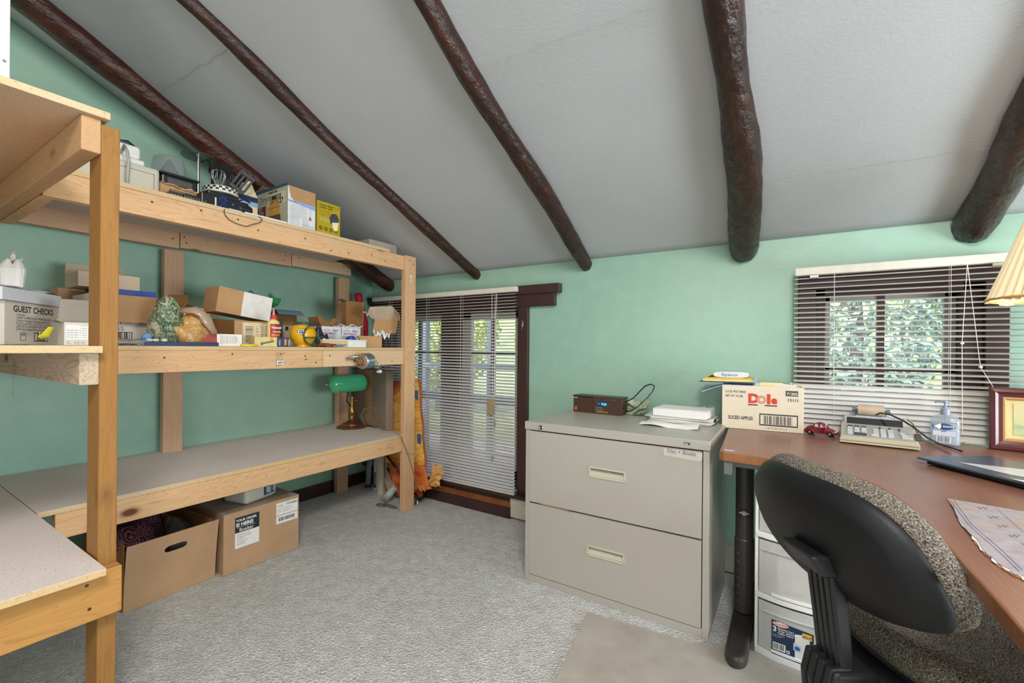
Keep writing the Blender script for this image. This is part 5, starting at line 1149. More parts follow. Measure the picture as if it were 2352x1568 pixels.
# low grey box at the corner end
B_=PX(911,582,-2.14);A_=PX(848,563,-2.14); hh=.052
r,i=carton('grey_box','low grey-tan carton lying at the corner end of the top shelf',(A_.x,A_.y),(B_.x,B_.y),ZT-.018,hh+.018,.20,CARDG); L=i['L']
m=M(i['front']); m.text('HCRE1',L*.66,.030,.016,0); m.text('Imported',L*.66,.018,.009,0)
for k in range(4): m.rect(.03+k*.017,.022,.012,.012,0); m.text('^',.031+k*.017,.04,.014,0)
m.build('printing',INKG,r)
q=PX(822,556,-2.2); m=M(); m.grid(lambda u,v:(q.x-.02-.10*v,q.y-.05+.15*u,ZT+.002+.012*math.sin(u*6)*v),8,5); tag(m.build('torn_paper',CARDG,solid=.0015),'thin torn grey paper lying left of the low grey carton','paper')
# ------------------------------------------------------------------ pencil sharpener on the beam
q=PX(838,829,-2.02); sh=thing('pencil_sharpener','steel crank pencil sharpener with a brown dial screwed to the middle beam','sharpener',(-2.068,q.y,.95))
# drum axis roughly towards the camera side (-Y)
ctr=Vector((-2.02,q.y,q.z)); axd=Vector((.28,-.95,-.05)).normalized(); mt=fr(ctr,Vector((0,0,1)).cross(axd),Vector((0,0,1)))
mt=Matrix.Translation(ctr)@axd.to_track_quat('Z','Y').to_matrix().to_4x4()
M(mt).lathe([(0,-.055),(.030,-.055),(.040,-.045),(.042,.026),(.038,.032),(0,.032)],28).build('drum',plain('drum_steel','c9ccd0',.22,metal=.85),sh,smooth=False,bevel=.001)
M(mt).lathe([(0,.040),(.026,.040),(.034,.036),(.036,.030),(.0,.030)],28).build('dial',plain('dial_brown','8a6a4a',.4,var=.2),sh)
m=M(mt)
for k,(a,r0) in enumerate(((0,.0035),(1.05,.004),(2.1,.0045),(3.14,.005),(4.2,.0055),(5.24,.006))): m.lathe([(0,0),(r0,0)],10,c=(.019*math.cos(a),.019*math.sin(a),.0405))
m.build('pencil_hole',INK,sh)
m=M(mt)
for k in range(8): m.lathe([(.0425,-.040+k*.0075),(.0432,-.039+k*.0075),(.0432,-.0365+k*.0075),(.0425,-.0355+k*.0075)],28)
m.build('grooves',plain('groove_steel','8f949c',.3,metal=.8),sh)
m=M(mt); 
for k in range(7):
    a0=-.5+k*.14;a1=a0+.13; m.poly([(.0437*math.cos(a0-.6),.0437*math.sin(a0-.6),-.02),(.0437*math.cos(a1-.6),.0437*math.sin(a1-.6),-.02),(.0437*math.cos(a1-.6),.0437*math.sin(a1-.6),.015),(.0437*math.cos(a0-.6),.0437*math.sin(a0-.6),.015)])
m.build('blue_band',plain('sharpener_blue','5f7f9c',.4),sh)
M().tube([Vector((-2.068,q.y-.09,q.z+.012)),Vector((-2.045,q.y-.05,q.z+.018)),ctr+Vector((0,-.005,.03))],[.012,.016,.020],8,flat=.5).build('mount_bracket',STEEL,sh,smooth=True)
e=ctr-axd*.062; kx=PX(872,853,-1.97)
M().tube([e,e+Vector((.012,.028,-.0)),e+Vector((.014,.05,-.045)),Vector((kx.x,kx.y-.012,kx.z))],[.006,.005,.005,.005],8,flat=.7).build('crank',STEEL,sh,smooth=True)
M(Matrix.Translation((kx.x,kx.y,kx.z))@Matrix.Rotation(PI/2,4,'X')).lathe([(0,.015),(.007,.015),(.009,.008),(.009,-.010),(.006,-.013),(0,-.013)],14).build('crank_knob',WPL,sh,smooth=True)
# ------------------------------------------------------------------ banker's lamp
ZB=.4885
q=PZ(808,981,ZB); bl=thing('desk_lamp','brass desk lamp with a glossy green glass shade standing on the bench','lamp',(q.x,q.y,ZB))
M(Matrix.Translation((q.x,q.y,ZB))).lathe([(0,0),(.098,0),(.101,.004),(.094,.012),(.070,.020),(.066,.028),(.040,.038),(.026,.046),(.018,.052),(.018,.06),(0,.06)],40).build('base',plain('copper_brown','8d6648',.3,metal=.8,var=.25,scale=10),bl,smooth=False)
zt=zat(806,895,(q.x,q.y))-ZB
M(Matrix.Translation((q.x,q.y,ZB))).lathe([(0,.05),(.013,.055),(.015,.07),(.010,.078),(.024,.095),(.026,.11),(.013,.14),(.010,.15),(.016,.158),(.010,.165),(.010,.19),(.013,.20),(.007,.21),(.007,zt+.01),(0,zt+.01)],20).build('stem',BRASS,bl,smooth=True)
M().tube([(q.x+.0,q.y+.005,ZB+.182),(q.x+.012,q.y+.03,ZB+.182)],[.005,.008],10).build('joint_knob',BRASS,bl)
p0=PX(762,882,q.x+.02);p1=PX(844,880,q.x+.06); cz=(p0.z+p1.z)/2; ax=(p1-p0); ax.z=0; Ls=ax.length; ax.normalize(); nv=Vector((ax.y,-ax.x,0)); 
if nv.x<0: nv=-nv
c0=Vector((q.x+.01,q.y,cz)); shade=M(); GS=N('green_glass',.06,.9); GS.col(srgb('43b883')); GS.b.inputs['Emission Color'].default_value=srgb('2fa06c'); GS.b.inputs['Emission Strength'].default_value=0; GS.b.inputs['Coat Weight'].default_value=.6; GS=GS.mat
mid_=(p0+p1)/2; mid_=Vector((q.x+.012,mid_.y,cz))
hS=(PX(800,862,q.x).z-PX(800,898,q.x).z)/2
def sf(u,v):
    t=u*2-1; e_=(1-abs(t)**12)**.30 if abs(t)<1 else 0; a_=PI*(-.42+1.22*v)   # wraps from lower front over the top to the back
    return mid_+ax*(t*Ls/2)+nv*(.055*e_*math.cos(a_))+Vector((0,0,hS*(1.12*e_*math.sin(a_))+.0))
shade.grid(sf,28,18); shade.build('shade',GS,bl,smooth=True,solid=.003)
m=M(); m.tube([sf(.0,.3)-ax*.001,sf(0,.3)-ax*.014],.004,8).tube([sf(1,.3),sf(1,.3)+ax*.016],.004,8); m.sph(mid_-ax*(Ls/2+.018),.008,10).sph(mid_+ax*(Ls/2+.020),.008,10); m.tube([mid_-ax*(Ls/2+.01),mid_+ax*(Ls/2+.012)],.003,6); m.build('shade_arm',STEEL,bl,smooth=True)
pc=PX(775,884,mid_.x+.055); M().tube([pc+Vector((.0,0,-.002)),pc+Vector((0,0,-.055))],.0009,5).build('pull_chain',BRASS,bl); M().sph(pc+Vector((0,0,-.062)),.005,8).build('chain_ball',BRASS,bl,smooth=True)
M().tube([mid_-ax*.10+Vector((.0,0,-.010)),mid_-ax*.03+Vector((.0,0,-.010))],.014,12).build('socket',BLK,bl,smooth=False)
w=thing('power_cord','dark and olive power cords trailing behind the brass lamp','cord',(q.x-.1,q.y+.05,ZB))
M().tube([PX(800,898,q.x-.06),PX(796,920,q.x-.09),PX(803,930,q.x-.08),PX(812,940,q.x-.10),PX(824,962,q.x-.08),PX(842,983,q.x+.02)],.0045,8).build('black_cord',BLK,w,smooth=True)
M().tube([PX(840,980,-2.32),PX(829,955,-2.33),PX(836,939,-2.33),PX(852,934,-2.33),PX(866,942,-2.33),PX(868,955,-2.33),PX(862,972,-2.30),PX(878,988,-2.22),PX(910,990,-2.12)],.0024,6).build('olive_cord',plain('olive_wire','7d6a45',.5),w,smooth=True)
# cardboard carton standing behind the lamp
A=PZ(812,968,ZB);B=PZ(889,989,ZB); A=Vector((A.x-.02,A.y+.02)); B=Vector(B[:2]); B=A+(B-A)*.97; hh=zat(806,846,A)-ZB
r,i=carton('flat_carton','tall flat grey-brown carton standing on the bench behind the brass lamp',A,B,ZB,hh,.05,mat_card('cardboard_dusky','94806f',0))
M(i['xf']).box((-.004,-.006,hh),(i['L']+.002,.05,hh+.008)).build('top_flap',plain('dark_card_edge','6b5f58',.7),r)
m=M(i['front']); L=i['L']; m.rect(L*.38,.0,L*.20,hh,0,z=.0006); m.rect(L*.62,hh*.45,L*.38,hh*.55,1,z=.0004); m.build('tape',[plain('clear_brown_tape','a98560',.2,spec=.6),plain('dark_card_patch','83756a',.7)],r)
M(i['xf']).prism([(L-.03,-.001,hh),(L,-.001,hh),(L,-.001,hh+.035),(L-.012,-.001,hh+.038),(L-.022,-.001,hh+.015)],(0,.003,0)).build('torn_corner',CARDG,r)
q=PX(860,848,-2.55); carton('papers_box','white stack of papers glimpsed behind the flat carton',pX(866,-2.64,850),pX(893,-2.64,850),ZB,hh-.0+.055,.03,WHT)
o=thing('wall_outlet','white wall outlet low on the green wall behind the lamp','outlet',(-2.60,2.31,.56)); qq=PY(824,950,2.33)
M().box((qq.x-.03,2.322,qq.z-.055),(qq.x+.03,2.3295,qq.z+.055)).build('plate',WPL,o,bevel=.002); m=M()
for dz in(-.02,.02): m.box((qq.x-.014,2.3205,qq.z+dz-.012),(qq.x+.014,2.323,qq.z+dz+.012))
m.build('socket',CREAM,o,bevel=.001)
# ------------------------------------------------------------------ orange bag and bark bag in the corner
k=N('bark_print',.45,.4); n1=k.noise(k.co((1,1,2.6)),30,6,.7,1.0); n2=k.noise(k.co((.5,.5,3)),5,3); k.col(k.mix(k.ramp(n2,[(.4,(0,0,0)),(.65,(.7,.7,.7))]),k.ramp(n1,[(.32,srgb('c46d22')),(.42,srgb('eda03a')),(.55,srgb('f8c86c')),(.7,srgb('fdeab4'))]),srgb('dc8128'))); BARK=k.mat
ORB=plain('orange_bag','cc6d30',.5,var=.12,scale=8)
p=[PY(880,880,2.22),PY(963,870,2.22),PY(977,1068,2.16),PY(882,1060,2.16)]
r=thing('bark_bag','tall bag with a glossy orange bark print leaning between the shelf and the long blind','bag',(p[3].x,2.16,.1))
m=M(); 
def bk(u,v,off=0): 
    a_=p[0].lerp(p[1],u);b_=p[3].lerp(p[2],u); q_=a_.lerp(b_,v); return q_+Vector((0,-.030*math.sin(PI*u)**.6*(0.6+.4*math.sin(PI*v))+off+.005*math.sin(v*17+u*5),.004*math.sin(u*9)*(v<.02)))
m.grid(bk,12,24); m.build('front_face',BARK,r,smooth=True); m=M(); m.grid(lambda u,v:bk(1-u,v)*1+Vector((0,.06*math.sin(PI*u)**.5,0)) if False else (p[1].lerp(p[0],u)).lerp(p[2].lerp(p[3],u),v)+Vector((0,.02*math.sin(PI*u)**.5+.001,0)),12,12); m.build('back_face',ORB,r,smooth=True)
m=M(); m.tube([bk(1,t/10)+Vector((.004,-.002,0)) for t in range(11)],.006,6); m.build('folded_edge',plain('rust_edge','9c4a26',.5),r)
m=M(); m.prism([bk(0,.0)+Vector((0,-.004,0)),bk(.62,.0)+Vector((0,-.004,0)),bk(.55,.13)+Vector((0,-.004,0)),bk(.3,.20)+Vector((0,-.004,0)),bk(0,.28)+Vector((0,-.004,0))],(0,-.0006,0)); m.build('coral_header',plain('coral_print','d5794a',.5),r)
mt=fr(bk(.16,.10)+Vector((0,-.0085,0)),(1,0,.12),(0,0,1)); m=M(mt); m.text('True Value',0,0,.042,0,bold=.02,shear=.25,sx=.75); m.text('HARDWARE',.01,-.022,.012,0); m.build('lettering',RED,r)
for k_,(u_,v_) in enumerate(((.93,.19),(.95,.70),(.62,.97))): m=M(fr(bk(u_,v_)+Vector((0,-.006,0)),(1,0,0),(0,0,1))); m.box((-.018,-.032,0),(.016,.032,.001)); m.build('blue_tape',plain('painter_blue','4a6f9c',.6),r)
# lower orange paper bag
p2=[PY(884,1040,2.17),PY(972,1062,2.17),PY(992,1122,2.13),PY(910,1140,2.13)]
r=thing('orange_paper_bag','crumpled orange paper bag lettered in red slumped at the foot of the bark bag','bag',(p2[3].x,2.03,.05))
m=M(); m.grid(lambda u,v:(p2[0].lerp(p2[1],u)).lerp(p2[3].lerp(p2[2],u),v)+Vector((0,-.020*math.sin(PI*u)**.6+.006*math.sin(u*13+v*7),0)),14,14); m.build('front_face',ORB,r,smooth=True,solid=.002)
for (px,py,sz) in((892,1052,.030),(893,1086,.036),(905,1112,.034),(953,1088,.034)):
    q_=PY(px,py,2.115); m=M(fr(q_,(1,0,-.02),(0,0,1))); m.text('TrueValue' if px<940 else 'Value',0,0,sz,0,bold=.02,shear=.2,sx=.75); m.build('lettering',RED,r)
q_=PY(985,1100,2.06); kf=plain('torn_kraft','d29a58',.7,var=.15,scale=12)
m=M(); m.grid(lambda u,v:(q_.x-.040+.085*u+.012*math.sin(v*6),2.13-.05*math.sin(PI*u)*math.sin(PI*v)-.010*math.sin(u*11+v*5)-.006*math.sin(v*23),q_.z+.070-.13*v+.010*math.sin(u*9+1)),16,16); m.build('torn_mouth',kf,r,smooth=False,solid=.0015)
m=M(); rnd=random.Random(9); b0=PY(962,1122,2.10)
for k_ in range(2): 
    a_=b0+Vector((.035*k_,rnd.uniform(-.01,.01),rnd.uniform(-.006,.01))); m.poly([a_,a_+Vector((.036,-.01,-.012)),a_+Vector((.03,-.015,.03)),a_+Vector((-.004,-.005,.022))])
m.build('torn_strip',kf,r,solid=.0015)
# rods, tubes and boards leaning in the corner below the bench
def leaner(name,label,px0,py0,px1,py1,Yb,Yt,r,mat,n=12,cat='tube'):
    a=PY(px0,py0,Yb); a.z=max(a.z,r*.3+.002); b=PY(px1,py1,Yt); t=thing(name,label,cat,a); M().tube([a,b],r,n).build('tube_wall' if cat=='tube' else 'stick',mat,t,smooth=n>6); return t,a,b
t,a,b=leaner('clear_tube','clear plastic tube with a dark end cap standing below the bench',845,1138,849,1052,2.19,2.20,.020,plain('tube_clear','9aa3a6',.1,alpha=.55,spec=.8))
M().tube([a+Vector((0,0,-.0)),a+Vector((0,0,.018))],.022,14).build('end_cap',NAVY,t)
q_=PY(861,1145,2.17); A=Vector((q_.x-.016,2.17)); r,i=carton('lettered_strip','narrow white strip with black lettering standing beside the clear tube',A,A+Vector((.030,.0)),.002,.36,.010,plain('strip_white','c9ccd2',.5),cat='strip')
m=M(i['front']); m.text('COOLTUBE',.022,.36-.012,.030,0,rot=-PI/2,bold=.03) if False else m.text('000',.008,.345,.036,0,rot=-PI/2,bold=.05); m.text('G',.006,.235,.030,0,rot=0,bold=.05); m.rect(.003,.02,.022,.11,0); m.text('MODERN',.008,.125,.020,1,rot=-PI/2,z=.0008); m.build('printing',[INK,plain('strip_white','c9ccd2',.5)],r)
q_=PY(871,1148,2.12); tag(M().prism([(q_.x-.020,2.12,.002),(q_.x+.020,2.12,.002),(q_.x+.022,2.12,.385),(q_.x-.026,2.12,.385)],(0,.022,0)).build('white_board',wood('whitewashed_wood','d8c8b6','a8947e',2,knots=False),bevel=.002),'short whitewashed wooden board standing below the bench end','board')
q_=PY(882,1150,2.16); tag(M().prism([(q_.x-.012,2.15,.002),(q_.x+.014,2.15,.002),(q_.x-.002,2.17,.34),(q_.x-.03,2.17,.34)],(0,.015,0)).build('tan_board',CARDX,bevel=.001),'thin tan board leaning behind the whitewashed board','board')
a=PY(905,1128,2.10);b=PY(876,1075,2.18); tag(M().prism([a+Vector((-.05,0,-.03)),a+Vector((.03,0,0)),b+Vector((.01,0,.03)),b+Vector((-.02,0,.0))],(0,.015,0)).build('grey_board',wood('grey_weathered','b3a08c','7d6b5a',2,knots=False)),'grey weathered board leaning diagonally over the orange bag','board')
leaner('black_rod','thin black metal rod slanting down across the orange bag',920,1088,886,1043,2.10,2.12,.007,BLK,8,cat='rod')
pb=thing('bulb_pack','clear blister pack of white bulbs leaning on the carpet below the bench','pack',PY(893,1150,2.04)); a=PY(884,1146,2.03);b=PY(908,1118,2.06)
a.z=.030; M().tube([a,a.lerp(b,.5),b],[.030,.026,.018],12,flat=.7).build('blister',plain('blister_clear','d8d5ca',.12,alpha=.5,spec=.8),pb,smooth=True); M().tube([a.lerp(b,.08),a.lerp(b,.62)],.017,10).build('bulb',WPL,pb,smooth=True); M().tube([a.lerp(b,.68),a.lerp(b,.96)],[.009,.010],10).build('bulb_base',STEEL,pb)
a=PZ(882,1160,.004);b=PZ(921,1166,.004); m=M(); m.box((a.x,a.y-.004,.001),(b.x-.02,a.y,.022)); m.box((a.x,a.y,.001),(b.x-.02,a.y+.022,.004)); tag(m.build('metal_channel',GREY,bevel=.001),'short galvanised metal channel lying on the carpet by the post','channel')
a=PZ(872,1161,.003); tag(M(Matrix.Translation((a.x,a.y+.01,.004))).tube([(.036*math.cos(k_*PI/9),.016*math.sin(k_*PI/9),0) for k_ in range(18)],.0025,6,closed=True).build('wire_ring',plain('dark_wire','4a443c',.4,metal=.7)),'dark wire ring lying on the carpet under the whitewashed board','ring')
a=PZ(951,1160,.002);b=PZ(976,1140,.002); r=thing('dark_bracket','dark steel bracket with a white tag lying behind the corner post','bracket',(a.x+.04,a.y+.03,0)); M().prism([(a.x,a.y,.002),(b.x,b.y,.002),(b.x+.004,b.y+.03,.05),(a.x+.01,a.y+.03,.07)],(-.006,.006,0)).build('plate',plain('dark_steel','3a3236',.45,metal=.4),r,bevel=.001); M().box((a.x+.018,a.y+.006,.012),(a.x+.026,a.y+.010,.035)).build('tag',WHT,r)
M().tube([PY(960,1128,2.12),PY(966,1136,2.10)],.018,10).build('roller',plain('rust_red','7a2a18',.4),r)
cpts=[PX(908,990,-2.05),PX(921,1003,-2.048),PX(930,1025,-2.046),PX(940,1052,-2.044),PX(947,1075,-2.043),PX(953,1098,-2.035),PX(957,1118,-2.03),PX(955,1126,-2.03),PX(951,1122,-2.03),PX(953,1114,-2.032)]
tag(M().tube(cpts,.0022,6).build('olive_wire',plain('olive_wire','7d6a45',.5),smooth=True),'thin olive cord hanging over the bench edge across the corner post','cord')
# ------------------------------------------------------------------ cartons on the floor under the bench
A=Vector((-2.172,.640));B=Vector((-2.185,.955))
r,i=carton('handled_carton','large open cardboard carton with a cut-out hand hole under the bench',A,B,.001,.262,.42,CARD,opn=False); body=bpy.data.objects[r.name].children[0]; bpy.data.objects.remove(body)
L,W,h=i['L'],i['W'],.262
m=M(i['xf']); t_=.004; hx0,hx1,hz0,hz1=L*.40,L*.66,.185,.213
def yb(z): return -.030*(z/h)**1.5
cxh,czh,hw,hh_=(hx0+hx1)/2,(hz0+hz1)/2,(hx1-hx0)/2,(hz1-hz0)/2; NH=24
sg=lambda q:max(-1,min(1,q*math.sqrt(2)))
hin=[];hout=[]
for k_ in range(NH):
    t=2*PI*k_/NH; c_,s_=math.cos(t),math.sin(t); hin.append((cxh+hw*math.copysign(abs(c_)**.45,c_),czh+hh_*s_)); hout.append((cxh+(hw+.008)*sg(c_),czh+(hh_+.008)*sg(s_)))
PP=lambda p:(p[0],yb(p[1]),p[1])
for k_ in range(NH):
    k2=(k_+1)%NH; m.poly([PP(hout[k_]),PP(hout[k2]),PP(hin[k2]),PP(hin[k_])])
xs_=[0,cxh-hw-.008,cxh+hw+.008,L+.012]; zs_=[0,.05,.10,.15,czh-hh_-.008,czh+hh_+.008,.24,h]
for a_ in range(3):
    for b_ in range(7):
        if a_==1 and b_==4: continue
        m.poly([PP((xs_[a_],zs_[b_])),PP((xs_[a_+1],zs_[b_])),PP((xs_[a_+1],zs_[b_+1])),PP((xs_[a_],zs_[b_+1]))])
m.build('front_wall',CARD,r,solid=t_)
M(i['xf']).box((0,W-t_,0),(L,W,h)).box((0,.004,0),(t_,W-t_,h)).box((L-t_,.004,0),(L,W-t_,h)).box((t_,.004,0),(L-t_,W-t_,t_)).build('walls',CARDI,r)
k=N('maroon_ring_cloth',.9,.1); v=k.n('ShaderNodeTexVoronoi'); v.inputs['Scale'].default_value=24; k.l(k.co(),v.inputs['Vector']); wv=k.n('ShaderNodeMath',operation='MULTIPLY'); k.l(v.outputs['Distance'],wv.inputs[0]); wv.inputs[1].default_value=4.5; fr2=k.n('ShaderNodeMath',operation='FRACT'); k.l(wv.outputs[0],fr2.inputs[0]); k.col(k.ramp(fr2.outputs[0],[(.0,srgb('6a5560')),(.45,srgb('6a5560')),(.5,srgb('4a1420')),(.95,srgb('4a1420'))])); RC=k.mat
cc=i['xf']@Vector((L*.33,.20,0)); o=blob((cc.x,cc.y,.15),(.17,.13,.145),6,.22); tag(o.build('patterned_cloth',RC,smooth=True),'dark cloth with maroon ring pattern stuffed in the handled carton','cloth')
cc=i['xf']@Vector((L*.80,.20,0)); o=blob((cc.x,cc.y,.15),(.10,.055,.10),12,.25); tag(o.build('plastic_film',plain('film_grey','6f6a66',.2,alpha=.7,spec=.7),smooth=True),'crumpled clear plastic film beside the patterned cloth in the handled carton','film')
A=Vector((-2.150,.985));B=Vector((-2.145,1.340))
r,i=carton('shipping_carton','closed cardboard carton with a black and white order label under the bench',A,B,.001,.270,.46,CARD); L=i['L']; h=.270
NV=plain('label_ink_navy','232733',.5)
m=M(i['front']); m.rect(.048,.105,.108,.142,0); m.rect(.048,.176,.108,.071,1,z=.0006)
m.text('YOUR ORDER',.052,.227,.0145,0,z=.0009,bold=.03); m.text('IS HERE!',.052,.205,.0215,0,z=.0009,bold=.04); m.text('THANK YOU FOR YOUR BUSINESS',.056,.197,.0052,0,z=.0009); m.text('Boelter',.066,.180,.021,0,z=.0009,bold=.01)
for k,t in enumerate(('SHIP TO 114','MAPLE ST 530','SUITE 7','W 5301-70','FRAGILE')): m.text(t,.056,.162-.0105*k,.010,2,z=.0009)
m.build('shipping_label',[WHT,NV,plain('pink_ink','9a6c6c',.6),INKG],r); m=M(i['front']); m.rect(.238,.156,.110,.102,0); m.text('instify',.243,.240,.012,3,z=.0009); m.text('77372SBSC',.288,.241,.013,1,z=.0009,bold=.02)
for k in range(3): m.text('deliver to warehouse dock',.246,.228-.008*k,.006,3,z=.0009)
m.text('Beverage/WINE TOWEL 4x6 Oatmeal',.242,.194,.0068,1,z=.0009,bold=.02); m.bars(.250,.167,.086,.018,1,z=.0009,n=26)
m.build('shipping_label',[WHT,NV,plain('pink_ink','9a6c6c',.6),INKG],r)
m=M(i['front']); m.rect(.18,.0,.10,.022,0,z=.0008); m.build('tape_end',plain('tape_clear','cbb59a',.1,alpha=.6,spec=.8),r)
m=M(i['xf']); m.box((0,.0,h),(L,.225,h+.004)); m.box((0,.228,h),(L,.46,h+.004)); m.build('top_flaps',CARDG,r)
M(i['xf']).box((.02,.004,h+.004),(L*.9,.05,h+.0048)).build('tape',plain('clear_brown_tape','a98560',.2,spec=.6),r)
q_=i['xf']@Vector((L*.56,.13,0)); r2=thing('white_dispenser','white plastic device with grey workings on top of the shipping carton','device',(q_.x,q_.y,h+.006)); a_=.25
xf=rot_z((q_.x,q_.y,h+.006),PI/2+a_); m=M(xf); m.box((-.10,-.06,0),(.075,.09,.075)); m.build('housing',WPL,r2,bevel=.018,seg=4)
m=M(xf); m.box((.0,-.066,.018),(.066,-.058,.068)); m.build('recess',plain('dark_recess','45484b',.5),r2,bevel=.003)
m=M(xf); m.lathe([(0,.0),(.014,.0),(.016,.03),(0,.034)],16,c=(.022,-.062,.030)); m.box((.044,-.074,.03),(.058,-.06,.062)); m.box((.004,-.072,.016),(.062,-.06,.024)); m.build('nozzles',plain('pale_blue_plastic','a9c0ce',.3),r2,bevel=.001)
q_=PZ(498,1316,0); tag(M().box((q_.x-.10,.965,.001),(q_.x-.02,.980,.018)).build('yellow_wood_strip',plain('yellow_wood','c8952f',.5)),'short yellow wood strip on the carpet between the two floor cartons','strip')
# ------------------------------------------------------------------ on the filing cabinet
ZK=.7115
A=pY(1317,2.04,950);B=pY(1432,2.055,952)
a0=PZ(1317,944,ZK);b0=PZ(1427,955,ZK)
A=Vector(a0[:2]);B=Vector(b0[:2])
hh=zat(1317,907,A)-ZK
k=N('walnut_vinyl',.5,.3); n1=k.noise(k.co((60,60,260)),3,4); k.col(k.ramp(n1,[(.35,srgb('3f2a21')),(.65,srgb('5d4034'))])); WV=k.mat
r,i=carton('clock_radio','brown wood-grain digital clock radio reading 9:50 on the filing cabinet',A,B,ZK,hh,.085,WV,cat='clock radio'); L=i['L']
xs=L*.44
M(i['xf']).box((xs,-.004,0),(L,.0,hh)).build('control_panel',plain('radio_brown','4c352b',.4),r,bevel=.001); M(i['xf']).box((-.001,-.003,hh-.006),(L+.001,.085,hh+.002)).build('top_panel',plain('radio_dark_top','2b221e',.35),r,bevel=.001)
k=N('speaker_cloth',.7,.2); wv=k.n('ShaderNodeTexWave'); wv.inputs['Scale'].default_value=60; wv.bands_direction='Z'; k.l(k.co(),wv.inputs['Vector']); k.col(k.ramp(wv.outputs['Fac'],[(.3,srgb('35231b')),(.7,srgb('5e4335'))])); k.bump(wv.outputs['Fac'],.4,.001); SPK=k.mat
M(i['xf']).box((.002,-.002,.002),(xs-.003,0,hh-.008)).build('speaker_grille',SPK,r)
m=M(i['front']); z_=.0045
m.text('SONY',.004,hh-.013,.0085,0,z=.0026,bold=.03); m.text('DIGITAL',L-.045,hh-.012,.0035,0,z=z_)
for k in range(3): m.text(('AM  FM  DIGITAL','RADIO  ALARM OFF','88 92 96 100 104 108')[k],xs+.012,hh*(.36-.11*k),.0048,0,z=z_)
m.build('lettering',plain('silver_print','d8d2c4',.4),r)
m=M(i['front']); m.rect(xs+.018,hh*.50,.060,hh*.24,0,z=z_); m.build('display',plain('display_blue_dark','0e3a6a',.15,spec=.8),r)
m=M(i['front']); m.text('9:50',xs+.043,hh*.53,.0165,0,z=z_+.0006,bold=.01); m.text('PM',xs+.026,hh*.58,.006,0,z=z_+.0006); m.build('digits',plain('digit_cyan','5fd0ff',.4,emit=1.6),r)
m=M(i['front'])
for k in range(10): m.rect(xs+.020+k*.006,hh*.08,.0028,hh*.10,0,z=z_)
m.build('yellow_scale',plain('scale_yellow','b8962f',.5),r)
m=M(i['front']); m.rect(.010,hh*.12,.012,hh*.22,0,z=.0026); m.build('orange_sticker',ORG_,r)
M(i['right']@Matrix.Translation((.03,hh*.5,0))).lathe([(0,.004),(.012,.004),(.013,0)],16).build('tuning_dial',BLK,r)
cpx=[PY(1433,925,2.10),PY(1455,914,2.11),PY(1470,898,2.12),PY(1482,886,2.12),PY(1495,882,2.12),PY(1503,886,2.11),PY(1500,897,2.10),PY(1488,912,2.08),PY(1474,925,2.06),PY(1462,936,2.05),PY(1448,944,2.05),PY(1436,946,2.06)]
tag(M().tube(cpx,.0030,8).build('radio_cord',BLK,smooth=True),'black cord looping up beside the clock radio','cord')
q=PZ(1462,952,ZK); cash=plain('note_green','9da487',.7,var=.3,scale=60)
r=thing('crumpled_envelope','crumpled grey-green wrapping paper between the radio and the paper pile','paper',(q.x,q.y,ZK)); rnd=random.Random(11); m=M()
for k in range(9):
    a=rnd.uniform(0,PI); c_=Vector((q.x+rnd.uniform(-.035,.03),q.y+rnd.uniform(-.02,.03),ZK+.004+.007*k)); d1=Vector((math.cos(a)*.04,math.sin(a)*.02,rnd.uniform(-.004,.035))); d2=Vector((-math.sin(a)*.02,math.cos(a)*.025,rnd.uniform(0,.025)))
    for s_ in(1,-1):
        pp=[c_-d1,c_+d2*s_,c_+d1,c_+d1*.2-d2*s_*.2]
        m.poly([Vector((p_.x,p_.y,max(p_.z,ZK+.002))) for p_ in pp])
m.build('wrap',cash,r,solid=.001)
# paper piles
q0=PZ(1560,968,ZK)
pap=[WHT,plain('paper_cream','ddd6c8',.7,var=.02),plain('paper_grey','cfcbc8',.7,var=.02)]
paperstack('loose_papers','loose fan of papers and envelopes under the thick paper stack',(q0.x+.0,q0.y+.045,ZK),.26,.19,.022,.06,pap,9,3,jit=.02)
mt=rot_z((q0.x+.01,q0.y+.04,ZK+.0235),.0); r=thing('paper_stack','thick neat white paper stack on the filing cabinet','papers',(q0.x,q0.y,ZK+.0235)); M(mt@Matrix.Rotation(-.10,4,'Z')).box((-.115,-.075,0),(.115,.085,.032)).build('ream',pap[0],r,bevel=.0008); M(mt@Matrix.Rotation(-.04,4,'Z')).box((-.113,-.073,.0323),(.117,.088,.0345)).build('top_sheet',pap[0],r)
q=PZ(1545,978,ZK); m=M(); m.grid(lambda u,v:(q.x-.13+.24*u,q.y-.055+.09*v,ZK+.002+.016*math.sin(PI*v)*(.4+.6*u)+.006*math.sin(u*7)*(1-v)),14,8); tag(m.build('curled_sheet',WHT,solid=.0006),'large curled white sheet sticking out in front of the paper stack','paper')
q=PZ(1625,972,ZK); tag(M(rot_z((q.x-.02,q.y+.0,ZK+.001),.1)).box((-.055,-.03,0),(.055,.06,.010)).build('navy_folder',NAVY,bevel=.001),'navy folder edge under the papers next to the apples carton','folder')
rnd=random.Random(5)
for k,(mt_,lab) in enumerate(((plain('env_blue','b6c4d8',.6),'pale blue envelope standing askew between the papers and the apples carton'),(WHT,'white envelope standing askew behind the pale blue envelope'),(plain('env_grey','9fb0bf',.6),'grey-blue envelope leaning against the side of the apples carton'))):
    a=PZ(1612+12*k,966-4*k,ZK); mm_=fr((a.x-.03+.005*k,a.y+.02*k,ZK+.013+.004*k),(1,.2,.45),(-.1,1,.3)); tag(M(mm_).box((0,0,0),(.062,.10,.0018)).build('envelope',mt_),lab,'envelope')
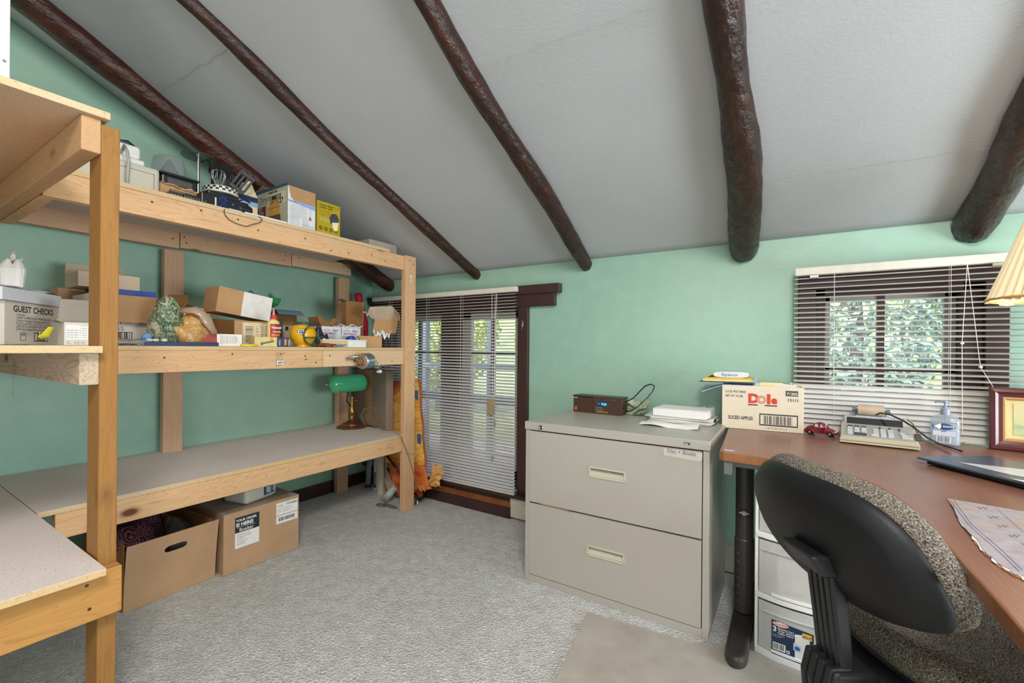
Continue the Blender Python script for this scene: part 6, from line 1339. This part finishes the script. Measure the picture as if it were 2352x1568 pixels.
# ------------------------------------------------------------------ apples carton
ZD_=.7005
a=PZ(1658,981,ZD_);b=PZ(1846,996,ZD_); A=Vector(a[:2]);B=Vector(b[:2]); hh=zat(1658,883,A)-ZD_
AW=plain('apple_carton_cream','d9cbb4',.6,var=.02)
r,i=carton('apples_carton','cream carton printed with a red fruit logo and SLICED APPLES on the desk',A,B,ZD_,hh,.165,AW,opn=True,th=.004); L=i['L']
M(i['xf']).box((.006,.006,hh*.2),(L-.006,.155,hh-.012)).build('folders_inside',plain('manila','e3cf92',.6),r)
for k,(x0,x1,y,mtt,dz) in enumerate(((.15,.235,.10,plain('manila_tab','ead9a0',.6),.010),(.20,.28,.06,pap[1],.006),(.12,.26,.13,pap[0],.004))): M(i['xf']).box((x0,y,hh*.3),(x1,y+.001,hh+dz)).build('folder',mtt,r)
m=M(i['front']); u=hh/.118; s_=hh
INKD=plain('carton_ink','3d3a3b',.5); DRD=plain('logo_red','cc3f22',.45)
m.text('2-5 LB. POLY BAGS',.013,hh*.83,.0135,0,sx=.70,bold=.02); m.text('NET WT. 10 LBS.',.013,hh*.73,.0135,0,sx=.70,bold=.02)
m.text('SLICED APPLES',.024,hh*.22,.0200,0,sx=.72,bold=.03)
m.rect(L-.064,hh*.80,.044,hh*.12,0); m.text('71202',L-.0605,hh*.825,.0155,1,z=.0007,bold=.03); m.text('15111',L-.058,hh*.685,.0165,0,bold=.03)
m.rect(L-.158,hh*.115,.138,hh*.27,0); m.rect(L-.154,hh*.145,.130,hh*.21,1,z=.0005); m.bars(L-.142,hh*.15,.105,hh*.19,0,z=.0007,n=26); m.text('1 00 71202 15111 6',L-.135,hh*.045,.0105,0,sx=.9)
# fruit company logo: D, sunburst o, l, e
lx,ly=.1,hh*.62; bh=.040
m.text('D',lx,ly,.052,2,bold=.06,sx=1.05,z=.0006)
scx,scy,sr=lx+.050,ly+.014,.0175
m.lathe([(0,0),(sr,0)],24,c=(scx,scy,.0008),m=2)
for k in range(20):
    a0=2*PI*k/20; a1=a0+.13; m.poly([(scx,scy,.0011),(scx+sr*1.02*math.cos(a0),scy+sr*1.02*math.sin(a0),.0011),(scx+sr*1.02*math.cos(a1),scy+sr*1.02*math.sin(a1),.0011)],1)
m.lathe([(0,0),(sr*.42,0)],16,c=(scx,scy,.0013),m=1)
m.text('l',lx+.070,ly,.052,2,bold=.07,sx=1.1,z=.0006); m.text('e',lx+.0855,ly,.044,2,bold=.05,sx=1.0,z=.0006)
m.rect(lx,ly-.012,.036,.005,0,z=.0005); m.rect(lx+.062,ly-.012,.045,.005,0,z=.0005)
m.build('printing',[INKD,AW,DRD],r)
M(i['xf']).box((L-.035,.15,hh*.5),(L,.162,hh+.010)).build('back_lip',WHT,r)
# folders and visor on the carton
cA=i['xf']@Vector((0,0,hh)); 
fz=ZD_+hh+.001
q=PY(1676,868,2.19); 
mt=fr((cA.x-.075,cA.y+.02,fz+.004),(1,.02,.010),(0,1,0))
def fold(name,label,x0,x1,y0,y1,z,th,mat,xform=None,cat='folder'):
    return tag(M(xform or mt).box((x0,y0,z),(x1,y1,z+th)).build(name,mat,bevel=.0004),label,cat)
m=M(); m.grid(lambda u,v:(cA.x-.085+.20*u,cA.y+.03+.10*v,fz-.030*(max(0,.5-u)*2)**1.3+.001),12,3); tag(m.build('blue_folder',plain('folder_blue','2b57b8',.4),solid=.0015),'bright blue folder drooping over the left edge of the apples carton','folder')
m=M(); m.grid(lambda u,v:(cA.x-.088+.12*u,cA.y+.026+.10*v,fz-.002-.036*(max(0,.8-u)*1.25)**1.2),10,3); tag(m.build('white_sheets',WHT,solid=.002),'white sheets drooping beneath the bright blue folder','papers')
fold('navy_folder','dark navy folder lying flat on top of the apples carton',-.022,.198,.0,.11,.003,.003,NAVY)
fold('manila_folder','yellowish manila folders stacked under the white visor on the apples carton',-.008,.195,.005,.115,.0065,.010,plain('manila','e3cf92',.6))
fold('yellow_pad','bright yellow envelope on the manila folders under the visor',.0,.190,.01,.11,.0170,.006,plain('bright_manila','ddb82f',.5))
m=M(mt); m.prism([(.19,.0,.003),(.21,.0,.003),(.204,.0,.030),(.196,.0,.020)],(0,.05,0)); tag(m.build('plastic_sleeve',plain('sleeve_blue','93b3cc',.15,alpha=.7,spec=.8)),'pale clear plastic sleeve sticking up at the right end of the folders','sleeve')
m=M(mt); m.poly([(.01,.02,.024),(.028,.02,.036),(.05,.03,.030),(.05,.08,.024),(.01,.08,.024)]); tag(m.build('pale_note',plain('note_yellow','e9df9c',.6),solid=.0006),'pale yellow note curling up at the left end of the folders','note')
vz=.0235; m=M(mt); P=[]
for k in range(20):
    a_=2*PI*k/20; P.append((.105+.070*math.copysign(abs(math.cos(a_))**.45,math.cos(a_)),.010,vz+.013+.013*math.copysign(abs(math.sin(a_))**.6,math.sin(a_))))
m.prism(P,(0,.05,0)); vr=tag(m.build('white_visor',WPL,bevel=.002),'white rounded oblong case with blue lettering on top of the folders','case')
m=M(mt@onY(.0095)); m.text('Sysco',.068,vz+.008,.017,0,sx=1.7,bold=.02); m.build('lettering',plain('sysco_blue','5b86b5',.5),vr)
# ------------------------------------------------------------------ toy car
q=PZ(1886,1000,ZD_); car=thing('toy_car','small dark red rounded vintage toy car with an open door','toy',(q.x,q.y,ZD_)); mt=rot_z((q.x,q.y+.01,ZD_),-.30)@Matrix.Scale(1.0,4)
RC_=plain('toy_red','7e1426',.15,spec=.8,var=.03); s=.105
prof=[(-.052,.010),(-.054,.022),(-.046,.032),(-.036,.036),(-.020,.0365),(.022,.0355),(.036,.030),(.048,.024),(.054,.016),(.054,.010)]
m=M(mt)
def bodyf(u,v):
    x=-.054+.108*u; 
    for (xa,za),(xb_,zb) in zip(prof,prof[1:]):
        if xa<=x<=xb_+1e-9: zt=za+(zb-za)*(x-xa)/max(1e-6,xb_-xa); break
    else: zt=.012
    w=.019*(1-abs(u*2-1)**3*.35)*(1-.0*v); a_=PI*v
    return (x,-w*math.cos(a_),.009+(zt-.009)*(math.sin(a_)**.55 if 0<v<1 else 0))
m.grid(bodyf,24,12); m.build('body',RC_,car,smooth=True)
m=M(mt)
def cab(u,v):
    x=-.030+.056*u; e=math.sin(PI*min(1,max(0,u)))**.5; a_=PI*v
    return (x,-.0165*math.cos(a_)*(.85+.15*e),.030+.022*e*(math.sin(a_)**.6 if 0<v<1 else 0))
m.grid(cab,16,12); cb=m.build('cabin',RC_,car,smooth=True)
m=M(mt)
for sy in(-1,1):
    for x0,x1 in((-.018,-.004),(-.001,.014)): m.prism([(x0,sy*.0165,.033),(x1,sy*.0165,.033),(x1-.003,sy*.0145,.045),(x0+.002,sy*.0145,.045)],(0,sy*.0012,0))
m.prism([(.021,-.011,.036),(.021,.011,.036),(.0155,.009,.047),(.0155,-.009,.047)],(.002,0,.0008)); m.build('window_panes',plain('car_glass','b9c2c4',.05,spec=.9),cb)
for x in(-.034,.034):
    for sy in(-1,1):
        w_=M(mt@Matrix.Translation((x,sy*.018,.010))@Matrix.Rotation(PI/2,4,'X')); w_.lathe([(0,-.004),(.008,-.004),(.010,-.002),(.010,.002),(.008,.004),(0,.004)],16); wo_=w_.build('wheel',BLK,car)
        M(mt@Matrix.Translation((x,sy*.0225,.010))@Matrix.Rotation(PI/2,4,'X')).lathe([(0,.0015),(.004,.001),(.005,0),(0,0)],12).build('hubcap',plain('chrome','d8d8d8',.15,metal=1),wo_)
        f_=M(mt); f_.tube([(x+.014*math.cos(PI*k/8),sy*.019,.009+.012*math.sin(PI*k/8)) for k in range(9)],.0036,6); f_.build('fender',RC_,car,smooth=True)
for sy in(-1,1): M(mt).sph((.051,sy*.013,.020),.0042,10).build('headlight',plain('headlight_clear','dcd8cc',.1,spec=.9),car,smooth=True)
M(mt).tube([(.056,-.018,.010),(.058,0,.010),(.056,.018,.010)],.0016,6).build('bumper',plain('chrome','d8d8d8',.15,metal=1),car)
m=M(mt); m.prism([(.014,-.018,.012),(.004,-.040,.012),(.004,-.040,.030),(.014,-.018,.030)],(.0015,.001,0)); m.tube([(.004,-.040,.030),(.006,-.036,.045),(.012,-.022,.046),(.014,-.018,.030)],.0009,5); m.build('open_door',RC_,car)
# ------------------------------------------------------------------ adding machine
fl=PZ(1930,1016,ZD_);frr=PZ(2112,1036,ZD_); A=Vector(fl[:2]);B=Vector(frr[:2]); ang=math.atan2((B-A).y,(B-A).x); L=(B-A).length; D_=.230
am=thing('adding_machine','cream printing adding machine with black display and grey keys on the desk','calculator',(A.x,A.y,ZD_)); xf=rot_z((A.x,A.y,ZD_),ang)
AMC=plain('machine_cream','bdb397',.45,var=.03); AMG=plain('machine_grey','aaa9a6',.4)
m=M(xf); m.prism([(0,.01,.004),(0,D_,.004),(0,D_,.060),(0,.15,.055),(0,.012,.026),(0,.0,.018)],(L,0,0)); m.build('housing',AMC,am,bevel=.003)
m=M(xf)
for z0,z1 in((.004,.011),(.0125,.0195)): m.box((-.002,-.004,z0),(L+.002,.02,z1))
m.build('front_steps',AMC,am,bevel=.001)
for x_ in(.02,L-.03):
    for y_ in(.02,D_-.03): M(xf).lathe([(0,0),(.007,0),(.007,.005),(0,.005)],10,c=(x_,y_,0)).build('rubber_foot',BLK,am)
sl=math.atan2(.029,.138); kp=xf@Matrix.Translation((0,.012,.0265))@Matrix.Rotation(sl,4,'X')
M(kp).box((.012,.004,.0),(L-.012,.125,.0015)).build('key_plate',AMG,am)
KG=plain('key_grey','c6c6c4',.35); KD=plain('key_dark','4a4a4c',.4)
def key(x,y,w=.014,d=.012,mt_=KG,h=.007): 
    o=M(kp).prism([(x,y,.0015),(x+w,y,.0015),(x+w,y+d,.0015),(x,y+d,.0015)],(0,0,h)).build('key',mt_,am,bevel=.0015); return o
k0=.020
for c_ in range(3):
    for r_ in range(5):
        if r_==0 and c_>0: 
            continue
        key(k0+c_*.0205,.012+r_*.0190,.0155,.0135,KD if r_==4 else KG)
key(k0+.0205,.012,.036,.0135,KD)
k1=.095
for c_ in range(3):
    for r_ in range(4):
        if r_==0 and c_==0: continue
        key(k1+c_*.0205,.012+r_*.0190,.0155,.0135)
key(k1-.006,.012,.0215,.0135)
k2=.172
key(k2,.012,.030,.034,KG); key(k2+.036,.012,.017,.014,KD); key(k2+.036,.012+.02,.017,.014,KD); key(k2+.036,.052,.017,.014,KD); key(k2-.003,.052,.014,.014,KG)
for x_ in(k1+.018,k1+.045,k1+.072): M(kp).box((x_,.094,.0015),(x_+.006,.104,.008)).build('switch',KD,am,bevel=.001)
dq=xf@Matrix.Translation((0,.150,.0555))
M(xf).prism([(.018,.148,.0505),(.018,.165,.078),(.018,.172,.078),(.018,.172,.0505)],(L-.05,0,0)).build('display_window',plain('display_black','15181a',.08,spec=.9),am,bevel=.001)
M(xf).prism([(.008,.165,.055),(.008,.172,.082),(.008,.215,.080),(.008,.228,.056)],(L-.016,0,0)).build('printer_cover',AMG,am,bevel=.003)
for k in range(8): M(xf).box((L*.62+k*.009,.178,.0815),(L*.62+k*.009+.004,.222,.0830)).build('vent_rib',AMG,am)
M(xf).box((.045,.178,.0815),(.15,.222,.084)).build('tear_bar',plain('clear_grey_bar','c3c8cb',.1,spec=.8),am,bevel=.001)
rc=xf@Matrix.Translation((.092,.206,.106))@Matrix.Rotation(PI/2,4,'Y')
M(rc).lathe([(0,-.040),(.021,-.040),(.021,.040),(0,.040)],24).build('paper_roll',plain('paper_roll_tan','b9a48c',.7),am); M(rc).lathe([(0,-.058),(.007,-.058),(.007,-.048),(.0035,-.046),(.0035,.046),(.007,.048),(.007,.058),(0,.058)],12).build('spindle',GREY,am)
for s_ in(-.046,.046): M(xf).tube([(.092+s_,.222,.082),(.092+s_,.225,.106)],.0022,6).build('roll_arm',GREY,am)
# cables over the machine
def cab_(pts,r,mt_,lab): tag(M().tube(pts,r,8).build('cable',mt_,smooth=True),lab,'cable')
cab_([PY(2012,953,2.20),PY(2022,948,2.17),PY(2045,952,2.12),PY(2075,966,2.06),PY(2100,982,2.0)]+[PZ(2130,1005,ZD_+.03),PZ(2160,1020,ZD_+.004),PZ(2195,1031,ZD_+.0045),PZ(2210,1036,ZD_+.0045)],.0030,BLK,'black cable arching from the adding machine across the desk')
cab_([PY(2085,964,2.16),PY(2098,975,2.1),PZ(2103,990,ZD_+.035),PZ(2125,1012,ZD_+.006),PZ(2170,1034,ZD_+.003),PZ(2185,1040,ZD_+.003)],.0022,plain('brown_wire','7d6f5c',.5),'thin brown cable running beside the black cable on the desk')
cab_([PZ(2205,1018,ZD_+.003),PZ(2222,1014,ZD_+.01),PZ(2240,1016,ZD_+.006),PZ(2262,1022,ZD_+.003)],.0012,GREY,'thin grey wire behind the soap bottle')
# ------------------------------------------------------------------ soap bottle
q=PY(2171,1000,2.212); q.z=ZD_; sb=thing('soap_bottle','clear pump bottle of hand sanitizer with a blue fish logo','bottle',(q.x,q.y,ZD_)); a_=-.30; xf=rot_z((q.x,q.y,ZD_),a_)
Wb=.040; Hb=zat(2171,950,q)-ZD_
def bot(sc,z0,z1,mat,name,tp=1.0):
    m=M(xf); 
    def fn(u,v):
        t=2*PI*u; e=3.2; c_,s_=math.cos(t),math.sin(t); x=math.copysign(abs(c_)**(2/e),c_)*Wb*sc; y=math.copysign(abs(s_)**(2/e),s_)*.022*sc
        k_=1 if v<.80 else max(.30,1-((v-.80)/.20)**2*.70)
        if z1<Hb: k_=1
        return (x*k_,y*k_,z0+(z1-z0)*v)
    m.grid(fn,32,14,cu=True); m.F([i_*15 for i_ in range(32)][::-1]); m.F([i_*15+14 for i_ in range(32)]); return m.build(name,mat,sb,smooth=True)
bot(1.0,.0,Hb,plain('bottle_clear','aebac6',.03,alpha=.42,spec=.9,var=.01),'bottle')
bot(.92,.003,Hb*.55,plain('gel_clear','e3eaf0',.05,alpha=.35,spec=.5,var=.01),'gel')
mn=Matrix.Translation((q.x,q.y,ZD_+Hb)); wp=plain('pump_white','8b96a5',.3,alpha=.97)
M(mn).lathe([(0,-.004),(.013,-.004),(.0135,.018),(.010,.020),(.008,.024),(.004,.026),(.004,.040),(.007,.041),(.007,.047),(0,.047)],20).build('pump',wp,sb,smooth=False)
M(mn@Matrix.Rotation(a_,4,'Z')).tube([(.006,0,.043),(-.010,0,.045),(-.024,0,.043),(-.028,0,.039)],[.006,.005,.0035,.003],10).build('spout',wp,sb,smooth=True)
M().tube([(q.x,q.y,ZD_+Hb),(q.x+.004,q.y,ZD_+.006)],.0018,6).build('dip_tube',wp,sb)
m=M(xf@onY(-.0225)); m.poly([(-.030+.060*k/20,Hb*.60+.011*math.sin(PI*k/20),.0006) for k in range(21)]+[(.030-.060*k/20,Hb*.60-.012*math.sin(PI*k/20),.0006) for k in range(1,20)],0); m.poly([(-.028,Hb*.60,.0008),(-.010,Hb*.60+.011,.0008),(-.008,Hb*.60,.0008),(-.012,Hb*.60-.011,.0008)],1); m.poly([(-.028,Hb*.60,.0008),(-.034,Hb*.60+.014,.0008),(-.030,Hb*.6-.013,.0008)],0); m.text('source',-.004,Hb*.585,.011,1,z=.001,bold=.02)
m.rect(-.030,Hb*.30,.060,Hb*.16,2,z=.0005); m.rect(-.022,Hb*.08,.040,Hb*.20,2,z=.0005); m.bars(-.018,Hb*.10,.032,Hb*.17,3,z=.0008,n=18); m.rect(-.008,Hb*.43,.012,.003,4,z=.0008)
m.build('label',[plain('soap_blue','2d4f93',.4),WHT,plain('label_lilac','cfcfe0',.5),INKG,RED],sb)
# ------------------------------------------------------------------ laptop
pl=[PZ(2105,1050,ZD_+.022),PZ(2210,1036,ZD_+.022),PZ(2352,1048,ZD_+.022)]
a=PZ(2105,1048,ZD_+.02); 
b=PZ(2352,1108,ZD_+.02); c=PZ(2240,1034,ZD_+.02)
X_=(Vector(b)-Vector(a)); X_.z=0; X_.normalize(); Y_=Vector((-X_.y,X_.x,0)); LL=.34; DD=.235
lp=thing('laptop','closed dark laptop with blue-grey reflection painted into its lid lying on the desk','laptop',(a.x,a.y,ZD_)); mt=fr((a.x,a.y,ZD_),X_,Y_)
m=M(mt); m.prism([(0.012,.02,.001),(.30,.012,.001),(LL,.02,.001),(LL,DD,.001),(.012,DD,.001)],(0,0,.012)); m.build('base',BLK,lp,bevel=.003)
m=M(mt); m.box((0,0,.0135),(LL,DD,.0205)); m.build('lid',plain('lid_reflection_tint','5c6c80',.28,spec=.8,metal=.5,var=.02),lp,bevel=.003)  # blue-grey reflection put into the lid's base colour
q=mt@Vector((.18,.13,0)); 
m=M(mt); m.prism([(.075,.05,.021),(.20,.19,.021),(.225,.20,.021),(.335,.12,.021),(.20,.045,.021)],(0,0,.0008)); tag(m.build('white_paper',plain('glossy_sheet','c9ccd2',.25,spec=.6)),'glossy pale sheet lying on the laptop lid','paper')
m=M(mt); m.prism([(.235,-.0,.0218),(.33,.055,.0218),(.36,.05,.0218),(.34,-.01,.0218)],(0,0,.0008)); tag(m.build('white_paper',WHT),'white sheet overlapping the right corner of the laptop lid','paper')
# ------------------------------------------------------------------ framed picture
ZF=ZD_
fa=PZ(2266,1027,ZF); fa.y-=.02; fb=Vector((fa.x+.33,fa.y-.05,ZF)); lean=.07
X_=(fb-fa).normalized(); Yd=Vector((.10,1,0)); Yd=(Yd-X_*Yd.dot(X_)).normalized(); U_=Vector((0,0,1))*math.cos(lean)+Yd*math.sin(lean); U_=(U_+X_*.09).normalized()
mt=fr(fa,X_,U_); pf=thing('framed_picture','maroon framed faded landscape picture leaning at the right of the desk','picture',fa)
FW,FH=.33,.215; FM=plain('maroon_frame','5a2a2e',.25,spec=.6,var=.1,scale=8)
def bar(a_,b_,inn,name,mat,z0,z1):
    pass
m=M(mt); w=.032
def frame(x0,y0,x1,y1,w,prof,mat,name):
    m=M(mt); O=[(x0,y0),(x1,y0),(x1,y1),(x0,y1)]; rings=[]
    for t,z in prof: rings.append([m.P((O[k][0]+(w*t if k in(0,3) else -w*t),O[k][1]+(w*t if k in(0,1) else -w*t),z)) for k in range(4)])
    for A_,B_ in zip(rings,rings[1:]):
        for k in range(4): m.F([A_[k],A_[(k+1)%4],B_[(k+1)%4],B_[k]])
    return m.build(name,mat,pf)
frame(0,0,FW,FH,w,[(0,0),(0,.010),(.12,.016),(.45,.018),(.7,.012),(1,.010),(1,0)],FM,'frame')
frame(w,w,FW-w,FH-w,.010,[(0,0),(0,.011),(.5,.012),(1,.007),(1,0)],plain('gold_slip','b98d5a',.35,spec=.5),'inner_slip')
M(mt).box((w+.008,w+.008,.001),(FW-w-.008,FH-w-.008,.004)).build('mat_board',plain('picture_mat','d9c892',.7),pf)
k=N('faded_landscape',.6,.2); c0=k.co(); sp=k.n('ShaderNodeSeparateXYZ'); k.l(c0,sp.inputs[0]); mp=k.n('ShaderNodeMapRange'); k.l(sp.outputs[2],mp.inputs[0]); mp.inputs[1].default_value=.03; mp.inputs[2].default_value=.18; n1=k.noise(c0,30,5,.7); ad=k.n('ShaderNodeMath',operation='MULTIPLY_ADD'); k.l(n1,ad.inputs[0]); ad.inputs[1].default_value=.22; k.l(mp.outputs[0],ad.inputs[2]); k.col(k.ramp(ad.outputs[0],[(.12,srgb('b9c39a')),(.25,srgb('8fae86')),(.34,srgb('c3c397')),(.48,srgb('9db28a')),(.56,srgb('c6c597')),(.9,srgb('d3cc9c'))])); 
M(mt).box((w+.026,w+.022,.0045),(FW-w-.026,FH-w-.022,.0052)).build('print',k.mat,pf)
m=M(mt); m.box((FW*.5-.02,.02,-.002),(FW*.5+.02,.17,0)); m.build('easel_back',BLK,pf)
# ------------------------------------------------------------------ worn calendar pad with curled burnt edge
o=[(2175,1142),(2352,1172),(2460,1190),(2470,1340),(2352,1328),(2300,1300),(2262,1268),(2220,1218)]
P=[PZ(x,y,ZD_+.0045) for x,y in o]
pad=thing('desk_pad','worn lilac-grey desk calendar pad with a frayed stained edge','desk pad',(P[0].x+.08,P[0].y-.1,ZD_)); PM=N('worn_pad',.6,.4); c_=PM.co(); n1=PM.noise(c_,9,4,.6); n2=PM.noise(c_,40,4); PM.col(PM.mix(PM.ramp(n1,[(.5,(0,0,0)),(.68,(.8,.8,.8))]),PM.ramp(n2,[(.3,srgb('968b90')),(.7,srgb('a89ea1'))]),srgb('b38859'))); PM=PM.mat
ctr_=sum(P,Vector())/len(P)
for k,(sc,z,mt_) in enumerate(((1.0,.0002,plain('pad_brown_sheet','b98550',.7,var=.3,scale=25)),(.985,.0017,WHT),(.97,.0030,PM))):
    Q=[]
    rnd=random.Random(k)
    n=len(P)
    for i_ in range(n):
        a_=P[i_];b_=P[(i_+1)%n]
        for j in range(6):
            q=a_.lerp(b_,j/6); jt=rnd.uniform(-.003,.003) if i_>=4 else 0
            q=ctr_+(q-ctr_)*sc+Vector((jt,jt,0)); q.z=ZD_+z; Q.append(q)
    M().prism(Q[::-1],(0,0,.0012)).build('sheet',mt_,pad)
ink=plain('pen_ink','4d5a78',.6); mt=fr((0,0,ZD_+.0045),(1,0,0),(0,1,0)); m=M()
def ln(x0,y0,x1,y1,w=.0010):
    a_=PZ(x0,y0,ZD_+.0047);b_=PZ(x1,y1,ZD_+.0047); d_=(b_-a_); n_=Vector((-d_.y,d_.x,0)).normalized()*w/2; m.poly([a_+n_,a_-n_,b_-n_,b_+n_])
ln(2184,1150,2225,1205);ln(2225,1205,2262,1238);ln(2262,1238,2290,1262);ln(2290,1262,2342,1312); ln(2192,1150,2232,1204);ln(2232,1204,2300,1262);ln(2300,1262,2348,1308); ln(2180,1148,2352,1162,.0006); ln(2290,1168,2352,1222,.0006)
for (x,y) in((2246,1163),(2270,1184),(2292,1205),(2318,1227),(2346,1245)):
    for k in range(4): ln(x+k*6,y+(k%2)*5,x+6+k*6,y+((k+1)%2)*5+1)
m.build('pen_lines',ink,pad)
# ------------------------------------------------------------------ pleated lamp shade at the right edge
lc=PY(2278,692,1.80); r0,r1,hS=.165,.085,.24
cxL=lc.x+r0*1.0+.0; cyL=1.80+.03
zb=lc.z+.004; lamp=thing('table_lamp','table lamp with a cream pleated fabric shade at the right edge','lamp',(cxL,cyL,ZD_))
SHM=N('pleated_shade',.8,.1); SHM.col(srgb('ecd9b4')); SHM.b.inputs['Subsurface Weight'].default_value=0; SHM.b.inputs['Emission Color'].default_value=srgb('e9c68a'); SHM.b.inputs['Emission Strength'].default_value=.16; SHM=SHM.mat
m=M(); 
def shf(u,v): 
    a_=2*PI*u; r_=r0+(r1-r0)*v; k_=1+.022*math.sin(48*a_)+(.018*(1 if math.sin(8*a_)>.2 else -.2)); return (cxL+r_*k_*math.cos(a_),cyL+r_*k_*math.sin(a_),zb+hS*v+.006*math.sin(8*a_)*(1-v))
m.grid(shf,240,6,cu=True); m.build('lamp_shade',SHM,lamp,solid=.0012)
m=M(); m.tube([(cxL+(r0+.001)*math.cos(2*PI*k/48),cyL+(r0+.001)*math.sin(2*PI*k/48),zb+.003) for k in range(48)],.004,6,closed=True); m.build('shade_trim',plain('shade_trim','d9a45c',.7),lamp)
M(Matrix.Translation((cxL,cyL,ZD_))).lathe([(0,0),(.058,0),(.060,.010),(.04,.025),(.02,.05),(.035,.11),(.045,.17),(.03,.24),(.012,.28),(.010,zb+.05-ZD_),(.018,zb+.06-ZD_),(.018,zb+.10-ZD_),(0,zb+.10-ZD_)],28).build('base',BRASS,lamp,smooth=True)
M().sph((cxL,cyL,zb+.13),.028,14).build('bulb',plain('lit_bulb','ffe2b0',.4,emit=6),lamp,smooth=True)
light('table_lamp_light','POINT',(cxL,cyL,zb+.06),2.0,(1.0,.80,.55),size=.035)
# ------------------------------------------------------------------ groups of repeats
for pre,g in (('ceiling_log_beam','log beams on the sloping ceiling'),('window_blind','venetian blinds on the window wall'),('alarm_box','alarm boxes on the middle shelf'),('leafy_shrub','shrubs and trees outside the windows'),('porch_post','porch posts outside the tall window'),('large_ladle','serving spoons in the checkered crock'),('black_gadget','black gadgets on the top shelf'),('clear_cup','clear cups in the plastic tray'),('envelope','envelopes beside the apples carton')):
    for o in bpy.data.objects:
        if o.parent is None and o.name.split('.')[0]==pre: o['group']=g
